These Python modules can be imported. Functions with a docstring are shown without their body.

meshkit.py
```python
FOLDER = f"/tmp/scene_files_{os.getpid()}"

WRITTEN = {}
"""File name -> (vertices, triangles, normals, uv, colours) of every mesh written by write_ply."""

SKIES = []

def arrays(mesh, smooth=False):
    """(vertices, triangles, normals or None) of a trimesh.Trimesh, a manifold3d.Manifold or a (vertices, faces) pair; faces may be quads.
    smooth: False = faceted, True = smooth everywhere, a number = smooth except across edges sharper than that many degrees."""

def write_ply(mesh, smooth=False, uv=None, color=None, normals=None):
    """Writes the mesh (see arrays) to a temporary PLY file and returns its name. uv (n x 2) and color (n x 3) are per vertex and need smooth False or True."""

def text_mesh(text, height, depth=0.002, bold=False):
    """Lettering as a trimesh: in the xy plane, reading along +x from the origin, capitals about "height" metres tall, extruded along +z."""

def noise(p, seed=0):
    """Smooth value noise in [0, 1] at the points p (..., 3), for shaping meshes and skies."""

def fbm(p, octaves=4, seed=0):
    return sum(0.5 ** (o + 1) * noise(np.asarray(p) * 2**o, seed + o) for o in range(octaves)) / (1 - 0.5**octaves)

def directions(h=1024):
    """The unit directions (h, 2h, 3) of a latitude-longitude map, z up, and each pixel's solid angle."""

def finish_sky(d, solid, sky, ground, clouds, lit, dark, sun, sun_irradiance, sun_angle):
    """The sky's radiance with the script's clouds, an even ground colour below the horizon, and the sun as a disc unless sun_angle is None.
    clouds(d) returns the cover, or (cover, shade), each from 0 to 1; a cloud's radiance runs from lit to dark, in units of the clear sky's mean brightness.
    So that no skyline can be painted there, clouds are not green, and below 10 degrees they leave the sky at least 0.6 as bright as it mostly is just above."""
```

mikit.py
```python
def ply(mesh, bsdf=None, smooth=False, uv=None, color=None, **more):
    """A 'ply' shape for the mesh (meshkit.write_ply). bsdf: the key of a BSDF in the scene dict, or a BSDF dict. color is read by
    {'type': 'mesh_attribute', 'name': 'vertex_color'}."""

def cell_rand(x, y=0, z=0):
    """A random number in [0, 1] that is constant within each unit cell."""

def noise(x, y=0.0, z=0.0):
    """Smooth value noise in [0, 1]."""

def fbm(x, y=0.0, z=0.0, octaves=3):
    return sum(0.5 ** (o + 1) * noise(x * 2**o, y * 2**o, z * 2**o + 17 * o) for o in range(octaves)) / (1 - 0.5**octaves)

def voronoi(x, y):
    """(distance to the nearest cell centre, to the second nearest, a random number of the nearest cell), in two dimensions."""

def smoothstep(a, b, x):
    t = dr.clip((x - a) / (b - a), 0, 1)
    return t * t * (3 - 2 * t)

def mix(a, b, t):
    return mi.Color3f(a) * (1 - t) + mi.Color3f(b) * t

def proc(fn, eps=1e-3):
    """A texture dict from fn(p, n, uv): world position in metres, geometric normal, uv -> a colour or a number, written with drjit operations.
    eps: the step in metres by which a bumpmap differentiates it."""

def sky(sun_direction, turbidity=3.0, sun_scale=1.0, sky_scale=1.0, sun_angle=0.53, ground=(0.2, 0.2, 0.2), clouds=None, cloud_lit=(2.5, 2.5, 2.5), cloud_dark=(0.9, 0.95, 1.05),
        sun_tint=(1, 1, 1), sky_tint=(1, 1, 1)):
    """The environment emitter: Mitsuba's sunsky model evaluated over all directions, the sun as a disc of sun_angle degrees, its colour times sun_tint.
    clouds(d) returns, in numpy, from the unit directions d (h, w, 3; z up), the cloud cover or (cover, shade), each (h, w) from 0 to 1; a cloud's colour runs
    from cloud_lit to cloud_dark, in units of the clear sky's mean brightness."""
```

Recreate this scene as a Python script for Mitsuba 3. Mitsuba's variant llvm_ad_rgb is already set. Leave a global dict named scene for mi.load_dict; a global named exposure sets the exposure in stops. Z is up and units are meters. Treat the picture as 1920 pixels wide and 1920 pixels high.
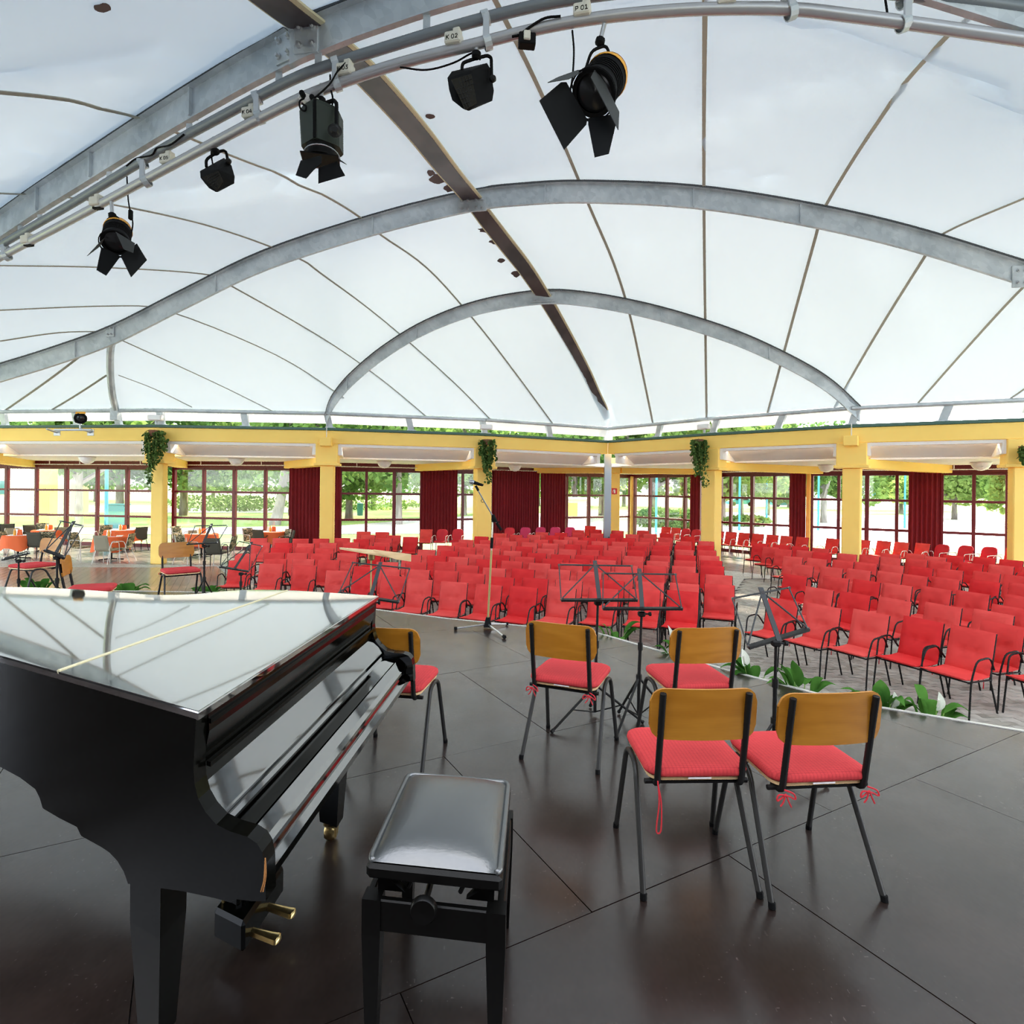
import math, random
import numpy as np
import trimesh
import mitsuba as mi
import drjit as dr
import mikit, meshkit
from mikit import noise, fbm, smoothstep, mix, voronoi, cell_rand
from scipy.interpolate import RBFInterpolator
from scipy.spatial import Delaunay
from shapely.geometry import Polygon, Point

T4 = mi.ScalarTransform4f
rng = np.random.default_rng(7)

# ------------------------------------------------------------------ camera, sky, exposure
FPX, CX, CY, ROLL, EYE = 1100.0, 960.0, 918.5, 0.0115, 2.15
STAGE = 0.60                                    # height of the stage floor; the hall floor is z = 0
scene = {'type': 'scene'}
labels = {}
scene['camera'] = {
    'type': 'perspective', 'fov': math.degrees(2 * math.atan(960 / FPX)), 'fov_axis': 'x',
    'near_clip': 0.05, 'far_clip': 400.0,
    'principal_point_offset_x': 0.0, 'principal_point_offset_y': (960 - CY) / 1920,
    'to_world': T4().look_at(origin=[0, 0, EYE], target=[0, 1, EYE], up=[-math.sin(ROLL), 0, math.cos(ROLL)]),
}
exposure = 4.85


def clouds(d):
    n = meshkit.fbm(d * 2.2 + 5.0, 4, seed=3)
    return np.clip((n - 0.28) * 3.2, 0, 1), np.clip((n - 0.55) * 1.5, 0, 1)


scene['sky'] = mikit.sky([0.32, 1.0, 0.78], turbidity=4.0, sun_scale=0.42, sky_scale=1.0, sun_angle=4.0,
                         ground=(0.25, 0.26, 0.2), clouds=clouds, cloud_lit=(1.35, 1.37, 1.4), cloud_dark=(1.0, 1.04, 1.1),
                         sky_tint=(1.0, 1.0, 1.0))


# ------------------------------------------------------------------ picture point -> place in the hall
def ray(px, py):
    dx, dy = px - CX, py - CY
    c, s = math.cos(ROLL), math.sin(ROLL)
    return np.array([(dx * c + dy * s) / FPX, 1.0, -(-dx * s + dy * c) / FPX])


def U(px, py, z):                                # the point at height z
    r = ray(px, py)
    return np.array([0, 0, EYE]) + r * ((z - EYE) / r[2])


def UD(px, py, D):                               # the point at depth D
    return np.array([0, 0, EYE]) + ray(px, py) * D


def UL(px, py, P, d):                            # the point in the upright plane through P along d
    r = ray(px, py)
    q = r[0] / r[1]
    t = (q * P[1] - P[0]) / (d[0] - q * d[1])
    D = P[1] + t * d[1]
    return np.array([0, 0, EYE]) + r * D


# ------------------------------------------------------------------ materials
def mat(name, d):
    scene[name] = d


def pr(color, rough=0.5, two=True, **k):
    c = color if isinstance(color, dict) else {'type': 'rgb', 'value': list(color)}
    b = {'type': 'principled', 'base_color': c, 'roughness': rough, **k}
    return {'type': 'twosided', 'b': b} if two else b


def tint(a, b, sx, sy=None, sz=None, lo=0.3, hi=0.7, octv=3):
    sy, sz = sy or sx, sz or sx
    return mikit.proc(lambda p, n, uv: mix(a, b, smoothstep(lo, hi, fbm(p.x * sx, p.y * sy, p.z * sz, octv))))


def f_stage(p, n, uv):
    g = fbm(p.x * 3, p.y * 3, 0, 4)
    fine = noise(p.x * 120, p.y * 60, 0)
    c = mix((0.013, 0.0075, 0.006), (0.026, 0.016, 0.013), smoothstep(0.3, 0.7, g) * 0.7 + fine * 0.3)
    speck = smoothstep(0.93, 0.97, noise(p.x * 90, p.y * 90, 3)) * smoothstep(0.6, 0.85, noise(p.x * 5, p.y * 5, 9))
    return mix(c, (0.09, 0.07, 0.065), speck * 0.6)


def f_stage_rough(p, n, uv):
    return 0.14 + 0.16 * fbm(p.x * 4, p.y * 4, 1, 3)


mat('m_stage', pr(mikit.proc(f_stage), mikit.proc(f_stage_rough), eta=1.8, sheen=0.6))
mat('m_trim', pr((0.62, 0.60, 0.54), 0.35, metallic=0.3))
mat('m_dark', pr((0.02, 0.018, 0.018), 0.7))
mat('m_paver', pr(tint((0.30, 0.285, 0.24), (0.41, 0.395, 0.34), 9), 0.6))
mat('m_paver_dark', pr(tint((0.21, 0.20, 0.165), (0.31, 0.295, 0.245), 11), 0.6))
mat('m_paver_pale', pr(tint((0.31, 0.30, 0.255), (0.41, 0.395, 0.34), 10), 0.6))


def f_floor(p, n, uv):
    row = dr.floor(p.y / 0.13)
    off = row * 0.5 - dr.floor(row * 0.5)
    cx = p.x / 0.22 + off
    r = cell_rand(dr.floor(cx), row)
    fx, fy = cx - dr.floor(cx), p.y / 0.13 - row
    j = dr.maximum(smoothstep(0.94, 0.985, dr.maximum(fx, 1 - fx)), smoothstep(0.90, 0.97, dr.maximum(fy, 1 - fy)))
    c = mix((0.31, 0.30, 0.265), (0.43, 0.42, 0.375), r * 0.6 + 0.4 * fbm(p.x * 4, p.y * 4, 0, 2))
    return mix(c, (0.15, 0.145, 0.12), j * 0.7)


mat('m_floor', pr(mikit.proc(f_floor), 0.4))


def f_boards(p, n, uv):
    u = (p.x * 0.9 + p.y * 0.43) / 0.14
    r = cell_rand(dr.floor(u), dr.floor((p.y * 0.9 - p.x * 0.43) / 1.4))
    f = u - dr.floor(u)
    g = fbm(u * 2.0, (p.y * 0.9 - p.x * 0.43) * 1.2, 0, 3)
    c = mix((0.15, 0.09, 0.065), (0.25, 0.165, 0.125), r * 0.35 + g * 0.65)
    return mix(c, (0.06, 0.03, 0.02), smoothstep(0.92, 0.98, dr.maximum(f, 1 - f)) * 0.7)


mat('m_boards', pr(mikit.proc(f_boards), 0.22, specular=0.7))


def f_gallery(p, n, uv):
    a, b = (p.x + p.y) / 0.62, (p.x - p.y) / 0.62
    fa, fb = a - dr.floor(a), b - dr.floor(b)
    j = smoothstep(0.955, 0.985, dr.maximum(dr.maximum(fa, 1 - fa), dr.maximum(fb, 1 - fb)))
    c = mix((0.15, 0.145, 0.14), (0.21, 0.20, 0.195), cell_rand(dr.floor(a), dr.floor(b)) * 0.5 + 0.5 * fbm(p.x * 5, p.y * 5, 0, 2))
    return mix(c, (0.06, 0.058, 0.055), j)


mat('m_gallery', pr(mikit.proc(f_gallery), 0.2, specular=0.6))
mat('m_yellow', pr(tint((0.90, 0.60, 0.135), (0.93, 0.63, 0.15), 1.2), 0.55))
mat('m_yellow_lamp', pr((0.72, 0.33, 0.03), 0.45))
mat('m_green_cap', pr((0.035, 0.095, 0.07), 0.4))
mat('m_white', pr((0.74, 0.72, 0.70), 0.6))
mat('m_plaster', pr((0.62, 0.59, 0.56), 0.7))
mat('m_red_frame', pr((0.11, 0.004, 0.008), 0.35))


def f_galv(p, n, uv):
    v1, v2, r = voronoi(p.x * 14 + p.z * 5, p.y * 14 + p.z * 11)
    g = fbm(p.x * 2.2, p.y * 2.2, p.z * 2.2, 3)
    return mix((0.36, 0.40, 0.43), (0.58, 0.62, 0.65), r * 0.35 + 0.65 * smoothstep(0.25, 0.75, g))


mat('m_galv', pr(mikit.proc(f_galv), 0.42, metallic=0.35))
mat('m_post', pr((0.30, 0.32, 0.34), 0.35, metallic=0.7))
mat('m_galv_dark', pr((0.05, 0.055, 0.06), 0.5, metallic=0.2))
mat('m_steel', pr((0.50, 0.52, 0.54), 0.32, metallic=0.7))
mat('m_chrome', pr((0.75, 0.75, 0.74), 0.2, metallic=0.95))
mat('m_pipe', pr((0.42, 0.42, 0.44), 0.4, metallic=0.55))
mat('m_pipe_dark', pr((0.19, 0.21, 0.23), 0.45, metallic=0.4))


def f_hip(p, n, uv):
    return mix((0.035, 0.022, 0.024), (0.075, 0.05, 0.052), smoothstep(0.3, 0.7, fbm(p.x * 3, p.y * 1.2, p.z * 3, 3)))


mat('m_hip', pr(mikit.proc(f_hip), 0.45))
mat('m_hip_edge', pr((0.55, 0.50, 0.33), 0.7))


def f_membrane(p, n, uv):
    g = fbm(p.x * 0.35, p.y * 0.35, p.z * 0.2, 3)
    return mix((0.465, 0.56, 0.635), (0.495, 0.585, 0.66), g)


mat('m_membrane', {'type': 'principledthin', 'base_color': mikit.proc(f_membrane), 'roughness': 0.8, 'diff_trans': 0.31, 'spec_trans': 0.0, 'eta': 1.3})
mat('m_valance', {'type': 'principledthin', 'base_color': {'type': 'rgb', 'value': [0.78, 0.77, 0.76]}, 'roughness': 0.8, 'diff_trans': 0.25, 'spec_trans': 0.0, 'eta': 1.3})
mat('m_seam', {'type': 'principledthin', 'base_color': {'type': 'rgb', 'value': [0.42, 0.41, 0.35]}, 'roughness': 0.8, 'diff_trans': 0.26, 'spec_trans': 0.0, 'eta': 1.3})
mat('m_glass', {'type': 'thindielectric', 'int_ior': 1.5})


def f_lacquer(p, n, uv):
    return mi.Color3f(0.006, 0.006, 0.006)


mat('m_lacquer', {'type': 'twosided', 'b': {'type': 'roughplastic', 'distribution': 'ggx', 'int_ior': 1.26, 'alpha': 0.02, 'diffuse_reflectance': {'type': 'rgb', 'value': [0.002, 0.002, 0.0015]}, 'nonlinear': False}})
mat('m_lid', pr((0.66, 0.66, 0.65), 0.03, metallic=1.0))
mat('m_cover', pr((0.34, 0.34, 0.34), 0.04, metallic=1.0))
mat('m_brass', pr((0.90, 0.68, 0.30), 0.25, metallic=1.0))
mat('m_hinge', pr((0.86, 0.78, 0.50), 0.4, metallic=0.6))
mat('m_brass_dull', pr((0.46, 0.36, 0.15), 0.4, metallic=0.7))
mat('m_cord', pr((0.36, 0.15, 0.04), 0.8))
mat('m_black_wood', pr((0.003, 0.0028, 0.0025), 0.35, specular=0.2))


def f_leather(p, n, uv):
    return 0.0006 * fbm(p.x * 260, p.y * 260, p.z * 260, 2) + 0.0012 * fbm(p.x * 22, p.y * 22, p.z * 22, 3)


mat('m_leather', {'type': 'twosided', 'b': {'type': 'bumpmap', 'scale': 1.0, 't': mikit.proc(f_leather, 2e-3),
                                          'b': pr((0.03, 0.033, 0.033), 0.33, two=False, eta=2.4)}})
mat('m_black_metal', pr((0.008, 0.0075, 0.007), 0.45, specular=0.25))
mat('m_black_paint', pr((0.0035, 0.0035, 0.0038), 0.6, specular=0.12))
mat('m_grey_metal', pr((0.045, 0.047, 0.047), 0.5, specular=0.25))
mat('m_grey_tube', pr((0.018, 0.017, 0.015), 0.38, specular=0.35))


def woodfn(a, b, s):
    def f(p, n, uv):
        w = fbm(p.x * 2.5 * s, p.y * 2.5 * s, p.z * 9 * s, 3)
        ring = 0.5 + 0.5 * dr.sin(w * 22 + p.z * 30)
        return mix(a, b, 0.55 * w + 0.3 * ring + 0.15 * noise(p.x * 30, p.y * 30, p.z * 260))
    return mikit.proc(f)


mat('m_back_wood', pr(woodfn((0.33, 0.115, 0.007), (0.47, 0.20, 0.022), 1.0), 0.35))
mat('m_pale_wood', pr(woodfn((0.64, 0.41, 0.19), (0.78, 0.55, 0.30), 1.0), 0.4))
mat('m_edge_wood', pr((0.66, 0.46, 0.25), 0.5))


def f_weave(p, n, uv):
    return 0.0035 * (0.5 + 0.5 * dr.sin(uv.x * 150) * dr.sin(uv.y * 150))


def f_check(p, n, uv):
    a = dr.abs(dr.sin(uv.x * 210)) * dr.abs(dr.sin(uv.y * 260))
    return mix((0.42, 0.022, 0.026), (0.56, 0.040, 0.042), smoothstep(0.0, 0.5, a) * 0.7 + 0.3 * noise(uv.x * 60, uv.y * 300, 0))


mat('m_stage_cushion', pr(mikit.proc(f_check), 0.85))
for i, (a, b) in enumerate([((0.62, 0.032, 0.028), (0.69, 0.046, 0.040)), ((0.66, 0.052, 0.044), (0.72, 0.072, 0.060)), ((0.60, 0.012, 0.014), (0.66, 0.018, 0.018))]):
    mat(f'm_red_{i}', pr(tint(a, b, 6), 0.8))
mat('m_red_tie', pr((0.55, 0.02, 0.03), 0.8))
mat('m_round_red', pr((0.56, 0.012, 0.025), 0.6))
mat('m_round_pink', pr((0.62, 0.03, 0.12), 0.6))


def f_curtain(p, n, uv):
    return mix((0.135, 0.004, 0.008), (0.20, 0.006, 0.012), fbm(p.x * 3, p.y * 3, p.z * 0.6, 2))


mat('m_curtain', pr(mikit.proc(f_curtain), 0.85, sheen=0.3))
mat('m_leaf', {'type': 'principledthin', 'base_color': tint((0.035, 0.11, 0.018), (0.10, 0.25, 0.045), 5), 'roughness': 0.4, 'diff_trans': 0.5, 'spec_trans': 0.0, 'eta': 1.4})
mat('m_ivy', {'type': 'principledthin', 'base_color': tint((0.04, 0.085, 0.02), (0.10, 0.16, 0.045), 9), 'roughness': 0.5, 'diff_trans': 0.4, 'spec_trans': 0.0, 'eta': 1.4})
mat('m_lily', {'type': 'principledthin', 'base_color': {'type': 'rgb', 'value': [0.82, 0.84, 0.72]}, 'roughness': 0.5, 'diff_trans': 0.6, 'spec_trans': 0.0, 'eta': 1.4})
mat('m_stem', pr((0.20, 0.34, 0.07), 0.6))
mat('m_soil', pr((0.05, 0.035, 0.025), 0.9))
mat('m_pot', pr((0.22, 0.09, 0.05), 0.8))
for i, (a, b) in enumerate([((0.10, 0.20, 0.05), (0.26, 0.42, 0.12)), ((0.08, 0.17, 0.05), (0.20, 0.36, 0.11)), ((0.16, 0.27, 0.07), (0.36, 0.50, 0.16))]):
    mat(f'm_foliage_{i}', {'type': 'principledthin', 'base_color': tint(a, b, 0.7), 'roughness': 0.6, 'diff_trans': 0.8, 'spec_trans': 0.0, 'eta': 1.4})
mat('m_bark', pr(tint((0.14, 0.12, 0.10), (0.27, 0.24, 0.21), 4, 4, 1.2), 0.9))
mat('m_bark_pale', pr(tint((0.30, 0.28, 0.25), (0.46, 0.44, 0.40), 4, 4, 1.2), 0.9))


def f_lawn(p, n, uv):
    g = fbm(p.x * 0.3, p.y * 0.3, 0, 3)
    return mix((0.20, 0.33, 0.09), (0.36, 0.50, 0.17), g * 0.7 + 0.3 * noise(p.x * 6, p.y * 6, 0))


mat('m_lawn', pr(mikit.proc(f_lawn), 0.9))
mat('m_path', pr(tint((0.56, 0.54, 0.50), (0.66, 0.64, 0.60), 0.6), 0.9))
mat('m_blue_post', pr((0.06, 0.36, 0.52), 0.5))
mat('m_teal', pr((0.03, 0.20, 0.21), 0.5))
mat('m_house', pr((0.80, 0.72, 0.50), 0.8))
mat('m_house_white', pr((0.84, 0.83, 0.80), 0.8))
mat('m_orange', pr((0.72, 0.13, 0.035), 0.8))
mat('m_cloth_white', pr((0.80, 0.77, 0.76), 0.8))
mat('m_white_tube', pr((0.66, 0.63, 0.57), 0.35))


def f_pattern(p, n, uv):
    v1, v2, r = voronoi(uv.x * 9, uv.y * 9)
    c = mix((0.16, 0.14, 0.08), (0.50, 0.42, 0.26), r)
    return mix(c, (0.05, 0.06, 0.03), smoothstep(0.55, 0.62, noise(uv.x * 14, uv.y * 14, 4)))


mat('m_pattern', pr(mikit.proc(f_pattern), 0.85))
mat('m_olive', pr((0.055, 0.05, 0.033), 0.8))
mat('m_tan', pr((0.25, 0.22, 0.15), 0.8))
mat('m_globe', pr((0.80, 0.80, 0.80), 0.3))
mat('m_sign_red', pr((0.55, 0.02, 0.02), 0.4))
mat('m_ivory', pr((0.62, 0.60, 0.52), 0.5))
mat('m_lamp_grey', pr((0.030, 0.038, 0.032), 0.5, specular=0.2))
mat('m_lens', pr((0.012, 0.012, 0.013), 0.15, specular=0.4))
mat('m_mesh', pr((0.014, 0.012, 0.008), 0.6, specular=0.15))
mat('m_mic', pr((0.36, 0.37, 0.38), 0.35, metallic=0.8))
mat('m_peel', pr((0.10, 0.07, 0.07), 0.8))


# ------------------------------------------------------------------ mesh tools
def cat(ms):
    ms = [m for m in ms if m is not None]
    v, f, n = [], [], 0
    for m in ms:
        mv, mf = (m.vertices, m.faces) if hasattr(m, 'vertices') else m
        v.append(np.asarray(mv)); f.append(np.asarray(mf) + n); n += len(mv)
    return np.vstack(v), np.vstack(f)


def rotz(a):
    c, s = math.cos(a), math.sin(a)
    return np.array([[c, -s, 0], [s, c, 0], [0, 0, 1.0]])


def box(c, s, R=None, ch=0.0):
    """A box with centre c, size s; ch chamfers its upright and level edges."""
    s = np.asarray(s, float) / 2
    if ch > 0:
        ch = min(ch, 0.45 * s.min() * 2)
        pts = []
        for sx in (-1, 1):
            for sy in (-1, 1):
                for sz in (-1, 1):
                    for k in range(3):
                        p = np.array([sx, sy, sz]) * (s - ch)
                        p[k] = [sx, sy, sz][k] * s[k]
                        pts.append(p)
        m = trimesh.convex.convex_hull(np.array(pts))
        v, f = np.array(m.vertices), np.array(m.faces)
    else:
        m = trimesh.creation.box(2 * s)
        v, f = np.array(m.vertices), np.array(m.faces)
    if R is not None:
        v = v @ np.asarray(R).T
    return v + np.asarray(c, float), f


def hull(pts):
    m = trimesh.convex.convex_hull(np.asarray(pts, float))
    return np.array(m.vertices), np.array(m.faces)


def tube(pts, r, n=8, caps=True, closed=False):
    p = np.asarray(pts, float)
    rr = np.broadcast_to(np.asarray(r, float), (len(p),))
    if closed:
        t = np.roll(p, -1, 0) - np.roll(p, 1, 0)
    else:
        t = np.gradient(p, axis=0)
    t /= np.linalg.norm(t, axis=1, keepdims=True) + 1e-12
    ref = np.array([0, 0, 1.0]) if abs(t[0][2]) < 0.9 else np.array([1.0, 0, 0])
    a = np.cross(t[0], ref); a /= np.linalg.norm(a)
    fr = []
    for k in range(len(p)):
        a = a - t[k] * (a @ t[k]); a /= np.linalg.norm(a) + 1e-12
        fr.append((a, np.cross(t[k], a)))
    ang = np.arange(n) * 2 * np.pi / n + np.pi / n
    v = np.vstack([p[k] + rr[k] * (np.cos(ang)[:, None] * fr[k][0] + np.sin(ang)[:, None] * fr[k][1]) for k in range(len(p))])
    f = []
    m = len(p) if closed else len(p) - 1
    for k in range(m):
        k2 = (k + 1) % len(p)
        for j in range(n):
            j2 = (j + 1) % n
            f += [[k * n + j, k * n + j2, k2 * n + j2], [k * n + j, k2 * n + j2, k2 * n + j]]
    if caps and not closed:
        for k, o in ((0, -1), (len(p) - 1, 1)):
            for j in range(1, n - 1):
                f.append([k * n, k * n + j, k * n + j + 1] if o > 0 else [k * n, k * n + j + 1, k * n + j])
    return v, np.array(f)


def curve(pts, n=6):
    """Catmull-Rom through the points."""
    p = np.asarray(pts, float)
    q = np.vstack([2 * p[0] - p[1], p, 2 * p[-1] - p[-2]])
    out = []
    for i in range(1, len(q) - 2):
        for t in np.linspace(0, 1, n, endpoint=False):
            out.append(0.5 * ((2 * q[i]) + (-q[i - 1] + q[i + 1]) * t + (2 * q[i - 1] - 5 * q[i] + 4 * q[i + 1] - q[i + 2]) * t ** 2 + (-q[i - 1] + 3 * q[i] - 3 * q[i + 1] + q[i + 2]) * t ** 3))
    out.append(p[-1])
    return np.array(out)


def bend(pts, r, n=4):
    """The polyline with its corners rounded by r."""
    p = np.asarray(pts, float)
    out = [p[0]]
    for i in range(1, len(p) - 1):
        a, b = p[i - 1] - p[i], p[i + 1] - p[i]
        la, lb = np.linalg.norm(a), np.linalg.norm(b)
        k = min(r, la * 0.45, lb * 0.45)
        A, B = p[i] + a / la * k, p[i] + b / lb * k
        for t in np.linspace(0, 1, n + 1):
            out.append((1 - t) ** 2 * A + 2 * t * (1 - t) * p[i] + t * t * B)
    out.append(p[-1])
    return np.array(out)


def prism(poly, fn0, fn1):
    """A closed solid from a plane outline: fn0 and fn1 map its points (n, 2) to the two faces in space."""
    g = Polygon(poly)
    if not g.exterior.is_ccw:
        poly = list(poly)[::-1]
    v2, f2 = trimesh.creation.triangulate_polygon(Polygon(poly), engine='earcut')
    v2, f2 = np.asarray(v2)[:, :2], np.asarray(f2)
    n = len(v2)
    A, B = fn0(v2), fn1(v2)
    q = np.asarray(poly, float)
    A2, B2 = fn0(q), fn1(q)
    m = len(q)
    f = [f2[:, ::-1], f2 + n]
    side = []
    for i in range(m):
        j = (i + 1) % m
        side += [[2 * n + i, 2 * n + j, 2 * n + m + j], [2 * n + i, 2 * n + m + j, 2 * n + m + i]]
    return np.vstack([A, B, A2, B2]), np.vstack(f + [np.array(side)])


def slab(poly, z0, z1):
    return prism(poly, lambda q: np.c_[q, np.full(len(q), z0)], lambda q: np.c_[q, np.full(len(q), z1)])


def lathe(prof, n=16, P0=None, P1=None):
    """prof: (s, r) along the axis from P0 to P1 (s in metres from P0), or along z."""
    prof = np.asarray(prof, float)
    ang = np.arange(n) * 2 * np.pi / n
    if P0 is None:
        o, ax = np.zeros(3), np.array([0, 0, 1.0])
    else:
        o = np.asarray(P0, float); ax = np.asarray(P1, float) - o; ax /= np.linalg.norm(ax)
    a = np.cross(ax, [0, 0, 1.0]) if abs(ax[2]) < 0.95 else np.array([1.0, 0, 0])
    a = a - ax * (a @ ax); a /= np.linalg.norm(a); b = np.cross(ax, a)
    v = np.vstack([o + ax * s + r * (np.cos(ang)[:, None] * a + np.sin(ang)[:, None] * b) for s, r in prof])
    f = []
    for k in range(len(prof) - 1):
        for j in range(n):
            j2 = (j + 1) % n
            f += [[k * n + j, k * n + j2, (k + 1) * n + j2], [k * n + j, (k + 1) * n + j2, (k + 1) * n + j]]
    return v, np.array(f)


def sheet(P, thick):
    """A flat plate with the corner points P (in order), thick metres thick."""
    P = np.asarray(P, float)
    c = P.mean(0)
    u, s, vt = np.linalg.svd(P - c)
    a, b, nn = vt
    q = np.c_[(P - c) @ a, (P - c) @ b]
    up = lambda h: (lambda x: c + x[:, :1] * a + x[:, 1:2] * b + nn * h)
    return prism(q, up(-thick / 2), up(thick / 2))


def sweep(P, sec, up=(0, 0, 1.0), caps=True):
    """A section (n, 2: sideways, upward) swept along P, kept upright."""
    P = np.asarray(P, float)
    t = np.gradient(P, axis=0)
    t[:, 2] = 0
    t /= np.linalg.norm(t, axis=1, keepdims=True) + 1e-12
    side = np.c_[t[:, 1], -t[:, 0], np.zeros(len(P))]
    sec = np.asarray(sec, float)
    g = Polygon(sec)
    if not g.exterior.is_ccw:
        sec = sec[::-1]
    n = len(sec)
    v = np.vstack([P[k] + sec[:, :1] * side[k] + sec[:, 1:2] * np.asarray(up) for k in range(len(P))])
    f = []
    for k in range(len(P) - 1):
        for j in range(n):
            j2 = (j + 1) % n
            f += [[k * n + j, (k + 1) * n + j2, k * n + j2], [k * n + j, (k + 1) * n + j, (k + 1) * n + j2]]
    if caps:
        v2, f2 = trimesh.creation.triangulate_polygon(Polygon(sec), engine='earcut')
        v2, f2 = np.asarray(v2)[:, :2], np.asarray(f2)
        for k, o in ((0, 1), (len(P) - 1, -1)):
            f2k = f2[:, ::o] + len(v)
            v = np.vstack([v, P[k] + v2[:, :1] * side[k] + v2[:, 1:2] * np.asarray(up)])
            f += f2k.tolist()
    return v, np.array(f)


# ------------------------------------------------------------------ naming
COUNT = {}


def thing(name, label, cat_, group=None, kind=None):
    k = name
    if k in labels:
        i = COUNT.get(name, 0) + 1
        COUNT[name] = i
        k = f'{name}_{i:03d}'
    labels[k] = {'label': label}
    if cat_:
        labels[k]['category'] = cat_
    if group:
        labels[k]['group'] = group
    if kind:
        labels[k]['kind'] = kind
    return k


def put(parent, name, mesh, m, smooth=False, label=None, kind=None, **k):
    """One entry: a part under its parent, or the thing's own mesh when name is None."""
    if name is None:
        key = parent
    else:
        base = f'{parent}__{name}'
        key = base
        if key in scene:
            i = COUNT.get(base, 0) + 1
            COUNT[base] = i
            key = f'{base}_{i:03d}'
    d = mesh if isinstance(mesh, dict) else mikit.ply(mesh, m, smooth=smooth, **k)
    scene[key] = d
    if label or kind:
        labels.setdefault(key, {})
        if label:
            labels[key]['label'] = label
        if kind:
            labels[key]['kind'] = kind
    return key


def placed(d, M, m=None):
    e = {**d, 'to_world': T4(M.tolist())}
    if m:
        e['bsdf'] = {'type': 'ref', 'id': m}
    return e


def M4(R, t):
    M = np.eye(4); M[:3, :3] = R; M[:3, 3] = t
    return M

# ================================================================== the hall: walls of the court, gallery, roof
ZT, ZB, ZRING, ZCEIL = 3.81, 3.37, 4.20, 3.00
NL = [(1140, 826), (910, 812.5), (613, 802), (290, 796.3), (-40, 798), (-420, 806)]
NR = [(1140, 826), (1328, 812), (1597, 796), (1925, 784), (2330, 774)]
PL = [U(x, y, ZT)[:2] for x, y in NL]
PR = [U(x, y, ZT)[:2] for x, y in NR]
# window wall, further out
WPX = [(-420, 22.6), (-100, 21.6), (100, 21.2), (560, 19.6), (890, 21.4), (1100, 24.0), (1184, 25.2), (1300, 22.4), (1480, 19.5), (1900, 16.1), (2330, 13.9)]
WP = [np.array([ray(x, CY)[0] * D, D]) for x, D in WPX]


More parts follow.
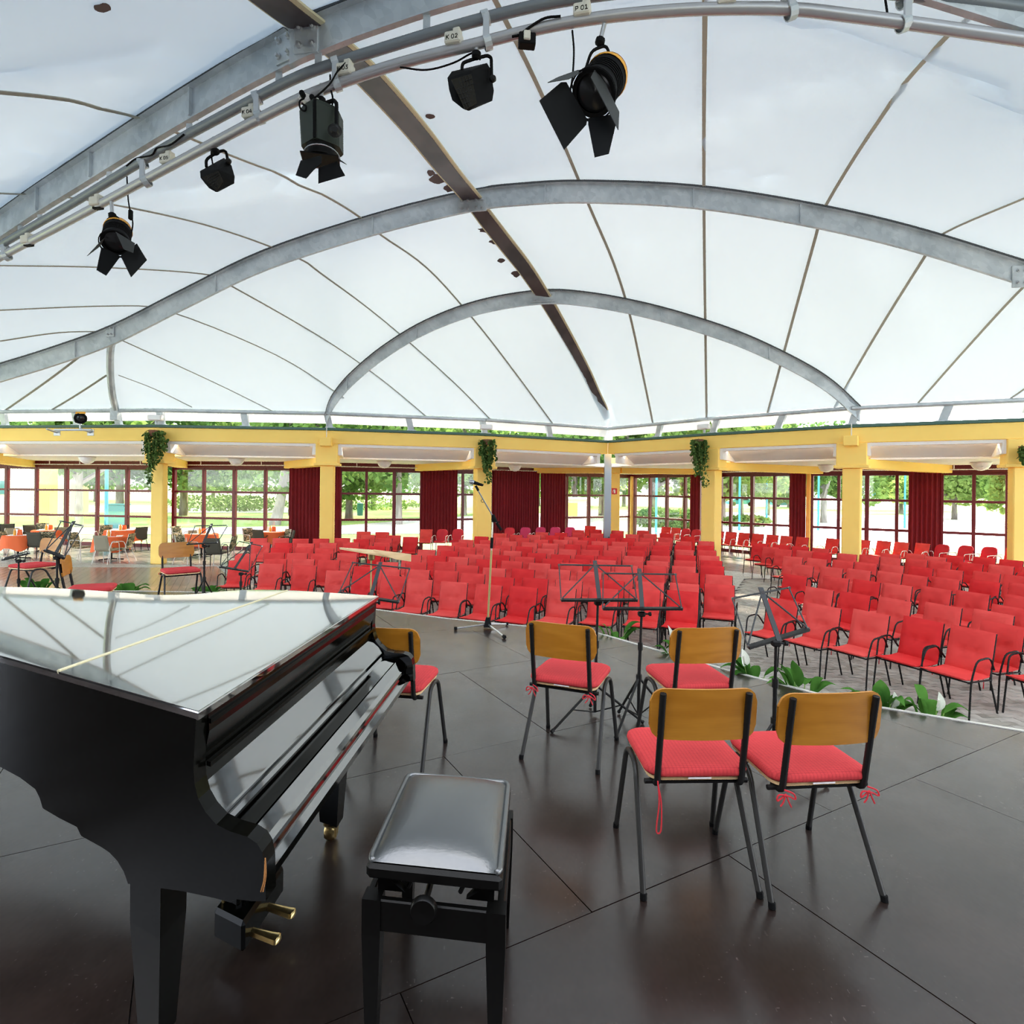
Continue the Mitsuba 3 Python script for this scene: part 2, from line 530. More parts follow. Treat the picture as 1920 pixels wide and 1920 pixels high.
def on_wall(px, inset=0.0):
    """The plan point of the window wall seen at column px of the picture, moved inset metres inwards, and the wall's direction there."""
    q = ray(px, CY)[0]
    for i in range(len(WP) - 1):
        a, b = WP[i], WP[i + 1]
        if a[0] / a[1] <= q <= b[0] / b[1] or i == len(WP) - 2:
            d = b - a
            t = (q * a[1] - a[0]) / (d[0] - q * d[1])
            d = d / np.linalg.norm(d)
            nrm = np.array([d[1], -d[0]])
            return a + t * (b - a) + nrm * inset, d


def frame2(d):
    """Rotation taking local x along d, y across, z up."""
    return np.array([[d[0], -d[1], 0], [d[1], d[0], 0], [0, 0, 1.0]])


def wallbox(a, b, z0, z1, depth, inset=0.0, ch=0.0):
    """A box from plan point a to b, between heights, depth thick; inset moves its middle to the right of a->b."""
    d = b - a
    L = np.linalg.norm(d); d = d / L
    nrm = np.array([d[1], -d[0]])
    c = (a + b) / 2 + nrm * inset
    return box((c[0], c[1], (z0 + z1) / 2), (L, depth, z1 - z0), frame2(d), ch)


# --- floors
stage_px = [(-330, 1135), (0, 1107), (243, 1108), (420, 1111), (705, 1143), (840, 1160), (995, 1175), (1110, 1184), (1278, 1232), (1395, 1265), (1537, 1302), (1641, 1325), (1920, 1371)]
edge = [U(x, y, STAGE)[:2] for x, y in stage_px]
edge_ext = [np.array([edge[0][0] - 1.5, edge[0][1] - 1.6])] + edge + [edge[-1] + (edge[-1] - edge[-2]) * 1.8]
stage_poly = [(p[0], p[1]) for p in edge_ext] + [(6.4, -3.2), (-9.5, -3.2), (-9.5, 5.0)]
SP = Polygon(stage_poly).buffer(0)
court = Polygon([(-26, -8), (26, -8), (26, 12), *[(p[0], p[1]) for p in WP[::-1]], (-26, 12)]).buffer(0)
boards_px = [(-300, 1066), (0, 1063), (280, 1064), (405, 1062), (438, 1085), (470, 1111), (240, 1112), (-330, 1140)]
boards = Polygon([tuple(U(x, y, 0)[:2]) for x, y in boards_px]).buffer(0)
GL = [PL[i] for i in range(len(PL))]
gallery = Polygon([tuple(p) for p in WP] + [tuple(p) for p in PR[::-1]] + [tuple(p) for p in PL[1:]] ).buffer(0)
pave_px = [(1095, 1150), (1345, 1150), (1395, 1085), (1480, 1085), (1560, 1150), (1700, 1190), (2050, 1215), (2050, 1420), (1920, 1400), (1640, 1345), (1280, 1250), (1110, 1200)]
pave = Polygon([tuple(U(x, y, 0)[:2]) for x, y in pave_px]).buffer(0)


def flat(poly, z0, z1):
    ms = []
    for g in getattr(poly, 'geoms', [poly]):
        if g.area < 1e-3:
            continue
        v2, f2 = trimesh.creation.triangulate_polygon(g, engine='earcut')
        v2, f2 = np.asarray(v2)[:, :2], np.asarray(f2)
        n = len(v2)
        ms.append((np.vstack([np.c_[v2, np.full(n, z1)], np.c_[v2, np.full(n, z0)]]), np.vstack([f2, f2[:, ::-1] + n])))
        for ring in [g.exterior, *g.interiors]:
            q = np.array(ring.coords)[:-1]; m = len(q)
            f = []
            for i in range(m):
                j = (i + 1) % m
                f += [[i, j, m + j], [i, m + j, m + i]]
            ms.append((np.vstack([np.c_[q, np.full(m, z0)], np.c_[q, np.full(m, z1)]]), np.array(f)))
    return cat(ms)


thing('floor', 'grey beige interlocking stone paving of the hall', None, kind='structure')
put('floor', None, flat(court.difference(gallery.union(boards).union(pave)), -0.2, 0.0), 'm_floor')
put('floor', 'bedding', flat(pave, -0.2, -0.016), 'm_dark')
thing('floor_2', 'dark diamond laid tile floor of the gallery along the windows', None, kind='structure')
put('floor_2', None, flat(gallery.difference(boards), -0.2, 0.0), 'm_gallery')
thing('floor_3', 'worn reddish brown boarded dance floor left of the stage', None, kind='structure')
put('floor_3', None, flat(boards, -0.2, 0.001), 'm_boards')

# pavers, zigzag edged, the ones that show largest as parts
pav_shape = np.array([(-0.098, -0.047), (-0.03, -0.038), (0.03, -0.056), (0.098, -0.047), (0.106, 0.0), (0.098, 0.047), (0.03, 0.038), (-0.03, 0.056), (-0.098, 0.047), (-0.09, 0.0)])
x0, y0, x1, y1 = pave.bounds
cells = []
for r in range(int((y1 - y0) / 0.099) + 1):
    for c in range(int((x1 - x0) / 0.2) + 2):
        p = (x0 + c * 0.2 + (r % 2) * 0.1, y0 + r * 0.099)
        if pave.buffer(-0.05).contains(Point(p)) and not SP.buffer(-0.12).contains(Point(p)):
            cells.append(p)
cells.sort(key=lambda p: p[0] ** 2 + p[1] ** 2 if abs(p[0] / p[1]) < 0.9 else 999)
pav = [mikit.ply(slab(pav_shape * s, -0.016, 0.0), 'm_paver') for s in (1.0,)]
pm = ['m_paver', 'm_paver_dark', 'm_paver_pale', 'm_paver']
far = []
for i, p in enumerate(cells):
    if i < 300:
        put('floor', 'paver', placed(pav[0], M4(rotz(rng.normal(0, 0.02)), (p[0], p[1], -0.002 * rng.random())), pm[rng.integers(4)]), None)
    else:
        v, f = slab(pav_shape, -0.016, 0.0)
        far.append((v + np.array([p[0], p[1], -0.002 * rng.random()]), f))
put('floor', 'far_pavers', cat(far), 'm_paver', kind='stuff')

# --- stage: separate boards with narrow joints, pale metal edge
thing('stage', 'low dark brown stage platform with a pale metal edge strip', 'stage')
put('stage', None, flat(SP.buffer(-0.02), 0.0, STAGE - 0.022), 'm_dark')
a = math.radians(29)
e1, e2 = np.array([math.cos(a), math.sin(a)]), np.array([-math.sin(a), math.cos(a)])
o = U(1110, 1710, STAGE)[:2]
for i in range(-9, 10):
    for j in range(-6, 9):
        c = o + e1 * (1.45 * i + (0.72 if j % 2 else 0.0)) + e2 * (1.42 * j)
        q = Polygon([tuple(c + e1 * u + e2 * w) for u, w in ((0.002, 0.002), (1.448, 0.002), (1.448, 1.418), (0.002, 1.418))]).intersection(SP.buffer(-0.015))
        if q.area > 0.02:
            put('stage', 'stage_panel', flat(q, STAGE - 0.02, STAGE - 0.0006 * ((i * 7 + j * 3) % 3)), 'm_stage')
P = np.array([[p[0], p[1], STAGE] for p in edge_ext])
put('stage', 'edge_strip', sweep(P, [(-0.02, -0.05), (0.012, -0.05), (0.012, 0.004), (-0.02, 0.004)]), 'm_trim', label='pale metal edge strip')
put('stage', 'skirt', sweep(P, [(-0.03, -0.60), (-0.015, -0.60), (-0.015, -0.05), (-0.03, -0.05)]), 'm_dark')

# --- yellow fascia beams with green cap, white coffers behind, window header
bays = [('left', PL[i + 1], PL[i]) for i in range(len(PL) - 1)] + [('right', PR[i], PR[i + 1]) for i in range(len(PR) - 1)]
for s in ('left', 'right'):
    thing(f'wall_{s}', f'yellow beam and white coffers over the {s} gallery front', None, kind='structure')
for s, a, b in bays:
    w = f'wall_{s}'
    d = (b - a) / np.linalg.norm(b - a); nr = np.array([d[1], -d[0]])      # nr points into the court
    put(w, 'fascia', wallbox(a, b, ZB, ZT - 0.075, 0.30, -0.15, 0.01), 'm_yellow', label='yellow beam length')
    put(w, 'cap', wallbox(a - d * 0.02, b + d * 0.02, ZT - 0.075, ZT, 0.36, -0.14, 0.01), 'm_green_cap', label='dark green cap strip')
    put(w, 'lip', wallbox(a + d * 0.25, b - d * 0.25, ZB - 0.075, ZB, 0.26, -0.17), 'm_white', label='white soffit lip')
    q0, q1 = a + d * 0.30, b - d * 0.30
    pts = []
    for (oy, z) in ((-0.45, ZB - 0.06), (-0.85, ZCEIL + 0.04), (-0.95, ZCEIL + 0.04), (-0.55, ZB - 0.06)):
        for q in (q0, q1):
            pts.append([*(q + nr * oy), z])
    put(w, 'coffer_back', hull(pts), 'm_plaster', label='grey white sloping coffer back')
    for q, sg in ((a + d * 0.34, 1), (b - d * 0.34, -1)):
        pts = []
        for (oy, z, wd) in ((-0.04, ZB - 0.07, 0.05), (-0.50, ZB - 0.07, 0.05), (-0.90, ZCEIL + 0.02, 0.09), (-0.04, ZCEIL + 0.06, 0.07)):
            for k in (-0.06, wd):
                pts.append([*(q + d * sg * k + nr * oy), z])
        put(w, 'coffer_jamb', hull(pts), 'm_white', label='white coffer jamb')

thing('ceiling_2', 'low white gallery ceiling between court and windows', None, kind='structure')
inner = [p + 0 for p in PL[::-1]] + PR[1:]
ring_in = []
for i, p in enumerate(inner):
    d = inner[min(i + 1, len(inner) - 1)] - inner[max(i - 1, 0)]; d /= np.linalg.norm(d)
    ring_in.append(p - np.array([d[1], -d[0]]) * (0.9 if i != len(PL) - 1 else 1.2))
gal_c = Polygon([tuple(p) for p in ring_in] + [tuple(p) for p in WP[::-1]]).buffer(0)
put('ceiling_2', None, flat(gal_c.buffer(0.05).difference(Point(*UD(1139, 912, 20.25)[:2]).buffer(0.45)), ZCEIL, ZCEIL + 0.12), 'm_white')
thing('trim_1', 'dark red header band above the windows', None, kind='structure')
wp3 = [np.array([*(p), 0]) for p in WP]
put('trim_1', None, cat([wallbox(WP[i], WP[i + 1], 2.79, ZCEIL + 0.02, 0.16, 0.05) for i in range(len(WP) - 1)]), 'm_red_frame')
thing('trim_2', 'thin white curtain rail under the gallery ceiling', None, kind='structure')
rail = [np.array([*on_wall(x, 0.32)[0], 2.87]) for x in (-420, -100, 100, 560, 890, 1100, 1178, 1300, 1480, 1900, 2330)]
put('trim_2', None, tube(rail, 0.016, 6), 'm_white')
for x in np.linspace(-60, 1900, 36):
    q, d = on_wall(x, 0.32)
    put('trim_2', 'hanger', box((q[0], q[1], (ZCEIL + 2.87) / 2), (0.022, 0.022, ZCEIL - 2.87)), 'm_white')

# --- columns
ORD = ['nearest the corner post', 'second from the corner post', 'third from the corner post', 'fourth from the corner post', 'fifth from the corner post']


def column(P, d, label, end, sw=1.0, sd=1.0, cw=1.0):
    k = thing('column', label, 'column')
    nr = np.array([d[1], -d[0]])
    R = frame2(d)
    c = P - nr * 0.23
    put(k, 'shaft', box((c[0], c[1], 1.385), (0.46 * sw, 0.46 * sd, 2.77), R, 0.02), 'm_yellow')
    put(k, 'capital', box((c[0], c[1], 3.09), (0.64 * cw, 0.50, ZB - 2.80 - 0.005), R, 0.015), 'm_yellow')
    put(k, 'capital_lip', box((c[0] + nr[0] * 0.01, c[1] + nr[1] * 0.01, 2.80), (0.74 * cw, 0.54, 0.07), R, 0.01), 'm_yellow')
    e = on_wall(end, 0.1)[0]
    v_ = (e - c) / np.linalg.norm(e - c)
    a0, b0 = c + v_ * 0.27, e
    put(k, 'cross_beam', wallbox(a0, b0, 2.775, ZCEIL + 0.005, 0.36, 0.0, 0.01), 'm_yellow', label='yellow cross beam running back to the windows')
    return k


def avgdir(p):
    i = p
    return i / np.linalg.norm(i)


labs_l = ['yellow column with trailing ivy behind the microphone', 'plain yellow column with a small yellow box, between the dark red curtains', 'yellow column with trailing ivy beside the cafe tables', 'yellow column at the far left edge of the cafe gallery', 'yellow column beyond the left picture edge']
labs_r = ['yellow column with trailing ivy right of the corner post', 'yellow column with a small yellow box among the right seating block', 'yellow column at the far right edge with ivy', 'yellow column beyond the right picture edge']
for i in range(1, len(PL)):
    d = avgdir(PL[i - 1] - PL[min(i + 1, len(PL) - 1)])
    column(PL[i], d, labs_l[i - 1], (785, 545, 345, 60, -300)[i - 1], (1.0, 0.80, 0.74, 0.74, 0.74)[i - 1], (0.9, 0.7, 0.5, 0.5, 0.5)[i - 1], (1.0, 0.92, 0.85, 0.85, 0.85)[i - 1])
for i in range(1, len(PR)):
    d = avgdir(PR[min(i + 1, len(PR) - 1)] - PR[i - 1])
    column(PR[i], d, labs_r[i - 1], (1535, 1772, 2150, 2300)[i - 1], (0.9, 0.85, 0.85, 0.85)[i - 1], (0.9, 0.8, 0.8, 0.8)[i - 1])
# corner: yellow column with the fire sign, behind the steel post
dcor = avgdir(PR[1] - PL[1])
ncor = np.array([dcor[1], -dcor[0]])
k = thing('column', 'yellow corner column carrying a red fire extinguisher sign', 'column')
cc = UD(1148, 912, 21.6)[:2]
put(k, 'shaft', box((cc[0], cc[1], 1.40), (0.52, 0.5, 2.80), frame2(dcor), 0.02), 'm_yellow')
put(k, 'capital', box((cc[0], cc[1], 3.08), (0.56, 0.54, 0.56), frame2(dcor), 0.02), 'm_yellow')
for tgt, sgn in ((on_wall(1000, 0.1)[0], -1), (on_wall(1330, 0.1)[0], 1)):
    v = tgt - cc; v = v / np.linalg.norm(v)
    put(k, 'cross_beam', wallbox(cc + v * 0.3, tgt, 2.80, ZCEIL + 0.005, 0.34, 0, 0.01), 'm_yellow', label='yellow beam running back to the windows')
# small yellow boxes on two columns
for P, d, lab in ((PL[2], avgdir(PL[1] - PL[3]), 'small yellow junction box on the plain column left of the middle'), (PR[2], avgdir(PR[3] - PR[1]), 'small yellow junction box on the column in the right seating block')):
    nr = np.array([d[1], -d[0]]); c = P + nr * 0.13
    k = thing('junction_box', lab, 'junction box')
    put(k, 'body', box((c[0], c[1], 3.41), (0.30, 0.24, 0.24), frame2(d), 0.012), 'm_yellow')
    put(k, 'conduit', tube([[c[0] - nr[0] * 0.09, c[1] - nr[1] * 0.09, 3.52], [c[0] - nr[0] * 0.09, c[1] - nr[1] * 0.09, ZT + 0.03]], 0.012, 6), 'm_white')

# fire extinguisher sign
sc_ = UD(1150.5, 922, 21.6 - 0.30 / abs(1))
k = thing('fire_sign', 'small red fire extinguisher sign on the corner column', 'sign')
fx = np.array([1.0, 0.05, 0]); fx /= np.linalg.norm(fx)
Rs = np.array([fx, [-fx[1], fx[0], 0], [0, 0, 1]]).T
c0 = np.array([cc[0], cc[1], 0]) + np.array([0.03, -0.28, UD(1150, 921, 21.3)[2]])
put(k, 'plate', box(c0, (0.20, 0.012, 0.22), Rs, 0.004), 'm_sign_red')
w = [box(c0 + np.array([0.01, -0.008, -0.02]), (0.05, 0.006, 0.11), Rs, 0.002), box(c0 + np.array([0.005, -0.008, 0.05]), (0.03, 0.006, 0.03), Rs),
     tube(curve([c0 + np.array(q) for q in ((0.02, -0.009, 0.055), (-0.03, -0.009, 0.05), (-0.045, -0.009, 0.0), (-0.045, -0.009, -0.05))]), 0.007, 5)]
put(k, 'pictogram', cat(w), 'm_cloth_white', label='white extinguisher pictogram')

# --- windows: mullions, rails and panes, bay by bay
win = [('window_1', [-100, -45, 13.5, 69, 125, 183, 239, 296]), ('window_2', [327, 382.6, 440, 498, 553]), ('window_3', [638, 687, 739, 790.6]),
       ('window_4', [854, 867.5, 924]), ('window_5', [1051, 1062.5, 1104, 1142, 1181]), ('window_6', [1191, 1219, 1251, 1285, 1312]),
       ('window_7', [1352, 1371, 1411, 1453, 1490]), ('window_8', [1522, 1573, 1626, 1682, 1712]), ('window_9', [1765, 1826, 1890, 1960])]
wlab = ['red framed gallery window behind the cafe tables at the far left', 'red framed gallery window between the ivy column and the plain column', 'red framed gallery window right of the plain column', 'narrow red framed gallery window left of the microphone column',
        'red framed gallery window left of the corner', 'red framed gallery window right of the corner', 'red framed gallery window behind the aisle', 'red framed gallery window behind the right column', 'red framed gallery window at the far right']
zr = [0.06, 1.06, 1.96, 2.77]
for (name, xs), lab in zip(win, wlab):
    thing(name, lab, None, kind='structure')
    pp = [on_wall(x)[0] for x in xs]
    for i, (x, p) in enumerate(zip(xs, pp)):
        d = on_wall(x)[1]
        put(name, 'mullion', box((p[0], p[1], 1.40), (0.11 if i in (0, len(xs) - 1) or i % 2 == 0 else 0.085, 0.12, 2.80), frame2(d), 0.006), 'm_red_frame')
    for i in range(len(pp) - 1):
        for z in zr:
            put(name, 'rail', wallbox(pp[i], pp[i + 1], z - (0.055 if z in (zr[0], zr[3]) else 0.035), z + (0.055 if z in (zr[0], zr[3]) else 0.035), 0.09), 'm_red_frame')
        for z0, z1 in zip(zr[:-1], zr[1:]):
            a, b = pp[i], pp[i + 1]
            v = np.array([[*a, z0], [*b, z0], [*b, z1], [*a, z1]])
            put(name, 'pane', (v, np.array([[0, 1, 2], [0, 2, 3]])), 'm_glass')
# thin yellow posts at the window wall
for x, lab in ((1186, 'slim yellow post in the window corner'), (1517, 'slim yellow post beside the dark red curtain right of the aisle')):
    p, d = on_wall(x, 0.05)
    k = thing('window_post', lab, 'post')
    put(k, None, box((p[0], p[1], 1.40), (0.13, 0.16, 2.80), frame2(d), 0.02), 'm_yellow')


# --- curtains
def curtain(xa, xb, z0, label, inset=0.32, folds=0.11):
    k = thing('curtain', label, 'curtain')
    a, _ = on_wall(xa, inset); b, _ = on_wall(xb, inset)
    d = b - a; L = np.linalg.norm(d); d /= L; nr = np.array([d[1], -d[0]])
    n = max(10, int(L / 0.022)); s = np.linspace(0, L, n)
    ph = rng.random() * 6
    rows = []
    for z in np.linspace(z0, 2.862, 7):
        amp = 0.035 + 0.015 * (ZCEIL - z) / ZCEIL
        off = amp * np.sin(2 * np.pi * s / folds + ph + 1.2 * np.sin(s * 3 + ph)) + 0.02 * np.sin(s * 11 + z)
        rows.append(np.c_[a[0] + d[0] * s + nr[0] * off, a[1] + d[1] * s + nr[1] * off, np.full(n, z)])
    f = []
    for r in range(6):
        for i in range(n - 1):
            f += [[r * n + i, r * n + i + 1, (r + 1) * n + i + 1], [r * n + i, (r + 1) * n + i + 1, (r + 1) * n + i]]
    put(k, None, (np.vstack(rows), np.array(f)), 'm_curtain', smooth=True)
    return k


curtain(306, 328, 0.2, 'narrow dark red curtain right of the ivy column by the cafe tables')
curtain(552, 604, 0.1, 'dark red curtain left of the plain yellow column')
curtain(622, 638, 0.1, 'narrow dark red curtain right of the plain yellow column')
curtain(790, 854, 0.25, 'dark red curtain behind three red chairs left of the microphone')
curtain(918, 1004, 0.25, 'wide dark red curtain right of the microphone')
curtain(1005, 1050, 0.25, 'dark red curtain adjoining the wide curtain, left of the corner window', folds=0.13)
curtain(1303, 1318, 0.25, 'narrow dark red curtain left of the ivy column right of the corner')
curtain(1346, 1360, 0.25, 'narrow dark red curtain right of the ivy column by the aisle')
curtain(1484, 1515, 0.25, 'dark red curtain left of the slim yellow post')
curtain(1705, 1765, 0.25, 'dark red curtain behind the right seating block')

# --- round gallery lamps under the ceiling
for x, D, lab in ((163, 17.6, 'at the far left, above the cafe tables'), (443, 17.6, 'left of the plain yellow column'), (720, 18.3, 'right of the plain yellow column'), (965, 20.0, 'above the wide red curtain'),
                  (1167, 22.5, 'right of the corner post'), (1549, 17.3, 'left of the column in the right seating block'), (1839, 15.0, 'at the far right')):
    q = UD(x, 912, D)
    r = 0.22 if D < 22 else 0.2
    k = thing('ceiling_lamp', f'white half globe gallery lamp {lab}', 'lamp', 'half globe lamps under the gallery ceiling')
    prof = [(0.0, r * 1.0)] + [(r * math.sin(t), r * math.cos(t)) for t in np.linspace(0.1, math.pi / 2 - 0.02, 7)]
    v, f = lathe(prof, 20, (q[0], q[1], ZCEIL - 0.005), (q[0], q[1], ZCEIL - 1))
    put(k, 'globe', (v, f), 'm_globe', smooth=True)
    put(k, 'rim', lathe([(-0.0, r * 1.02), (0.02, r * 1.06), (0.03, r * 1.0)], 20, (q[0], q[1], ZCEIL - 0.005), (q[0], q[1], ZCEIL - 1)), 'm_white')

# --- steel ring, posts and valance above the beams
ringP = [np.array([*(p), ZRING]) for p in PL[::-1]] + [np.array([*(p), ZRING]) for p in PR[1:]]
RING_OUT = 0.30


def out(i, P):
    d = ringP[min(i + 1, len(ringP) - 1)][:2] - ringP[max(i - 1, 0)][:2]; d /= np.linalg.norm(d)
    return -np.array([d[1], -d[0], 0]) * P


thing('ring_beam', 'galvanised steel edge tube carrying the white roof around the court', 'steel beam')
for i in range(len(ringP) - 1):
    a, b = ringP[i], ringP[i + 1]
    put('ring_beam', 'tube', tube([a, b], 0.055, 10), 'm_galv')
thing('valance', 'white fabric valance under the steel edge tube', 'valance')
for i in range(len(ringP) - 1):
    a, b = ringP[i] + out(i, 0.1), ringP[i + 1] + out(i + 1, 0.1)
    rows = [np.array([a + (b - a) * t + np.array([0, 0, dz]) + out(i, oo) for t in np.linspace(0, 1, 9)]) for dz, oo in ((-0.03, 0.0), (-0.12, 0.10), (-0.25, 0.16))]
    f = []
    for r in range(2):
        for j in range(8):
            f += [[r * 9 + j, r * 9 + j + 1, (r + 1) * 9 + j + 1], [r * 9 + j, (r + 1) * 9 + j + 1, (r + 1) * 9 + j]]
    put('valance', 'strip', (np.vstack(rows), np.array(f)), 'm_valance')
# short posts between beam and tube (picture columns of foot and head)
posts = [(4, 2, 'at the far left'), (140, 138, 'behind the small spotlight on the left beam'), (218, 216, 'under the curved strut'), (300, 298, 'above the left ivy column'), (459, 456, 'second left of the plain column'),
         (619, 612, 'above the plain yellow column'), (772, 765, 'midway between the plain and the ivy column'), (912, 905, 'above the ivy column behind the microphone'), (1035, 1028, 'left of the corner post'), (1230, 1238, 'right of the corner post'),
         (1334, 1345, 'above the ivy column right of the corner'), (1455, 1470, 'between the two right columns'), (1596, 1608, 'above the column in the right seating block'), (1768, 1782, 'right of the column in the right block')]
chain = [np.array(p[:2]) for p in ringP]


def on_chain(px, z):
    q = ray(px, 780)[0]
    for i in range(len(chain) - 1):
        a, b = chain[i], chain[i + 1]
        if a[0] / a[1] <= q <= b[0] / b[1] + 1e-9:
            d = b - a; t = (q * a[1] - a[0]) / (d[0] - q * d[1])
            return np.array([*(a + t * d), z]), d / np.linalg.norm(d)


for x0_, x1_, lab in posts:
    (p0, d), (p1, _) = on_chain(x0_, ZT), on_chain(x1_, ZRING + 0.04)
    nr = np.array([d[1], -d[0], 0])
    p0 = p0 - nr * 0.10; p1 = p1 - nr * 0.04
    dd = np.array([d[0], d[1], 0]) * 0.085; nn = nr * 0.05
    k = thing('roof_post', f'short flat steel roof post {lab}', 'post', 'short steel roof posts')
    put(k, 'plate', hull([p0 - dd - nn, p0 + dd - nn, p0 - dd + nn, p0 + dd + nn, p1 - dd - nn, p1 + dd - nn, p1 - dd + nn, p1 + dd + nn]), 'm_galv')
    put(k, 'foot', box(p0 + np.array([0, 0, 0.012]), (0.26, 0.2, 0.024), frame2(d)), 'm_galv')
# pale switch boxes on the beam above the ivy columns
for x, lab in ((297, 'above the left ivy column'), (910, 'above the ivy column behind the microphone'), (1325, 'above the ivy column right of the corner')):
    p, d = on_chain(x, ZT); nr = np.array([d[1], -d[0], 0])
    k = thing('flood_lamp', f'pale grey box lamp {lab}', 'lamp')
    c = p + nr * 0.14 + np.array([0, 0, 0.17])
    put(k, 'body', box(c, (0.36, 0.16, 0.15), frame2(d), 0.02), 'm_white')
    put(k, 'bracket', box(c + np.array([0, 0, -0.12]) - nr * 0.03, (0.05, 0.05, 0.10), frame2(d)), 'm_galv')
    put(k, 'glass', box(c + nr * 0.085, (0.31, 0.012, 0.11), frame2(d), 0.004), 'm_globe')

# ================================================================== roof: ribs, ridge, membrane, seams
C2 = PL[0]
A2, B2 = PL[2], PR[2]
d3 = (B2 - A2) / np.linalg.norm(B2 - A2)


def hit(px, P, d):
    return UL(px, 900, P, d)[:2]


H3 = hit(1015, A2, d3)
dh = (H3 - C2) / np.linalg.norm(H3 - C2)
H2 = hit(880, C2, dh)
N1 = UD(575, 65, 6.0)[:2]
L1 = UD(0, 415, 9.0)[:2]
d1 = (N1 - L1) / np.linalg.norm(N1 - L1)
rib3 = np.array([UL(x, y, A2, d3) for x, y in curve([(612, 778), (618, 757), (630, 735), (660, 700), (720, 650), (800, 602), (900, 565), (1015, 546), (1100, 550), (1200, 568), (1300, 595), (1400, 630), (1500, 678), (1560, 716), (1612, 764)], 5)])
rib2 = np.array([UL(x, y, H2, d3) for x, y in curve([(0, 686), (100, 655), (215, 613), (350, 545), (500, 473), (700, 407), (880, 362), (980, 349), (1100, 344), (1300, 353), (1500, 383), (1700, 428), (1920, 495)], 5)])
ext = lambda P, n, s: [P[0] + (P[0] - P[1]) / np.linalg.norm(P[0] - P[1]) * s * i for i in range(n, 0, -1)]
rib2 = np.vstack([ext(rib2, 3, 0.8), rib2, ext(rib2[::-1], 4, 0.8)[::-1]])
rib1l = np.array([UL(x, y, N1, d1) for x, y in curve([(0, 405), (75, 352), (150, 303), (300, 205), (450, 113), (545, 60)], 5)])
rib1l = np.vstack([ext(rib1l, 5, 0.8), rib1l])
rib1r = np.array([UL(x, y, N1, d3) for x, y in curve([(545, 60), (580, 43), (700, -5), (900, -70), (1150, -118), (1400, -125), (1650, -95), (1920, -20)], 5)])
rib1r = np.vstack([rib1r, ext(rib1r[::-1], 4, 0.8)[::-1]])
# ridge (hip) centre line
hp = [UL(x, y, C2, dh) for x, y in ((1140, 778), (1133, 762), (1120, 738), (1100, 695), (1075, 648), (1045, 595), (1015, 545), (985, 500), (950, 455), (915, 410), (882, 365))]
dh2 = (N1 - H2) / np.linalg.norm(N1 - H2)
hp += [UL(x, y, H2, dh2) for x, y in ((840, 315), (790, 250), (735, 185), (680, 125), (640, 88), (590, 48), (540, 10), (490, -30))]
hp = np.array(hp)
hp = curve(hp, 4)
hp = np.vstack([hp, ext(hp[::-1], 6, 0.9)[::-1] + np.array([[0, 0, -0.04 * i * i] for i in range(1, 7)])])
ring_pts = np.array([a + (b - a) * t + np.array([0, 0, 0.05]) for a, b in zip(ringP[:-1], ringP[1:]) for t in np.linspace(0, 1, 8, endpoint=False)])
back = np.array([[-7, -1, 6.5], [0, -1, 6.9], [7, -1, 6.6], [-7, -8, 5.8], [0, -8, 6.0], [7, -8, 5.8], [-15, 3, 4.6], [15, 3, 4.8], [-15, -6, 4.3], [15, -6, 4.3], [-10, -13, 4.3], [10, -13, 4.3], [0, -13, 4.4], [-16, 9, 4.4], [14.5, 9, 4.6]])
TOP = 0.03
allp = np.vstack([rib3[::2], rib2[::2], rib1l[::2], rib1r[::2], hp[::3], ring_pts, back])
allp[:, 2] += TOP
_, ui = np.unique(np.round(allp[:, :2], 1), axis=0, return_index=True)
allp = allp[ui]
surf = RBFInterpolator(allp[:, :2], allp[:, 2], kernel='thin_plate_spline', smoothing=0.05, neighbors=60)


def zs(q):
    return surf(np.atleast_2d(np.asarray(q, float)[..., :2]))


bnd = [tuple(p[:2]) for p in ringP] + [(15.5, 6), (11, 2.2), (-11, 2.2), (-16, 6)]
RP = Polygon(bnd).buffer(0)
gx, gy = np.meshgrid(np.arange(-17, 17, 0.33), np.arange(-13, 21.5, 0.33))
g = np.c_[gx.ravel(), gy.ravel()]
from shapely import contains_xy
g = g[contains_xy(RP.buffer(-0.12), g[:, 0], g[:, 1])]
bd = np.array([RP.exterior.interpolate(s).coords[0] for s in np.arange(0, RP.length, 0.25)])
pts2 = np.vstack([g, bd])
tri = Delaunay(pts2).simplices
cen = pts2[tri].mean(1)
tri = tri[contains_xy(RP.buffer(0.02), cen[:, 0], cen[:, 1])]
z = zs(pts2)
nb = len(bd)
rdist = np.array([min(np.linalg.norm(p - q[:2]) for q in ring_pts) for p in bd])
z[-nb:] = np.where(rdist < 0.5, ZRING + 0.06, z[-nb:])
e_ = pts2[tri]
cr = np.cross(e_[:, 1] - e_[:, 0], e_[:, 2] - e_[:, 0])
tri = np.where(cr[:, None] < 0, tri[:, ::-1], tri)
thing('ceiling', 'translucent white membrane roof over the court', None, kind='structure')
put('ceiling', None, (np.c_[pts2, z], tri), 'm_membrane', smooth=True)


def on_roof(px, py, drop=0.015):
    """Where the picture point's line of sight meets the membrane."""
    r = ray(px, py)
    D = np.linspace(2.5, 26, 140)
    q = np.c_[r[0] * D, D]
    h = EYE + r[2] * D - zs(q)
    k = np.argmax(h > 0)
    if h[k] <= 0:
        return None
    t = D[k - 1] + (D[k] - D[k - 1]) * (-h[k - 1]) / (h[k] - h[k - 1] + 1e-9) if k else D[0]
    return np.array([r[0] * t, t, float(zs([[r[0] * t, t]])[0]) - drop])


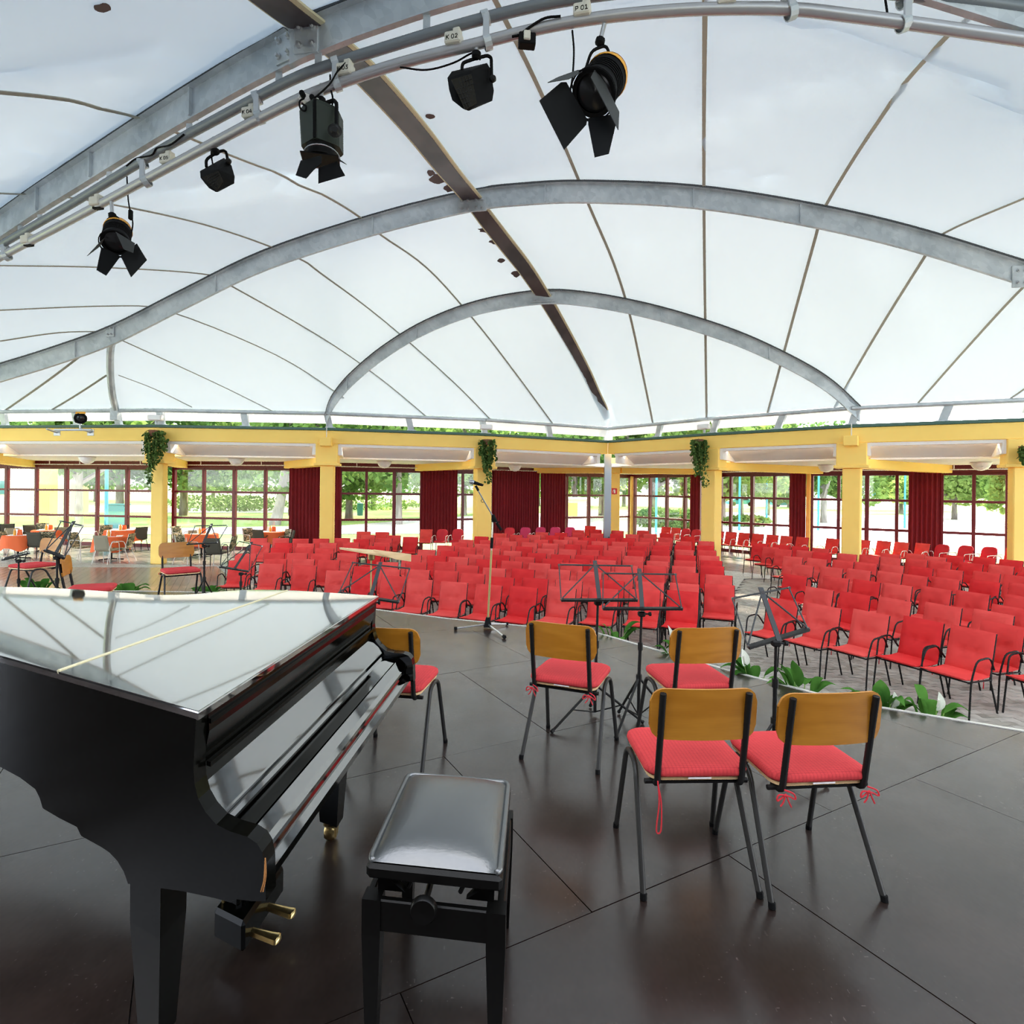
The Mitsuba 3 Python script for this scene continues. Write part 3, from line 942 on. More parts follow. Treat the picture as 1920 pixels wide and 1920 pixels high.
seams_px = [[(1225, 796), (1205, 700), (1180, 585), (1150, 490), (1105, 385), (1060, 275), (1000, 140), (930, 0), (905, -50)],
            [(1325, 788), (1323, 650), (1320, 400), (1320, 200), (1322, 0), (1322, -50)],
            [(1438, 778), (1475, 640), (1530, 440), (1550, 380), (1650, 220), (1760, 80), (1835, 10), (1890, -50)],
            [(1560, 770), (1640, 630), (1735, 478), (1770, 435), (1920, 370), (2000, 335)],
            [(1718, 758), (1800, 665), (1905, 550), (1990, 470)],
            [(1888, 750), (1920, 728), (2000, 670)],
            [(1038, 796), (960, 690), (890, 600), (800, 500), (715, 440), (660, 395), (560, 340), (430, 288), (270, 222), (130, 185), (0, 170), (-60, 165)],
            [(918, 784), (850, 715), (720, 600), (600, 510), (560, 483), (450, 440), (330, 405), (190, 378), (120, 366), (0, 360), (-60, 358)],
            [(802, 782), (715, 710), (600, 630), (430, 533), (380, 512), (200, 500), (0, 496), (-60, 495)],
            [(645, 745), (520, 665), (320, 583), (215, 572), (0, 580), (-60, 584)],
            [(512, 770), (400, 715), (225, 635)], [(360, 762), (290, 728), (222, 702)],
            [(10, 768), (90, 712), (165, 655)], [(96, 768), (150, 735), (200, 702)], [(0, 638), (110, 622), (200, 620)]]
for sp in seams_px:
    P = [on_roof(x, y, 0.02) for x, y in curve(sp, 5)]
    P = np.array([p for p in P if p is not None])
    if len(P) > 3:
        P[1:-1] = (P[:-2] + P[1:-1] * 2 + P[2:]) / 4
        put('ceiling', 'seam', sweep(P, [(-0.03, -0.006), (0.03, -0.006), (0.03, 0.006), (-0.03, 0.006)]), 'm_seam', label='pale tan welded seam')
# flaking brown patches beside the ridge
for x, y, sx, sy in ((822, 333, 16, 10), (806, 216, 9, 5), (845, 352, 14, 7), (808, 322, 8, 6), (912, 430, 16, 5), (930, 452, 13, 5), (940, 487, 7, 4), (968, 512, 9, 6), (590, 26, 12, 5), (193, 10, 16, 8), (832, 300, 7, 5)):
    rr = [(x + sx * (0.7 + 0.5 * rng.random()) * math.cos(t), y + sy * (0.7 + 0.5 * rng.random()) * math.sin(t)) for t in np.linspace(0, 2 * math.pi, 12, endpoint=False)]
    P = [on_roof(*q, 0.02) for q in rr]
    if all(p is not None for p in P):
        put('ceiling', 'flaking_patch', sheet(P, 0.004), 'm_peel', label='brown flaking patch')

thing('ridge_beam', 'dark brown curved ridge beam running up from the corner post', 'steel beam')
hw = np.interp(np.arange(len(hp)), [0, 6, 30, len(hp) - 1], [0.09, 0.14, 0.24, 0.20])


def strip(P, us, dz):
    t = np.gradient(P, axis=0); t /= np.linalg.norm(t, axis=1, keepdims=True)
    sd = np.c_[t[:, 1], -t[:, 0], 0 * t[:, 0]]; sd /= np.linalg.norm(sd, axis=1, keepdims=True)
    up_ = np.cross(sd, t)
    V, n = [], len(us)
    for i in range(len(P)):
        V += [P[i] + sd[i] * hw[i] * u + up_[i] * z_ for u, z_ in zip(us, dz)]
    F_ = []
    for i in range(len(P) - 1):
        for j in range(n):
            j2 = (j + 1) % n
            F_ += [[i * n + j, i * n + j2, (i + 1) * n + j2], [i * n + j, (i + 1) * n + j2, (i + 1) * n + j]]
    return np.array(V), np.array(F_)


put('ridge_beam', 'channel', strip(hp - [0, 0, 0.02], [-0.78, 0.78, 0.78, 0.2, -0.2, -0.78], [-0.07, -0.07, -0.03, -0.045, -0.045, -0.03]), 'm_hip', smooth=40)
for s in (-1, 1):
    put('ridge_beam', 'edge_seal', strip(hp - [0, 0, 0.02], [s * 0.78, s * 1.0, s * 1.0, s * 0.78], [-0.06, -0.045, -0.02, -0.02]), 'm_hip_edge', label='yellowed edge seal')


def ibeam(h, w, t=0.022, tw=0.02, wb=0.034):
    return [(-w, 0), (w, 0), (w, -t), (tw, -t), (tw, -h + t), (wb, -h + t), (wb, -h), (-wb, -h), (-wb, -h + t), (-tw, -h + t), (-tw, -t), (-w, -t)]


def taper_rib(P, h0, h1, w):
    n = len(P); hs = np.linspace(h0, h1, n) if np.isscalar(h0) else h0
    v, f = sweep(P, ibeam(1.0, w))
    sec = None
    m = 12
    for k in range(n):
        blk = v[k * m:(k + 1) * m]
        dz = blk[:, 2] - P[k][2]
        blk[:, 2] = P[k][2] + np.where(dz < -0.5, dz + 1 - hs[k], dz)
    for base, k in ((n * m, 0), (n * m + (len(v) - n * m) // 2, n - 1)):
        blk = v[base:base + (len(v) - n * m) // 2]
        dz = blk[:, 2] - P[k][2]
        blk[:, 2] = P[k][2] + np.where(dz < -0.5, dz + 1 - hs[k], dz)
    return v, f


def rib(name, label, pieces, plates, stiff):
    k = thing(name, label, 'steel beam')
    for P, h0, h1, w in pieces:
        put(k, 'web', taper_rib(P, h0, h1, w), 'm_galv')
        put(k, 'top_flange', sweep(P + [0, 0, 0.012], [(-w - 0.01, -0.03), (w + 0.01, -0.03), (w + 0.01, 0.006), (-w - 0.01, 0.006)]), 'm_galv_dark', label='dark top flange')
    for c, d, w_, h_, cols in plates:
        R = frame2(d)
        pl = put(k, 'splice_plate', box(c, (w_, 0.03, h_), R, 0.004), 'm_galv')
        nr = np.array([d[1], -d[0], 0])
        for ix in cols:
            for iz in (-0.27, 0.27):
                b = c + R @ np.array([ix * w_, 0, 0]) + np.array([0, 0, iz * h_]) + nr * 0.015
                put(pl, 'bolt', lathe([(0, 0.034), (0.022, 0.034), (0.022, 0.02), (0.05, 0.018), (0.05, 0.0)], 6, b, b + nr), 'm_steel')
    for c, d, h_ in stiff:
        put(k, 'stiffener', box(c, (0.02, 0.12, h_), frame2(d)), 'm_galv')
    return k


n3 = np.array([d3[1], -d3[0], 0]); n1 = np.array([d1[1], -d1[0], 0])


def stf(P, fr, d, h):
    o_ = []
    for t in fr:
        p = P[int(t * (len(P) - 1))]
        o_.append((p - np.array([0, 0, h * 0.5]), d, h * 0.9))
    return o_


rib('roof_rib', 'galvanised steel arch rib nearest the far corner, springing from two yellow columns', [(rib3, 0.34, 0.34, 0.09)],
    [(np.array([*H3, UL(1015, 558, H3, d3)[2]]) + n3 * 0.03, d3, 0.60, 0.27, (-0.36, -0.14, 0.14, 0.36))], stf(rib3, (0.2, 0.35, 0.68, 0.82), d3, 0.34))
rib('roof_rib', 'galvanised steel arch rib across the middle of the roof', [(rib2, 0.40, 0.40, 0.11)],
    [(np.array([*H2, UL(872, 386, H2, d3)[2]]) + n3 * 0.03, d3, 0.62, 0.30, (-0.36, -0.14, 0.14, 0.36)),
     (UL(209, 622, H2, d3) + n3 * 0.04, d3, 0.22, 0.26, (-0.2, 0.2)), (UL(1912, 520, H2, d3) + n3 * 0.04, d3, 0.3, 0.40, (-0.2, 0.2))],
    stf(rib2, (0.16, 0.3, 0.42, 0.6, 0.72, 0.8), d3, 0.40))
cpl = UL(548, 92, N1, d1)
k = rib('roof_rib', 'galvanised steel arch rib nearest the stage carrying the lighting tubes', [(rib1l, 0.36, 0.36, 0.09), (rib1r, 0.36, 0.36, 0.09)],
    [(UL(540, 93, N1, d1) + n1 * 0.03, d1, 0.26, 0.30, (-0.3, 0.25)), (UL(577, 75, N1, d3) + n3 * 0.03, d3, 0.26, 0.32, (-0.25, 0.3))], stf(rib1l, (0.35, 0.55, 0.75), d1, 0.36))
# curved strut at the left and the corner post
k = thing('roof_strut', 'curved steel strut between the left beam and the middle rib', 'steel beam')
s0 = on_chain(218, ZRING)[0]; s1 = UL(211, 628, H2, d3) - np.array([0, 0, 0.08])
cv = [s0]
for t, (x, y) in zip((0.25, 0.5, 0.75), ((211, 740), (207, 700), (207, 660))):
    D = s0[1] + (s1[1] - s0[1]) * t
    cv.append(UD(x, y, D))
cv.append(s1)
cv = curve(cv, 5)
put(k, 'bar', tube(cv, 0.085, 8), 'm_galv', smooth=40)
put(k, 'shoe', box(s0 + np.array([0, -0.06, -0.1]), (0.2, 0.12, 0.34), None, 0.01), 'm_galv')
k = thing('corner_post', 'tall galvanised steel post standing in the corner of the court', 'post')
cp = UD(1139, 912, 20.25)
ztop = UD(1139, 778, 20.25)[2]
w = 0.115
put(k, 'shaft', hull([[cp[0] + sx * w, cp[1] + sy * w * 0.9, zz] for sx in (-1, 1) for sy in (-1, 1) for zz in (0.0, 3.55)]), 'm_post')
put(k, 'head', hull([[cp[0] + sx * w * 1.25 + o_, cp[1] + sy * w, zz] for sx in (-1, 1) for sy in (-1, 1) for zz, o_ in ((3.55, 0.0), (3.8, -0.0), (ztop, 0.0))]), 'm_post')
for sx in (-1, 1):
    put(k, 'clamp_plate', box((cp[0] + sx * 0.15, cp[1] + 0.14, 3.55), (0.12, 0.05, 0.22), None, 0.006), 'm_pipe_dark')
put(k, 'rear_channel', box((cp[0] + 0.14, cp[1] + 0.18, 4.0), (0.07, 0.12, 0.75)), 'm_galv')

# ================================================================== the stage: grand piano
ZL = STAGE + 1.0
Nn = U(372, 1335, ZL)[:2]
Ff = U(710, 1117, ZL)[:2]
dd = U(0, 1230, ZL)[:2] - Nn; dd /= np.linalg.norm(dd)          # along the bass side, away from the keyboard
kk = Ff - Nn; KL = np.linalg.norm(kk); kk = kk / KL             # along the keyboard


def pn(x, y, off=0.0):
    """(t, z) on the bass side of the piano seen at a picture point."""
    q = UL(x, y, Nn + kk * off, dd)
    return (q[:2] - Nn - kk * off) @ dd, q[2]


def pp(t, s, z):
    q = Nn + dd * t + kk * s
    return np.array([q[0], q[1], z])


def kprism(tz, s0, s1):
    f = lambda s: (lambda q: np.c_[(Nn[0] + dd[0] * q[:, 0] + kk[0] * s), (Nn[1] + dd[1] * q[:, 0] + kk[1] * s), q[:, 1]])
    return prism(tz, f(s0), f(s1))


piano = thing('grand_piano', 'black high gloss grand piano with closed lid at the left of the stage', 'piano')
lid_far = [tuple(U(x, y, ZL)[:2]) for x, y in curve([(710, 1117), (620, 1111), (540, 1106.5), (475, 1105.5), (425, 1108), (375, 1113), (330, 1115), (280, 1114.5), (220, 1110), (150, 1105), (80, 1101.5), (0, 1100)], 4)]
tail = [(-3.20, 3.36), (-3.44, 3.20), (-3.52, 2.98), tuple(Nn + dd * 2.80), tuple(Nn + dd * 2.60)]
hinge_a, hinge_b = U(112, 1257, ZL)[:2], U(540, 1106.5, ZL)[:2]
lid_all = Polygon([tuple(Nn)] + lid_far + tail).buffer(0)
hd = (hinge_b - hinge_a) / np.linalg.norm(hinge_b - hinge_a); hn = np.array([hd[1], -hd[0]])
front_half = Polygon([tuple(hinge_a - hd * 2 + hn * 0.004), tuple(hinge_b + hd * 2 + hn * 0.004), tuple(hinge_b + hd * 2 + hn * 5), tuple(hinge_a - hd * 2 + hn * 5)])


def lidmesh(poly):
    ms = []
    for (off, z0, z1) in ((0.0, ZL - 0.019, ZL - 0.004), (-0.004, ZL - 0.023, ZL)):
        ms.append(flat(poly.buffer(off), z0, z1))
    return cat(ms)


put(piano, 'lid', lidmesh(lid_all.difference(front_half)), 'm_lid', label='main lid, mirroring the roof')
put(piano, 'front_lid', lidmesh(lid_all.intersection(front_half)), 'm_lid', label='front lid flap')
hz = ZL - 0.001
put(piano, 'hinge', tube([[*(hinge_a - hd * 0.005), hz], [*(hinge_b - hd * 0.01), hz]], 0.0055, 8), 'm_hinge', label='long brass hinge')
# inner case under the lid
case = lid_all.buffer(-0.022)
cutf = Polygon([tuple(Nn + dd * 0.02 - kk * 3), tuple(Nn + dd * 0.02 + kk * 5), tuple(Nn - dd * 3 + kk * 5), tuple(Nn - dd * 3 - kk * 3)])
put(piano, 'rim', flat(case.difference(cutf), STAGE + 0.655, ZL - 0.024), 'm_lacquer')
# cheek and bass side panel with its stepped bracket
prof = [pn(x, y) for x, y in [(366, 1349), (363, 1400), (361, 1440), (363, 1472), (370, 1500), (384, 1525), (404, 1548), (430, 1561), (462, 1571), (480, 1583), (490, 1600), (495, 1625), (497, 1692), (470, 1692), (440, 1688), (432, 1695), (400, 1686), (340, 1673), (238, 1659), (230, 1636), (218, 1616), (203, 1600), (188, 1590), (170, 1580), (150, 1569), (142, 1552), (110, 1536), (78, 1517), (72, 1497), (64, 1481), (35, 1459), (0, 1440)]]
prof = prof + [(1.35, STAGE + 0.665), (2.55, STAGE + 0.665), (2.55, ZL - 0.026)]
CHK = 0.055
put(piano, 'bass_side', kprism(prof, 0.004, CHK), 'm_lacquer', label='stepped bass side panel')
topc = prof[:13]
far_cheek = topc + [(0.10, topc[12][1]), (0.30, STAGE + 0.62), (0.30, ZL - 0.026)]
put(piano, 'treble_cheek', kprism(far_cheek, KL - CHK, KL - 0.004), 'm_lacquer')
tA, zA = pn(372, 1352); tB, zB = pn(384, 1466, 0.05); tC, zC = pn(417, 1524, 0.05); tD, zD = pn(468, 1566, 0.05); tE, zE = pn(494, 1592, 0.05)
zbot = pn(497, 1690)[1]
tA = 0.012
S0, S1 = CHK + 0.001, KL - CHK - 0.001
put(piano, 'front_board', kprism([(tA, ZL - 0.026), (tA - 0.006, ZL - 0.07), (tB + 0.018, zB + 0.03), (tB + 0.02, zB - 0.05), (0.06, zB - 0.05), (0.06, ZL - 0.026)], S0, S1), 'm_lacquer')
for z in (ZL - 0.045, zB + 0.045):
    put(piano, 'front_moulding', kprism([(tA - 0.012, z - 0.006), (tA - 0.012, z + 0.006), (tA + 0.004, z + 0.006), (tA + 0.004, z - 0.006)], S0, S1), 'm_lacquer')
put(piano, 'fallboard', kprism([(tB + 0.018, zB), (tC + 0.003, zC), (tC - 0.002, zC - 0.004), (tC - 0.006, zC - 0.016), (tC - 0.018, zC - 0.0235), (tD + 0.010, zD), (tD + 0.006, zD - 0.02), (tB + 0.018, zD - 0.03)], S0, S1), 'm_cover', label='closed key cover')
put(piano, 'key_slip', kprism([(tD + 0.005, zD + 0.001), (tD - 0.002, zD + 0.006), (tE + 0.014, zE + 0.006), (tE, zE - 0.006), (tE - 0.002, zE - 0.016), (tE + 0.006, zE - 0.022), (tE + 0.006, zE - 0.062), (tD + 0.005, zE - 0.062)], S0, S1), 'm_cover', label='key slip rail')
put(piano, 'key_bed', kprism([(tE + 0.002, zE - 0.045), (tE - 0.018, zE - 0.056), (tE - 0.020, zE - 0.075), (tE + 0.000, zE - 0.085), (tE + 0.004, zbot), (0.22, zbot), (0.22, zE - 0.06)], S0, S1), 'm_cover')
put(piano, 'key_cord', cat([tube(curve([pp(*[pn(495, 1608)[0] - 0.004, 0.0, pn(495, 1608)[1]]), pp(pn(496, 1640)[0] - 0.004, 0.0, pn(496, 1640)[1]), pp(pn(492, 1670)[0] - 0.003, -0.002, pn(492, 1670)[1])]), 0.0016, 5),
                            tube(curve([pp(*[pn(495, 1608)[0] - 0.004, 0.0, pn(495, 1608)[1]]), pp(pn(494, 1645)[0] - 0.004, -0.004, pn(494, 1645)[1]), pp(pn(489, 1669)[0] - 0.003, -0.004, pn(489, 1669)[1])]), 0.0016, 5)]), 'm_cord', label='hanging orange key cord')


def piano_leg(t0, t1, s0, s1, ztop, name='leg'):
    q = []
    for f_, z_ in ((1.0, ztop), (0.98, ztop - 0.25), (0.66, STAGE + 0.085)):
        tm, sm = (t0 + t1) / 2, (s0 + s1) / 2
        for tt in (tm + (t0 - tm) * f_, tm + (t1 - tm) * f_):
            for ss in (sm + (s0 - sm) * f_, sm + (s1 - sm) * f_):
                q.append(pp(tt, ss, z_))
    lg = put(piano, name, hull(q), 'm_lacquer')
    c = pp((t0 + t1) / 2, (s0 + s1) / 2, STAGE)
    put(lg, 'caster_fork', cat([box(c + [0, 0, 0.075], (0.06, 0.05, 0.03), None, 0.008), box(c + [-0.022, 0, 0.05], (0.006, 0.035, 0.06)), box(c + [0.022, 0, 0.05], (0.006, 0.035, 0.06))]), 'm_brass', label='brass caster fork')
    put(lg, 'caster', lathe([(0, 0.008), (0, 0.036), (0.012, 0.041), (0.032, 0.041), (0.044, 0.036), (0.044, 0.008)], 18, c + [-0.022, 0, 0.042], c + [1, 0, 0.042]), 'm_brass', smooth=40, label='brass caster wheel')
    return lg


tl0 = pn(298, 1690)[0]; tl1 = pn(240, 1690)[0]
piano_leg(tl0, tl1, 0.006, 0.12, zbot + 0.02)
lf = U(621, 1573, STAGE)
sf = (lf[:2] - Nn) @ np.linalg.inv(np.array([dd, kk]))
piano_leg(sf[0] - 0.075, sf[0] + 0.075, sf[1] - 0.06, sf[1] + 0.06, zbot + 0.02)
piano_leg(2.45, 2.59, 0.25, 0.39, STAGE + 0.66)
# lyre with pedals
sl = 0.52
lb = pp(0.19, sl + 0.02, STAGE + 0.105)
Rl = np.array([[dd[0], kk[0], 0], [dd[1], kk[1], 0], [0, 0, 1.0]])
put(piano, 'pedal_box', box(lb, (0.15, 0.30, 0.10), Rl, 0.012), 'm_lacquer')
put(piano, 'lyre_post', cat([box(pp(0.18, sl + s_, STAGE + 0.38), (0.045, 0.05, 0.50), Rl, 0.008) for s_ in (-0.05, 0.09)] + [box(pp(0.18, sl + 0.02, STAGE + 0.20), (0.05, 0.26, 0.05), Rl, 0.01)]), 'm_lacquer')
for s_ in (-0.09, 0.13):
    put(piano, 'lyre_rod', tube([pp(0.24, sl + s_, STAGE + 0.12), pp(0.30, sl + s_, STAGE + 0.62)], 0.006, 6), 'm_brass_dull')
for tip in (U(553, 1713, STAGE + 0.078), U(525, 1761, STAGE + 0.078)):
    ex = np.array([-0.20, 0.03, 0.0])
    pts = curve([tip + ex + [0, 0, 0.022], tip + ex * 0.55 + [0, 0, 0.014], tip + ex * 0.15 + [0, 0, 0.002], tip], 5)
    w_ = np.interp(np.linspace(0, 1, len(pts)), [0, 0.4, 0.8, 0.93, 1], [0.011, 0.013, 0.021, 0.020, 0.009])
    v, f = [], []
    ms = []
    vv = np.vstack([[p + np.array([0.1 * sw * w_[i], sw * w_[i], zz]) for sw, zz in ((-1, -0.006), (1, -0.006), (0.8, 0.007), (0, 0.011), (-0.8, 0.007))] for i, p in enumerate(pts)])
    ff = []
    for i in range(len(pts) - 1):
        for j in range(5):
            j2 = (j + 1) % 5
            ff += [[i * 5 + j, i * 5 + j2, i * 5 + 5 + j2], [i * 5 + j, i * 5 + 5 + j2, i * 5 + 5 + j]]
    for b_ in (0, (len(pts) - 1) * 5):
        ff += [[b_, b_ + 1, b_ + 2], [b_, b_ + 2, b_ + 3], [b_, b_ + 3, b_ + 4]]
    put(piano, 'pedal', (vv, np.array(ff)), 'm_brass', smooth=40, label='brass pedal')

# ------------------------------------------------------------------ piano bench
bench = thing('piano_bench', 'black adjustable piano bench with padded leather seat in the foreground', 'bench')
zb = STAGE + 0.52
BA, BB, BC, BD = [U(x, y, zb)[:2] for x, y in ((683, 1600), (946, 1632), (955, 1452), (765, 1440))]
bx = (BB - BA + BC - BD) / 2; bw = np.linalg.norm(bx); bx /= bw
by = (BD - BA + BC - BB) / 2; bl = np.linalg.norm(by); by /= bl
bc = (BA + BB + BC + BD) / 4
Rb = np.array([[bx[0], by[0], 0], [bx[1], by[1], 0], [0, 0, 1.0]])


def bp(u, w_, z):
    q = bc + bx * u + by * w_
    return np.array([q[0], q[1], z])


n_ = 25
gu, gw = np.meshgrid(np.linspace(-1, 1, n_), np.linspace(-1, 1, n_), indexing='ij')
prf = lambda a_: np.clip(1 - np.abs(a_) ** 5, 0, 1) ** 0.7
hgt = 0.034 * (prf(gu) * prf(gw)) + 0.022 * (1 - gu ** 2) * (1 - gw ** 2)
V = np.array([bp(gu.flat[i] * (bw / 2 - 0.012), gw.flat[i] * (bl / 2 - 0.012), zb - 0.024 + hgt.flat[i]) for i in range(n_ * n_)])
Fq = []
for i in range(n_ - 1):
    for j in range(n_ - 1):
        a_ = i * n_ + j
        Fq += [[a_, a_ + n_, a_ + n_ + 1], [a_, a_ + n_ + 1, a_ + 1]]
put(bench, 'seat_pad', (V, np.array(Fq)), 'm_leather', smooth=True, uv=np.c_[gu.ravel(), gw.ravel()], label='black leather seat pad')
rr = [bp(u * (bw / 2 - 0.008), w_ * (bl / 2 - 0.008), zb - 0.022) for u, w_ in ((-1, -1), (1, -1), (1, 1), (-1, 1), (-1, -1), (1, -1))]
pipe = bend(rr, 0.03, 5)[3:-3]
put(bench, 'piping', tube(pipe, 0.009, 8), 'm_leather', smooth=True)
put(bench, 'seat_board', box(bp(0, 0, zb - 0.048), (bw, bl, 0.042), Rb, 0.01), 'm_black_wood')
za = STAGE + 0.395
iw, il = bw / 2 - 0.005, bl / 2 - 0.015
for s_ in (-1, 1):
    put(bench, 'apron', box(bp(0, s_ * il, za - 0.045), (bw - 0.06, 0.022, 0.09), Rb, 0.004), 'm_black_wood')
    put(bench, 'apron', box(bp(s_ * iw, 0, za - 0.045), (0.022, bl - 0.06, 0.09), Rb, 0.004), 'm_black_wood')
    put(bench, 'knob', lathe([(0, 0.012), (0.03, 0.012), (0.03, 0.031), (0.036, 0.037), (0.05, 0.037), (0.056, 0.033), (0.058, 0.0)], 20, bp(-0.02, s_ * (il + 0.0), za + 0.01), bp(-0.02, s_ * 9, za + 0.01)), 'm_black_wood', smooth=35, label='round height knob')
    for t_ in (-1, 1):
        q = []
        for f_, z_ in ((0.027, za), (0.027, za - 0.1), (0.017, STAGE)):
            for a_ in (-1, 1):
                for b_ in (-1, 1):
                    q.append(bp(s_ * (iw - 0.012 + 0.0 * f_) + a_ * f_, t_ * (il - 0.012) + b_ * f_, z_))
        put(bench, 'leg', hull(q), 'm_black_wood')
        put(bench, 'corner_brace', hull([bp(s_ * (iw - 0.02), t_ * (il - 0.03), zb - 0.07), bp(s_ * (iw - 0.02), t_ * (il - 0.05), zb - 0.07), bp(s_ * (iw - 0.02), t_ * (il - 0.03), za), bp(s_ * (iw - 0.10), t_ * (il - 0.03), za), bp(s_ * (iw - 0.10), t_ * (il - 0.05), za), bp(s_ * (iw - 0.05), t_ * (il - 0.05), zb - 0.07)]), 'm_black_wood')
    for u in (-0.10, 0.06):
        put(bench, 'scissor_arm', tube([bp(u, s_ * 0.12, za - 0.05), bp(u + 0.05, s_ * 0.12, zb - 0.065)], 0.007, 6), 'm_black_metal')
put(bench, 'spindle', tube([bp(-0.02, -il, za + 0.01), bp(-0.02, il, za + 0.01)], 0.009, 8), 'm_black_metal')


# ------------------------------------------------------------------ wooden stage chairs
def rounded(w_, h_, r, n=5):
    o_ = []
    for cx, cy, a0 in ((w_ / 2 - r, h_ / 2 - r, 0), (-w_ / 2 + r, h_ / 2 - r, 90), (-w_ / 2 + r, -h_ / 2 + r, 180), (w_ / 2 - r, -h_ / 2 + r, 270)):
        for t_ in np.linspace(a0, a0 + 90, n):
            o_.append((cx + r * math.cos(math.radians(t_)), cy + r * math.sin(math.radians(t_))))
    return np.array(o_)


def pad(w_, l_, thick, r, n=22, sag=0.0, puff=0.6):
    """A soft cushion: rounded plan, puffed faces; uv over its plan."""
    ou = rounded(w_, l_, r, 8)
    m_ = len(ou)
    rings = [(1.0, 0.0), (0.985, 0.33), (0.94, 0.48), (0.80, 0.58), (0.5, 0.62), (0.2, 0.63)]
    V, UVs = [], []
    lv = [(s_, h_) for s_, h_ in rings] + []
    for s_, h_ in reversed(lv):
        V.append(np.c_[ou * s_, np.full(m_, -h_ * thick * 0.7)])
    for s_, h_ in lv[1:]:
        V.append(np.c_[ou * s_, np.full(m_, h_ * thick)])
    V = np.vstack(V)
    k_ = len(V) // m_
    F_ = []
    for a_ in range(k_ - 1):
        for j in range(m_):
            j2 = (j + 1) % m_
            F_ += [[a_ * m_ + j, a_ * m_ + j2, (a_ + 1) * m_ + j2], [a_ * m_ + j, (a_ + 1) * m_ + j2, (a_ + 1) * m_ + j]]
    V = np.vstack([V, [0, 0, -0.63 * thick * 0.7], [0, 0, 0.64 * thick]])
    for j in range(m_):
        j2 = (j + 1) % m_
        F_ += [[len(V) - 2, j2, j], [len(V) - 1, (k_ - 1) * m_ + j, (k_ - 1) * m_ + j2]]
    V[:, 2] += sag * (V[:, 0] ** 2) * 4
    return V, np.array(F_), np.c_[V[:, 0], V[:, 1]]


SH = 0.43
ch = {}
seat_out = rounded(0.385, 0.385, 0.05)
ch['seat'] = (mikit.ply(slab(seat_out, SH, SH + 0.012), 'm_pale_wood'), 'm_pale_wood')
pv, pf, puv = pad(0.41, 0.41, 0.044, 0.07)
ch['cushion'] = (mikit.ply((pv + [0, -0.005, SH + 0.030], pf), 'm_stage_cushion', smooth=True, uv=puv), None)
# back board: bent plywood
bo = rounded(0.415, 0.20, 0.055, 7)


def bent(off):
    def f(q):
        x, h_ = q[:, 0], q[:, 1]
        y = -0.245 + 0.55 * x ** 2 - 0.10 * h_ + off
        return np.c_[x, y, 0.705 + h_ - 0.10 * x ** 2 * 0]
    return f


def subdiv_prism(poly, f0, f1, n=15):
    """prism of a wide outline split in strips so that it can bend."""
    pg = Polygon(poly); x0_, _, x1_, _ = pg.bounds
    ms = []
    xs = x0_ + (x1_ - x0_) * (0.5 - 0.5 * np.cos(np.linspace(0, math.pi, n))) * 0.5 + (x1_ - x0_) * np.linspace(0, 1, n) * 0.5
    from shapely.geometry import box as sbox
    up, lo = [], []
    for x in xs:
        x = min(max(x, x0_ + 1e-4), x1_ - 1e-4)
        ln = pg.intersection(sbox(x - 1e-6, -9, x + 1e-6, 9)).bounds
        lo.append((x, ln[1])); up.append((x, ln[3]))
    lo, up = np.array(lo), np.array(up)
    A0, A1, B0, B1 = f0(lo), f0(up), f1(lo), f1(up)
    V = np.vstack([A0, A1, B0, B1])
    F_ = []
    for i in range(n - 1):
        for (a_, b_, fl) in ((0, 1, 0), (2, 3, 1), (1, 3, 0), (0, 2, 1)):
            q = [a_ * n + i, a_ * n + i + 1, b_ * n + i + 1, b_ * n + i]
            F_ += [[q[0], q[1], q[2]], [q[0], q[2], q[3]]] if fl == 0 else [[q[0], q[2], q[1]], [q[0], q[3], q[2]]]
    return V, np.array(F_)


bv, bf = subdiv_prism(bo, bent(0.0), bent(-0.011), 21)
m_ = trimesh.Trimesh(bv, bf, process=False); m_.fix_normals()
ch['backrest'] = (mikit.ply(m_, 'm_back_wood', smooth=40), 'm_back_wood')
for s_, nm in ((-1, 'leg_frame'), (1, 'leg_frame_001')):
    P = bend([(s_ * 0.225, -0.24, 0.0), (s_ * 0.205, -0.02, SH - 0.005), (s_ * 0.205, 0.13, SH - 0.005), (s_ * 0.225, 0.24, 0.0)], 0.06, 5)
    ch[nm] = (mikit.ply(tube(P, 0.0115, 8), 'm_grey_tube', smooth=50), 'm_grey_tube')
    P2 = bend([(s_ * 0.165, -0.13, SH - 0.02), (s_ * 0.165, -0.195, SH - 0.018), (s_ * 0.165, -0.262, 0.79)], 0.03, 4)
    ch[nm.replace('leg_frame', 'back_post')] = (mikit.ply(tube(P2, 0.0125, 8), 'm_black_metal', smooth=50), 'm_black_metal')
    for y_, sf2 in ((-0.24, ''), (0.24, '_002')):
        ch[('foot' if s_ < 0 else 'foot_001') if y_ < 0 else ('foot_002' if s_ < 0 else 'foot_003')] = (mikit.ply(tube([(s_ * 0.2255, y_, 0.001), (s_ * 0.2245, y_ * 0.985, 0.022)], 0.0135, 8), 'm_black_paint'), 'm_black_paint')
for y_, nm in ((-0.16, 'crossbar'), (0.12, 'crossbar_001')):
    ch[nm] = (mikit.ply(tube([(-0.205, y_, SH - 0.018), (0.205, y_, SH - 0.018)], 0.010, 8), 'm_black_metal'), 'm_black_metal')
ch['seat_label'] = (mikit.ply(box((0.0, -0.202, SH + 0.012), (0.09, 0.004, 0.006)), 'm_cloth_white'), None)


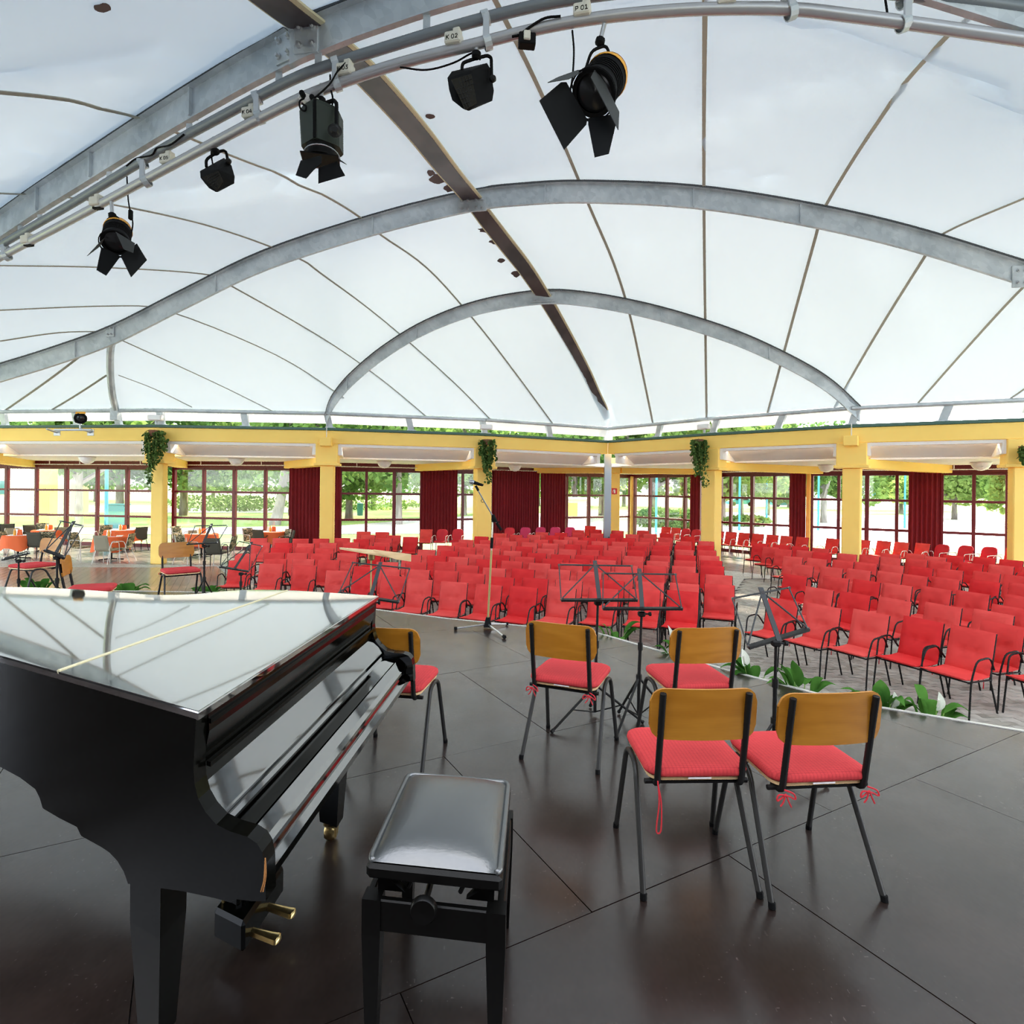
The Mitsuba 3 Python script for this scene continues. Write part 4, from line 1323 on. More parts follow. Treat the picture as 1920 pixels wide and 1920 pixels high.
def tie(s_, long):
    c = np.array([s_ * 0.168, -0.215, SH - 0.012])
    if long:
        return cat([tube(curve([c + q for q in np.array([(0, 0, 0.02), (0.004, -0.008, -0.06), (-0.006, -0.01, -0.15), (-0.002, -0.01, -0.175), (0.012, -0.01, -0.16), (0.012, -0.008, -0.06), (0, 0, 0.01)])], 4), 0.003, 5)])
    return cat([tube(curve([c + q for q in np.array([(0, 0, 0.01), (0.03, -0.012, 0.0), (0.036, -0.014, -0.02), (0.01, -0.012, -0.008), (-0.028, -0.012, -0.002), (-0.034, -0.012, -0.024), (-0.004, -0.01, -0.006)])], 4), 0.0032, 5),
                tube(curve([c + q for q in np.array([(0, -0.01, 0), (0.012, -0.012, -0.03), (0.022, -0.012, -0.05)])], 3), 0.003, 5), tube(curve([c + q for q in np.array([(0, -0.01, 0), (-0.01, -0.012, -0.03), (-0.022, -0.012, -0.045)])], 3), 0.003, 5)])


ties = {(s_, l_): mikit.ply(tie(s_, l_), 'm_red_tie') for s_ in (-1, 1) for l_ in (0, 1)}


def stage_chair(P, face, label, tie_spec=((-1, 0), (1, 0)), y_rear=True):
    """P: plan point midway between the rear feet; face: plan direction the sitter looks."""
    k = thing('stage_chair', label, 'chair', 'wooden stage chairs with red cushions')
    face = np.asarray(face, float) / np.linalg.norm(face)
    x_ = np.array([face[1], -face[0]])
    R = np.array([[x_[0], face[0], 0], [x_[1], face[1], 0], [0, 0, 1.0]])
    c = np.asarray(P[:2]) + face * 0.24
    M = M4(R, (c[0], c[1], STAGE))
    for nm, (d_, mt) in ch.items():
        put(k, nm, placed(d_, M), None)
    for t_ in tie_spec:
        put(k, 'cushion__tie', placed(ties[t_], M), None, label='red cushion tie')
    return k


def feet(a_, b_, c_, d_):
    A_, B_, C_, D_ = [U(*q, STAGE)[:2] for q in (a_, b_, c_, d_)]
    return (A_ + B_) / 2, (C_ + D_) / 2 - (A_ + B_) / 2


P, f_ = feet((975, 1426), (1122, 1448), (1026, 1366), (1156, 1367)); stage_chair(P, (0.38, 0.92), 'wooden stage chair with red cushion, alone right of the microphone stand')
P, f_ = feet((1205, 1700), (1423, 1671), (1176, 1561), (1358, 1542)); stage_chair(P, (-0.04, 0.99), 'wooden stage chair with red cushion, left of the front pair, a long tie hanging down', ((-1, 1),))
P, f_ = feet((1442, 1721), (1660, 1675), (1392, 1573), (1576, 1550)); stage_chair(P, (-0.10, 0.99), 'wooden stage chair with red cushion, right of the front pair and nearest the stage edge')
stage_chair(U(1325, 1174, STAGE + 0.81), (-0.13, 1), 'wooden stage chair with red cushion standing just beyond the front pair', ())
stage_chair(U(717, 1174, STAGE + 0.81), (0.16, 1), 'wooden stage chair half hidden behind the keyboard end of the piano', ())
stage_chair(U(331, 1019, STAGE + 0.79), (0.62, -0.70), 'wooden stage chair with red cushion facing right beyond the piano lid', ((1, 0),))
stage_chair(U(97, 1010, STAGE + 0.80), (-0.30, -0.9), 'wooden stage chair with red cushion facing the piano at the far left', ())
stage_chair(U(122, 1044, STAGE + 0.80), (0.88, 0.42), 'wooden stage chair with red cushion turned to the right, at the far left', ())


# ------------------------------------------------------------------ music stands
def music_stand(label, D, bot, top, cen, pole, hub, feetp, tilt=0.16, m1='m_black_metal', m2='m_grey_metal', extra=()):
    k = thing('music_stand', label, 'music stand')
    Bp = [UD(x, y, D - 0.02 + o_) for (x, y), o_ in zip(bot, extra or (0, 0))]
    Tp = [UD(x, y, D + tilt + o_) for (x, y), o_ in zip(top, extra or (0, 0))]
    c1, c0 = UD(*cen[0], D + tilt), UD(*cen[1], D)
    flatbar = lambda a_, b_, w_, t_=0.004: hull([p + np.array([0, 0, 0]) + q for p in (a_, b_) for q in np.array([(-t_, -t_, -w_), (t_, t_, -w_), (-t_, -t_, w_), (t_, t_, w_)])])
    put(k, 'lip', cat([hull([p + q for p in Bp for q in np.array([(0, -0.03, -0.011), (0, -0.03, 0.002), (0, 0.012, -0.011), (0, 0.012, 0.006)])])]), m1)
    put(k, 'top_bar', tube(Tp, 0.0055, 6), m2)
    dv = (c0 - c1) / np.linalg.norm(c0 - c1)
    sd = np.array([1.0, 0, 0])
    put(k, 'spine', hull([p + sd * a_ + np.array([0, b_, 0]) for p in (c1 - dv * 0.03, c0 + dv * 0.02) for a_ in (-0.014, 0.014) for b_ in (-0.005, 0.005)]), m2)
    for i in (0, 1):
        put(k, 'side_bar', tube([Bp[i], Tp[i]], 0.0042, 6), m2)
        put(k, 'diagonal', tube([Bp[i], c1], 0.0048, 6), m2)
    for p in (*Bp, *Tp, c1):
        put(k, 'rivet', lathe([(0, 0.009), (0.006, 0.009), (0.006, 0)], 8, p + [0, -0.006, 0], p + [0, -1, 0]), 'm_chrome')
    p1 = UD(*pole[0], D)
    ft = [U(x, y, STAGE) for x, y in feetp]
    hb = UD(*hub, D)
    base = np.array([hb[0], hb[1], max(STAGE + 0.02, hb[2] - 0.26)])
    mid = (p1 + hb) / 2
    put(k, 'tube', cat([tube([p1, mid], 0.0085, 8), tube([mid - [0, 0, 0.01], hb], 0.0115, 8), tube([hb, base], 0.0115, 8)]), m1)
    put(k, 'collar', cat([tube([mid + [0, 0, 0.02], mid - [0, 0, 0.03]], 0.017, 8), tube([hb + [0, 0, 0.02], hb - [0, 0, 0.02]], 0.02, 8)]), m1)
    put(k, 'knob', cat([box(p1 + [0.0, 0, 0.0], (0.05, 0.04, 0.035), None, 0.008), lathe([(0, 0.006), (0.03, 0.006), (0.03, 0.014), (0.045, 0.014), (0.045, 0)], 8, p1 + [0.02, 0, 0], p1 + [1, 0, 0])]), m1)
    for p in ft:
        p = p + [0, 0, 0.012]
        put(k, 'tripod_leg', cat([tube([hb, p], 0.0085, 6), tube([p - (p - hb) * 0.03, p + (p - hb) * 0.012], 0.0125, 7)]), m1)
        put(k, 'brace', tube([base, hb + (p - hb) * 0.55], 0.005, 5), m1)
    return k


music_stand('folding music stand behind the lone stage chair, left of a pair', 4.06, [(1052, 1124), (1194, 1124)], [(1048, 1059), (1184, 1061)], [(1116, 1058), (1124, 1124)], [(1121, 1130), 0], (1116, 1284), [(1035, 1375), (1206, 1358), (1107, 1326)])
music_stand('folding music stand beside the chair beyond the front pair, right of a pair', 4.0, [(1130, 1140), (1278, 1140)], [(1131, 1075), (1266, 1077)], [(1199, 1073), (1204, 1140)], [(1203, 1151), 0], (1198, 1270), [(1155, 1386), (1262, 1352), (1160, 1338)])
music_stand('folding music stand turned aside, between the front pair and the right audience block', 3.3, [(1402, 1212), (1514, 1178)], [(1373, 1122), (1479, 1102)], [(1429, 1110), (1459, 1195)], [(1455, 1206), 0], (1452, 1352), [(1551, 1476), (1387, 1452), (1500, 1420)], extra=(0.0, 0.12))
music_stand('folding music stand behind the far corner of the piano lid', 4.6, [(636, 1111), (748, 1128)], [(662, 1055), (768, 1066)], [(712, 1060), (695, 1120)], [(697, 1130), 0], (697, 1195), [(660, 1270), (735, 1262), (690, 1240)])
music_stand('folding music stand beside the leftmost stage chair, nearest the left picture edge', 6.4, [(7, 1049), (55, 1037)], [(9, 1046), (54, 1033)], [(32, 1040), (33, 1046)], [(35, 1052), 0], (35, 1125), [(10, 1190), (60, 1190), (35, 1175)], tilt=0.30)
music_stand('folding music stand in front of the chair turned to the right', 5.4, [(86, 1031), (121, 1044)], [(115, 977), (156, 986)], [(136, 982), (104, 1038)], [(107, 1046), 0], (107, 1130), [(80, 1215), (135, 1215), (110, 1200)], tilt=0.2)
music_stand('folding music stand over the chair facing right beyond the piano lid', 7.3, [(352, 1020), (408, 1017)], [(366, 986), (427, 985)], [(396, 985), (381, 1019)], [(383, 1024), 0], (383, 1085), [(355, 1138), (410, 1138), (385, 1128)], tilt=0.22)
music_stand('folding music stand in front of the leftmost front row audience chair', 7.0, [(413, 1062), (467, 1071)], [(448, 1015), (492, 1024)], [(470, 1020), (440, 1066)], [(452, 1076), 0], (451, 1110), [(425, 1150), (478, 1150), (455, 1142)], tilt=0.2)
# conductor's desk
k = thing('conductor_desk', 'pale wooden conductor desk on a thin brass pole beyond the piano', 'music stand')
Dd = 5.9
put(k, 'desk_board', hull([UD(636, 1026, Dd - 0.1), UD(637, 1030, Dd - 0.1), UD(742, 1048, Dd - 0.22), UD(771, 1052, Dd - 0.2), UD(771, 1047, Dd - 0.2), UD(770, 1041, Dd + 0.25), UD(702, 1031, Dd + 0.3), UD(702, 1035, Dd + 0.3)]), 'm_pale_wood')
put(k, 'ledge', hull([UD(x, y, Dd - o_) for x, y, o_ in ((742, 1049, 0.24), (771, 1053, 0.22), (771, 1039, 0.22), (700, 1030, 0.24), (700, 1034, 0.24), (742, 1049, 0.2), (771, 1053, 0.18), (771, 1039, 0.18))]), 'm_pale_wood')
put(k, 'tilt_joint', box(UD(697, 1043, Dd), (0.06, 0.06, 0.08), None, 0.012), 'm_brass_dull')
q = UD(696, 1048, Dd)
put(k, 'pole', tube([q, (q[0], q[1], STAGE + 0.45)], 0.008, 8), 'm_brass_dull')
put(k, 'lower_tube', tube([(q[0], q[1], STAGE + 0.5), (q[0], q[1], STAGE + 0.03)], 0.016, 8), 'm_black_metal')
for t_ in (20, 140, 260):
    e = np.array([q[0] + 0.3 * math.cos(math.radians(t_)), q[1] + 0.3 * math.sin(math.radians(t_)), STAGE + 0.012])
    put(k, 'tripod_leg', tube([(q[0], q[1], STAGE + 0.16), e], 0.010, 6), 'm_black_metal')

# microphone stand
k = thing('microphone_stand', 'microphone stand with boom arm standing at the stage front', 'microphone stand')
Dm = 6.55
hb = UD(914.5, 1170, Dm)
p0, p1 = UD(916, 1163, Dm), UD(921.5, 1032, Dm)
put(k, 'lower_tube', tube([hb, p1], 0.012, 10), 'm_brass_dull', smooth=50)
put(k, 'upper_tube', tube([p1, UD(924, 975, Dm)], 0.009, 10), 'm_chrome', smooth=50)
put(k, 'clutch', tube([UD(921.7, 1028, Dm), UD(922.5, 1008, Dm)], 0.017, 10), 'm_black_paint')
put(k, 'hub', hull([hb + [a_ * 0.045, b_ * 0.045, -0.03] for a_ in (-1, 1) for b_ in (-1, 1)] + [hb + [a_ * 0.02, b_ * 0.02, 0.075] for a_ in (-1, 1) for b_ in (-1, 1)]), 'm_black_paint')
for x, y in ((853, 1182), (951, 1173), (946, 1198)):
    e = U(x, y, STAGE) + [0, 0, 0.02]
    lg = put(k, 'tripod_leg', tube([hb + [0, 0, 0.0], e], 0.010, 8), 'm_chrome')
    put(lg, 'rubber_foot', tube([e + (hb - e) * 0.06, e, e - (hb - e) * 0.02], 0.019, 8), 'm_black_paint')
piv = UD(924.5, 970, Dm)
put(k, 'boom_clamp', cat([box(UD(925, 972, Dm), (0.035, 0.05, 0.09), None, 0.01), tube([UD(924, 966, Dm - 0.02), UD(930, 978, Dm - 0.02)], 0.02, 8), tube([UD(926, 978, Dm - .03), UD(937, 979, Dm - .03)], 0.006, 6)]), 'm_black_paint')
put(k, 'boom', tube([UD(896, 919, Dm), UD(932, 982, Dm)], 0.0075, 8), 'm_chrome')
put(k, 'counterweight', tube([UD(931, 980, Dm), UD(940, 994, Dm)], 0.016, 8), 'm_black_paint')
put(k, 'clip', tube([UD(897, 920, Dm), UD(892, 911, Dm)], 0.014, 8), 'm_black_paint')
put(k, 'cable_ring', tube([UD(905 + 3 * math.cos(t_), 939 + 3 * math.sin(t_), Dm) for t_ in np.linspace(0, 6.2, 9)], 0.003, 5), 'm_black_paint')
k = thing('microphone', 'grey headed vocal microphone clipped to the boom stand', 'microphone')
a_, b_ = UD(884, 903.5, Dm), UD(906, 910, Dm)
ln = np.linalg.norm(b_ - a_)
put(k, 'head', lathe([(-0.028, 0.003), (-0.02, 0.018), (0.0, 0.027), (0.02, 0.026), (0.032, 0.02)], 12, a_, b_), 'm_mic', smooth=True)
put(k, 'handle', lathe([(0.03, 0.021), (0.05, 0.019), (ln, 0.012), (ln + 0.002, 0)], 12, a_, b_), 'm_black_paint', smooth=40)


# ------------------------------------------------------------------ peace lilies in front of the stage
def leaf_mesh(base, tip, width, droop, nseg=8, cup=0.25):
    base, tip = np.asarray(base, float), np.asarray(tip, float)
    d_ = tip - base; L_ = np.linalg.norm(d_)
    hz_ = np.array([d_[0], d_[1], 0]); hz_ /= np.linalg.norm(hz_) + 1e-9
    side = np.cross(d_ / L_, [0, 0, 1.0])
    if np.linalg.norm(side) < 0.2:
        side = np.cross(d_ / L_, [0.3, -1, 0.0])
    side /= np.linalg.norm(side)
    nrm = np.cross(side, d_ / L_)
    V, F_ = [], []
    for i in range(nseg + 1):
        t_ = i / nseg
        p = base + d_ * t_ + np.array([0, 0, droop * math.sin(math.pi * t_)])
        w_ = width * (math.sin(math.pi * min(1, t_ ** 0.75 * 0.97 + 0.03)) ** 0.85) + 0.002
        for s_ in (-1, 0, 1):
            V.append(p + side * w_ * s_ + nrm * (abs(s_) * cup * w_))
    for i in range(nseg):
        for j in (0, 1):
            a_ = i * 3 + j
            F_ += [[a_, a_ + 3, a_ + 4], [a_, a_ + 4, a_ + 1]]
    return np.array(V), np.array(F_)


def lily(px, zoff, label, leaves, flowers=(), seed=1, D_off=0.14, group=None):
    """leaves / flowers: picture points of their tips; the pot stands on the hall floor in front of the stage."""
    r_ = np.random.default_rng(seed)
    k = thing('peace_lily', label, 'plant')
    i_ = np.interp(px, [q[0] for q in stage_px], [q[1] for q in stage_px])
    e = U(px, i_, STAGE)[:2]
    j = int(np.searchsorted([q[0] for q in stage_px], px)); j = min(max(j, 1), len(edge) - 1)
    dirn = edge[j] - edge[j - 1]; nn = np.array([-dirn[1], dirn[0]]); nn /= np.linalg.norm(nn)
    c = e + nn * D_off
    v, f = lathe([(0, 0.0), (0, 0.085), (0.20, 0.115), (0.205, 0.10), (0.18, 0.0)], 14)
    put(k, 'pot', (v + [c[0], c[1], 0.0], f), 'm_pot')
    put(k, 'stand', box((c[0], c[1], 0.02), (0.2, 0.2, 0.04)), 'm_pot')
    base = np.array([c[0], c[1], 0.19])
    for (x, y, w_, dr_) in leaves:
        tip = UD(x, y, c[1] + r_.uniform(-0.05, 0.10))
        mid = base + (tip - base) * 0.45 + np.array([0, 0, 0.12])
        lf_ = put(k, 'leaf', leaf_mesh(mid, tip, w_ * 1.15, dr_), 'm_leaf', smooth=True)
        put(lf_, 'stalk', tube(curve([base, base * 0.5 + mid * 0.5 + [0, 0, 0.04], mid]), 0.004, 5), 'm_stem')
    for _ in range(6):
        a_ = r_.uniform(0, 2 * math.pi)
        mid = base + [0.09 * math.cos(a_), 0.07 * math.sin(a_), 0.30 + r_.uniform(0, 0.12)]
        tip = mid + [0.20 * math.cos(a_), 0.12 * math.sin(a_) + 0.03, r_.uniform(-0.06, 0.14)]
        lf_ = put(k, 'leaf', leaf_mesh(mid, tip, r_.uniform(0.035, 0.055), 0.05), 'm_leaf', smooth=True)
        put(lf_, 'stalk', tube(curve([base, base * 0.5 + mid * 0.5 + [0, 0, 0.04], mid]), 0.004, 5), 'm_stem')
    for (x, y) in flowers:
        tip = UD(x, y, c[1] - 0.02)
        mid = base + (tip - base) * 0.75
        fl = put(k, 'flower', leaf_mesh(mid, tip, 0.04, 0.0, cup=0.7), 'm_lily', smooth=True, label='white lily spathe')
        put(fl, 'spadix', tube([mid + [0, -0.012, 0.03], mid + (tip - mid) * 0.6 + [0, -0.015, 0]], 0.008, 6), 'm_ivory')
        put(fl, 'stalk', tube(curve([base, (base + mid) / 2 + [0.01, 0, 0], mid]), 0.004, 5), 'm_stem')


lily(1268, 0, 'peace lily with one white bloom at the bend of the stage front', [(1226, 1212, 0.05, 0.05), (1240, 1202, 0.055, 0.06), (1285, 1222, 0.05, 0.05), (1262, 1212, 0.05, 0.04)], [(1252, 1172), (1262, 1186)], 1)
lily(1398, 0, 'small peace lily behind the second chair row on stage, left of a bigger leafy plant', [(1393, 1243, 0.055, 0.03), (1415, 1248, 0.045, 0.05), (1425, 1272, 0.04, 0.04), (1380, 1250, 0.035, 0.04)], [(1391, 1216)], 2)
lily(1490, 0, 'peace lily with broad upright leaves at the stage front', [(1486, 1238, 0.055, 0.02), (1460, 1243, 0.045, 0.03), (1440, 1272, 0.05, 0.05), (1545, 1272, 0.04, 0.05), (1484, 1290, 0.05, 0.05), (1462, 1262, 0.04, 0.05), (1445, 1250, 0.03, 0.05)], [], 3)
lily(1655, 0, 'peace lily with an upright bright leaf and one bloom beside the right front stage chair', [(1651, 1274, 0.05, 0.02), (1640, 1290, 0.05, 0.02), (1660, 1320, 0.05, 0.05), (1685, 1308, 0.045, 0.05), (1650, 1305, 0.04, 0.03)], [(1676, 1297)], 4)
lily(1748, 0, 'rightmost peace lily with one tall narrow bloom and drooping leaves', [(1695, 1312, 0.05, 0.06), (1738, 1312, 0.055, 0.06), (1722, 1308, 0.05, 0.05), (1800, 1332, 0.045, 0.06), (1806, 1345, 0.04, 0.05), (1760, 1345, 0.05, 0.02)], [(1760, 1297)], 5)
lily(1138, 0, 'small leafy plant at the stage front behind the lone stage chair', [(1115, 1175, 0.045, 0.05), (1140, 1176, 0.045, 0.05), (1150, 1186, 0.04, 0.05), (1128, 1170, 0.03, 0.05)], [], 6)
lily(232, 0, 'leafy plant at the stage front left of the chair facing right', [(205, 1100, 0.07, 0.06), (240, 1093, 0.07, 0.05), (252, 1106, 0.06, 0.05), (222, 1095, 0.05, 0.05)], [], 7)
lily(382, 0, 'leafy plant at the stage front under the music stand by the left column', [(354, 1104, 0.07, 0.05), (372, 1100, 0.07, 0.05), (398, 1100, 0.06, 0.05), (360, 1108, 0.05, 0.05)], [], 8)
lily(62, 0, 'leafy plant at the stage front at the far left', [(30, 1090, 0.06, 0.06), (45, 1084, 0.06, 0.06), (70, 1090, 0.06, 0.05), (80, 1098, 0.05, 0.05)], [], 9)


# ------------------------------------------------------------------ trailing ivy on the columns
def ivy(px, ytop, ybot, half, D, label, seed, tailx=None):
    r_ = np.random.default_rng(seed)
    k = thing('hanging_ivy', label, 'plant')
    kk_ = D / FPX
    lv, st = [], []
    quad = np.array([(0, 0, 0), (0.5, 0, 0.35), (0.35, 0, 0.9), (0, 0, 1.15), (-0.35, 0, 0.9), (-0.5, 0, 0.35)])
    for s_ in range(19):
        x0_ = px + r_.uniform(-half, half)
        ln_ = (ybot - ytop) * (r_.uniform(0.25, 0.75) if s_ > 3 else r_.uniform(0.85, 1.0))
        pts = []
        x = x0_
        Dj = D - r_.uniform(0.05, 0.42)
        tgt = px + (x0_ - px) * (1.25 if ln_ < 0.5 * (ybot - ytop) else 0.35) + (0 if tailx is None or s_ > 3 else tailx - px)
        for t_ in np.linspace(0, 1, 9):
            pts.append(UD(x0_ + (tgt - x0_) * t_ + r_.normal(0, 1.0), ytop + 6 - 8 * math.sin(min(1, t_ * 5) * math.pi) * 0.6 + ln_ * t_, Dj))
        pts = np.array(pts)
        st.append(tube(pts, 0.004, 3))
        for p in curve(pts, 6 if s_ > 3 else 3):
            for _ in range(1 if s_ > 3 else 2):
                sz = r_.uniform(0.04, 0.08)
                a_, b_, c_ = r_.uniform(0, 6.28), r_.normal(0, 0.6), r_.normal(2.6, 0.6)
                R = rotz(a_) @ np.array([[1, 0, 0], [0, math.cos(c_), -math.sin(c_)], [0, math.sin(c_), math.cos(c_)]])
                v = (quad * sz) @ R.T + p + r_.normal(0, 0.03, 3)
                lv.append((v, np.array([[0, 1, 2], [0, 2, 3], [0, 3, 4], [0, 4, 5]])))
    put(k, 'foliage', cat(lv), 'm_ivy', kind='stuff')
    put(k, 'vine', cat(st), 'm_stem')
    c = UD(px, ytop + 6, D - 0.16)
    v, f = lathe([(0, 0.0), (0, 0.10), (0.16, 0.14), (0.16, 0.0)], 12)
    put(k, 'basket', (v + c - [0, 0, 0.10], f), 'm_pot')


ivy(289, 805, 908, 17, PL[3][1] - 0.05, 'ivy hanging in a basket on the column beside the cafe tables', 11, 283)
ivy(914, 822, 900, 15, PL[1][1] - 0.05, 'ivy hanging in a basket on the column behind the microphone', 12, 916)
ivy(1310, 822, 908, 14, PR[1][1] + 0.12, 'ivy hanging in a basket on the column right of the corner post', 13, 1322)
ivy(1925, 836, 860, 8, PR[3][1] - 0.05, 'sprig of ivy on the beam at the right picture edge', 14)

# ================================================================== the audience: red cushioned armchairs
ac = {}


def grid_pad(P, nrm_f, w0, thick, tuft):
    """A pad along the centre line P (n, 3; in the y-z plane), w0 wide, thick; both faces and rims; uv."""
    n, m = len(P), 15
    us = np.linspace(-1, 1, m)
    s_ = np.linspace(0, 1, n)
    V, F_ = [], []
    for side in (1, -1):
        for i in range(n):
            for u in us:
                e = (1 - abs(u) ** 6) * (1 - abs(2 * s_[i] - 1) ** 8)
                h = thick * (0.10 + 0.42 * e)
                if side > 0:
                    for (tu, ts, dp, rd) in tuft:
                        h -= dp * math.exp(-((u - tu) ** 2 * (w0 / 2) ** 2 + (s_[i] - ts) ** 2 * 0.2) / rd ** 2)
                V.append(P[i] + np.array([u * w0 / 2, 0, 0]) + nrm_f[i] * h * side)
    N = n * m
    for i in range(n - 1):
        for j in range(m - 1):
            a = i * m + j
            F_ += [[a, a + 1, a + m + 1], [a, a + m + 1, a + m], [N + a, N + a + m + 1, N + a + 1], [N + a, N + a + m, N + a + m + 1]]
    b = [i for i in range(m)] + [i * m + m - 1 for i in range(1, n)] + [N - 1 - j for j in range(1, m)] + [i * m for i in range(n - 2, 0, -1)]
    for a, c in zip(b, b[1:] + b[:1]):
        F_ += [[a, N + a, N + c], [a, N + c, c]]
    t = trimesh.Trimesh(np.array(V), np.array(F_), process=False)
    t.fix_normals()
    return t


# chair local: sitter looks along -y; back foot of the seat at y = +0.20; z = 0 floor
bl_ = np.array([[0, 0.175 + 0.115 * t, 0.425 + 0.47 * t] for t in np.linspace(0, 1, 17)])
bn = np.tile(np.array([0, -0.97, 0.24]), (17, 1))
ac['back_cushion'] = mikit.ply(grid_pad(bl_, bn, 0.475, 0.055, [(-0.30, 0.46, 0.030, 0.034), (0.30, 0.46, 0.030, 0.034), (-0.30, 0.46, 0.012, 0.08), (0.30, 0.46, 0.012, 0.08), (0, 0.43, 0.014, 0.045), (-0.6, 0.44, 0.010, 0.05), (0.6, 0.44, 0.010, 0.05), (0.0, 0.10, 0.008, 0.10)]), 'm_red_0', smooth=35)
sl_ = np.array([[0, 0.185 - 0.44 * t, 0.425 - 0.02 * math.sin(t * 3.1) + 0.012 * t] for t in np.linspace(0, 1, 8)])
sn = np.tile(np.array([0, 0, 1.0]), (8, 1))
ac['seat_cushion'] = mikit.ply(grid_pad(sl_, sn, 0.485, 0.055, []), 'm_red_0', smooth=35)
for s_, sfx in ((-1, ''), (1, '_001')):
    P = bend([(s_ * 0.275, -0.235, 0.0), (s_ * 0.265, -0.19, 0.41), (s_ * 0.285, -0.13, 0.64), (s_ * 0.285, 0.10, 0.655), (s_ * 0.26, 0.215, 0.50)], 0.07, 3)
    ac['arm_frame' + sfx] = mikit.ply(tube(P, 0.0105, 6), 'm_black_metal', smooth=60)
    P = bend([(s_ * 0.25, 0.30, 0.0), (s_ * 0.245, 0.17, 0.40), (s_ * 0.24, 0.20, 0.46), (s_ * 0.235, 0.295, 0.885)], 0.05, 2)
    ac['rear_leg' + sfx] = mikit.ply(tube(P, 0.0105, 6), 'm_black_metal', smooth=60)
    ac['seat_rail' + sfx] = mikit.ply(tube([(s_ * 0.25, -0.215, 0.395), (s_ * 0.25, 0.19, 0.388)], 0.010, 5), 'm_black_metal')
ac['front_rail'] = mikit.ply(tube([(-0.265, -0.205, 0.395), (0.265, -0.205, 0.395)], 0.009, 5), 'm_black_metal')
ac_tie = mikit.ply(tube(curve([(0.16, 0.19, 0.40), (0.165, 0.20, 0.33), (0.16, 0.205, 0.26)], 3), 0.005, 4), 'm_red_tie')
# by the windows: the same chair with a pale frame, and round backed chairs
rb = rounded(0.43, 0.46, 0.13, 7)


def rbent(off):
    def f(q):
        x, h_ = q[:, 0], q[:, 1]
        return np.c_[x, 0.235 + 0.25 * h_ - 0.5 * x ** 2 + off, 0.665 + h_]
    return f


rv, rf = subdiv_prism(rb, rbent(0.0), rbent(0.045), 15)
rm = trimesh.Trimesh(rv, rf, process=False); rm.fix_normals()
ro = {'back_cushion': mikit.ply(rm, 'm_round_red', smooth=40)}
so = rounded(0.45, 0.44, 0.08, 5)
ro['seat_cushion'] = mikit.ply(slab(so * 1.0, 0.415, 0.465), 'm_round_red')
for s_, sfx in ((-1, ''), (1, '_001')):
    ro['arm_frame' + sfx] = mikit.ply(tube(bend([(s_ * 0.25, -0.22, 0.0), (s_ * 0.25, -0.19, 0.66), (s_ * 0.25, 0.20, 0.67), (s_ * 0.22, 0.22, 0.45)], 0.06, 3), 0.011, 6), 'm_white_tube', smooth=60)
    ro['rear_leg' + sfx] = mikit.ply(tube(bend([(s_ * 0.24, 0.25, 0.0), (s_ * 0.22, 0.17, 0.42), (s_ * 0.17, 0.29, 0.80)], 0.06, 2), 0.011, 6), 'm_white_tube', smooth=60)
ro['front_rail'] = mikit.ply(tube([(-0.24, -0.19, 0.405), (0.24, -0.19, 0.405)], 0.010, 5), 'm_white_tube')

placed_chairs = []
SA = 0.88                                         # size of the hall's chairs and tables
RED = ['m_red_0', 'm_red_1', 'm_red_2']


def audience(px, py, rel, label, group, kind='std', topz=0.895 * SA, clampw=False, back_off=0.29 * SA):
    tp = U(px, py, topz)[:2]
    if clampw:
        w_, _ = on_wall(px, 0.85)
        if np.linalg.norm(tp) > np.linalg.norm(w_) * 0.985:
            tp = tp / np.linalg.norm(tp) * np.linalg.norm(w_) * 0.985
    rr_ = tp / np.linalg.norm(tp)
    lf_ = np.array([-rr_[1], rr_[0]])
    a = math.radians(rel + rng.normal(0, 1.5))
    f_ = -rr_ * math.cos(a) + lf_ * math.sin(a)
    c = tp + f_ * back_off
    placed_chairs.append([c, f_, label, group, kind])


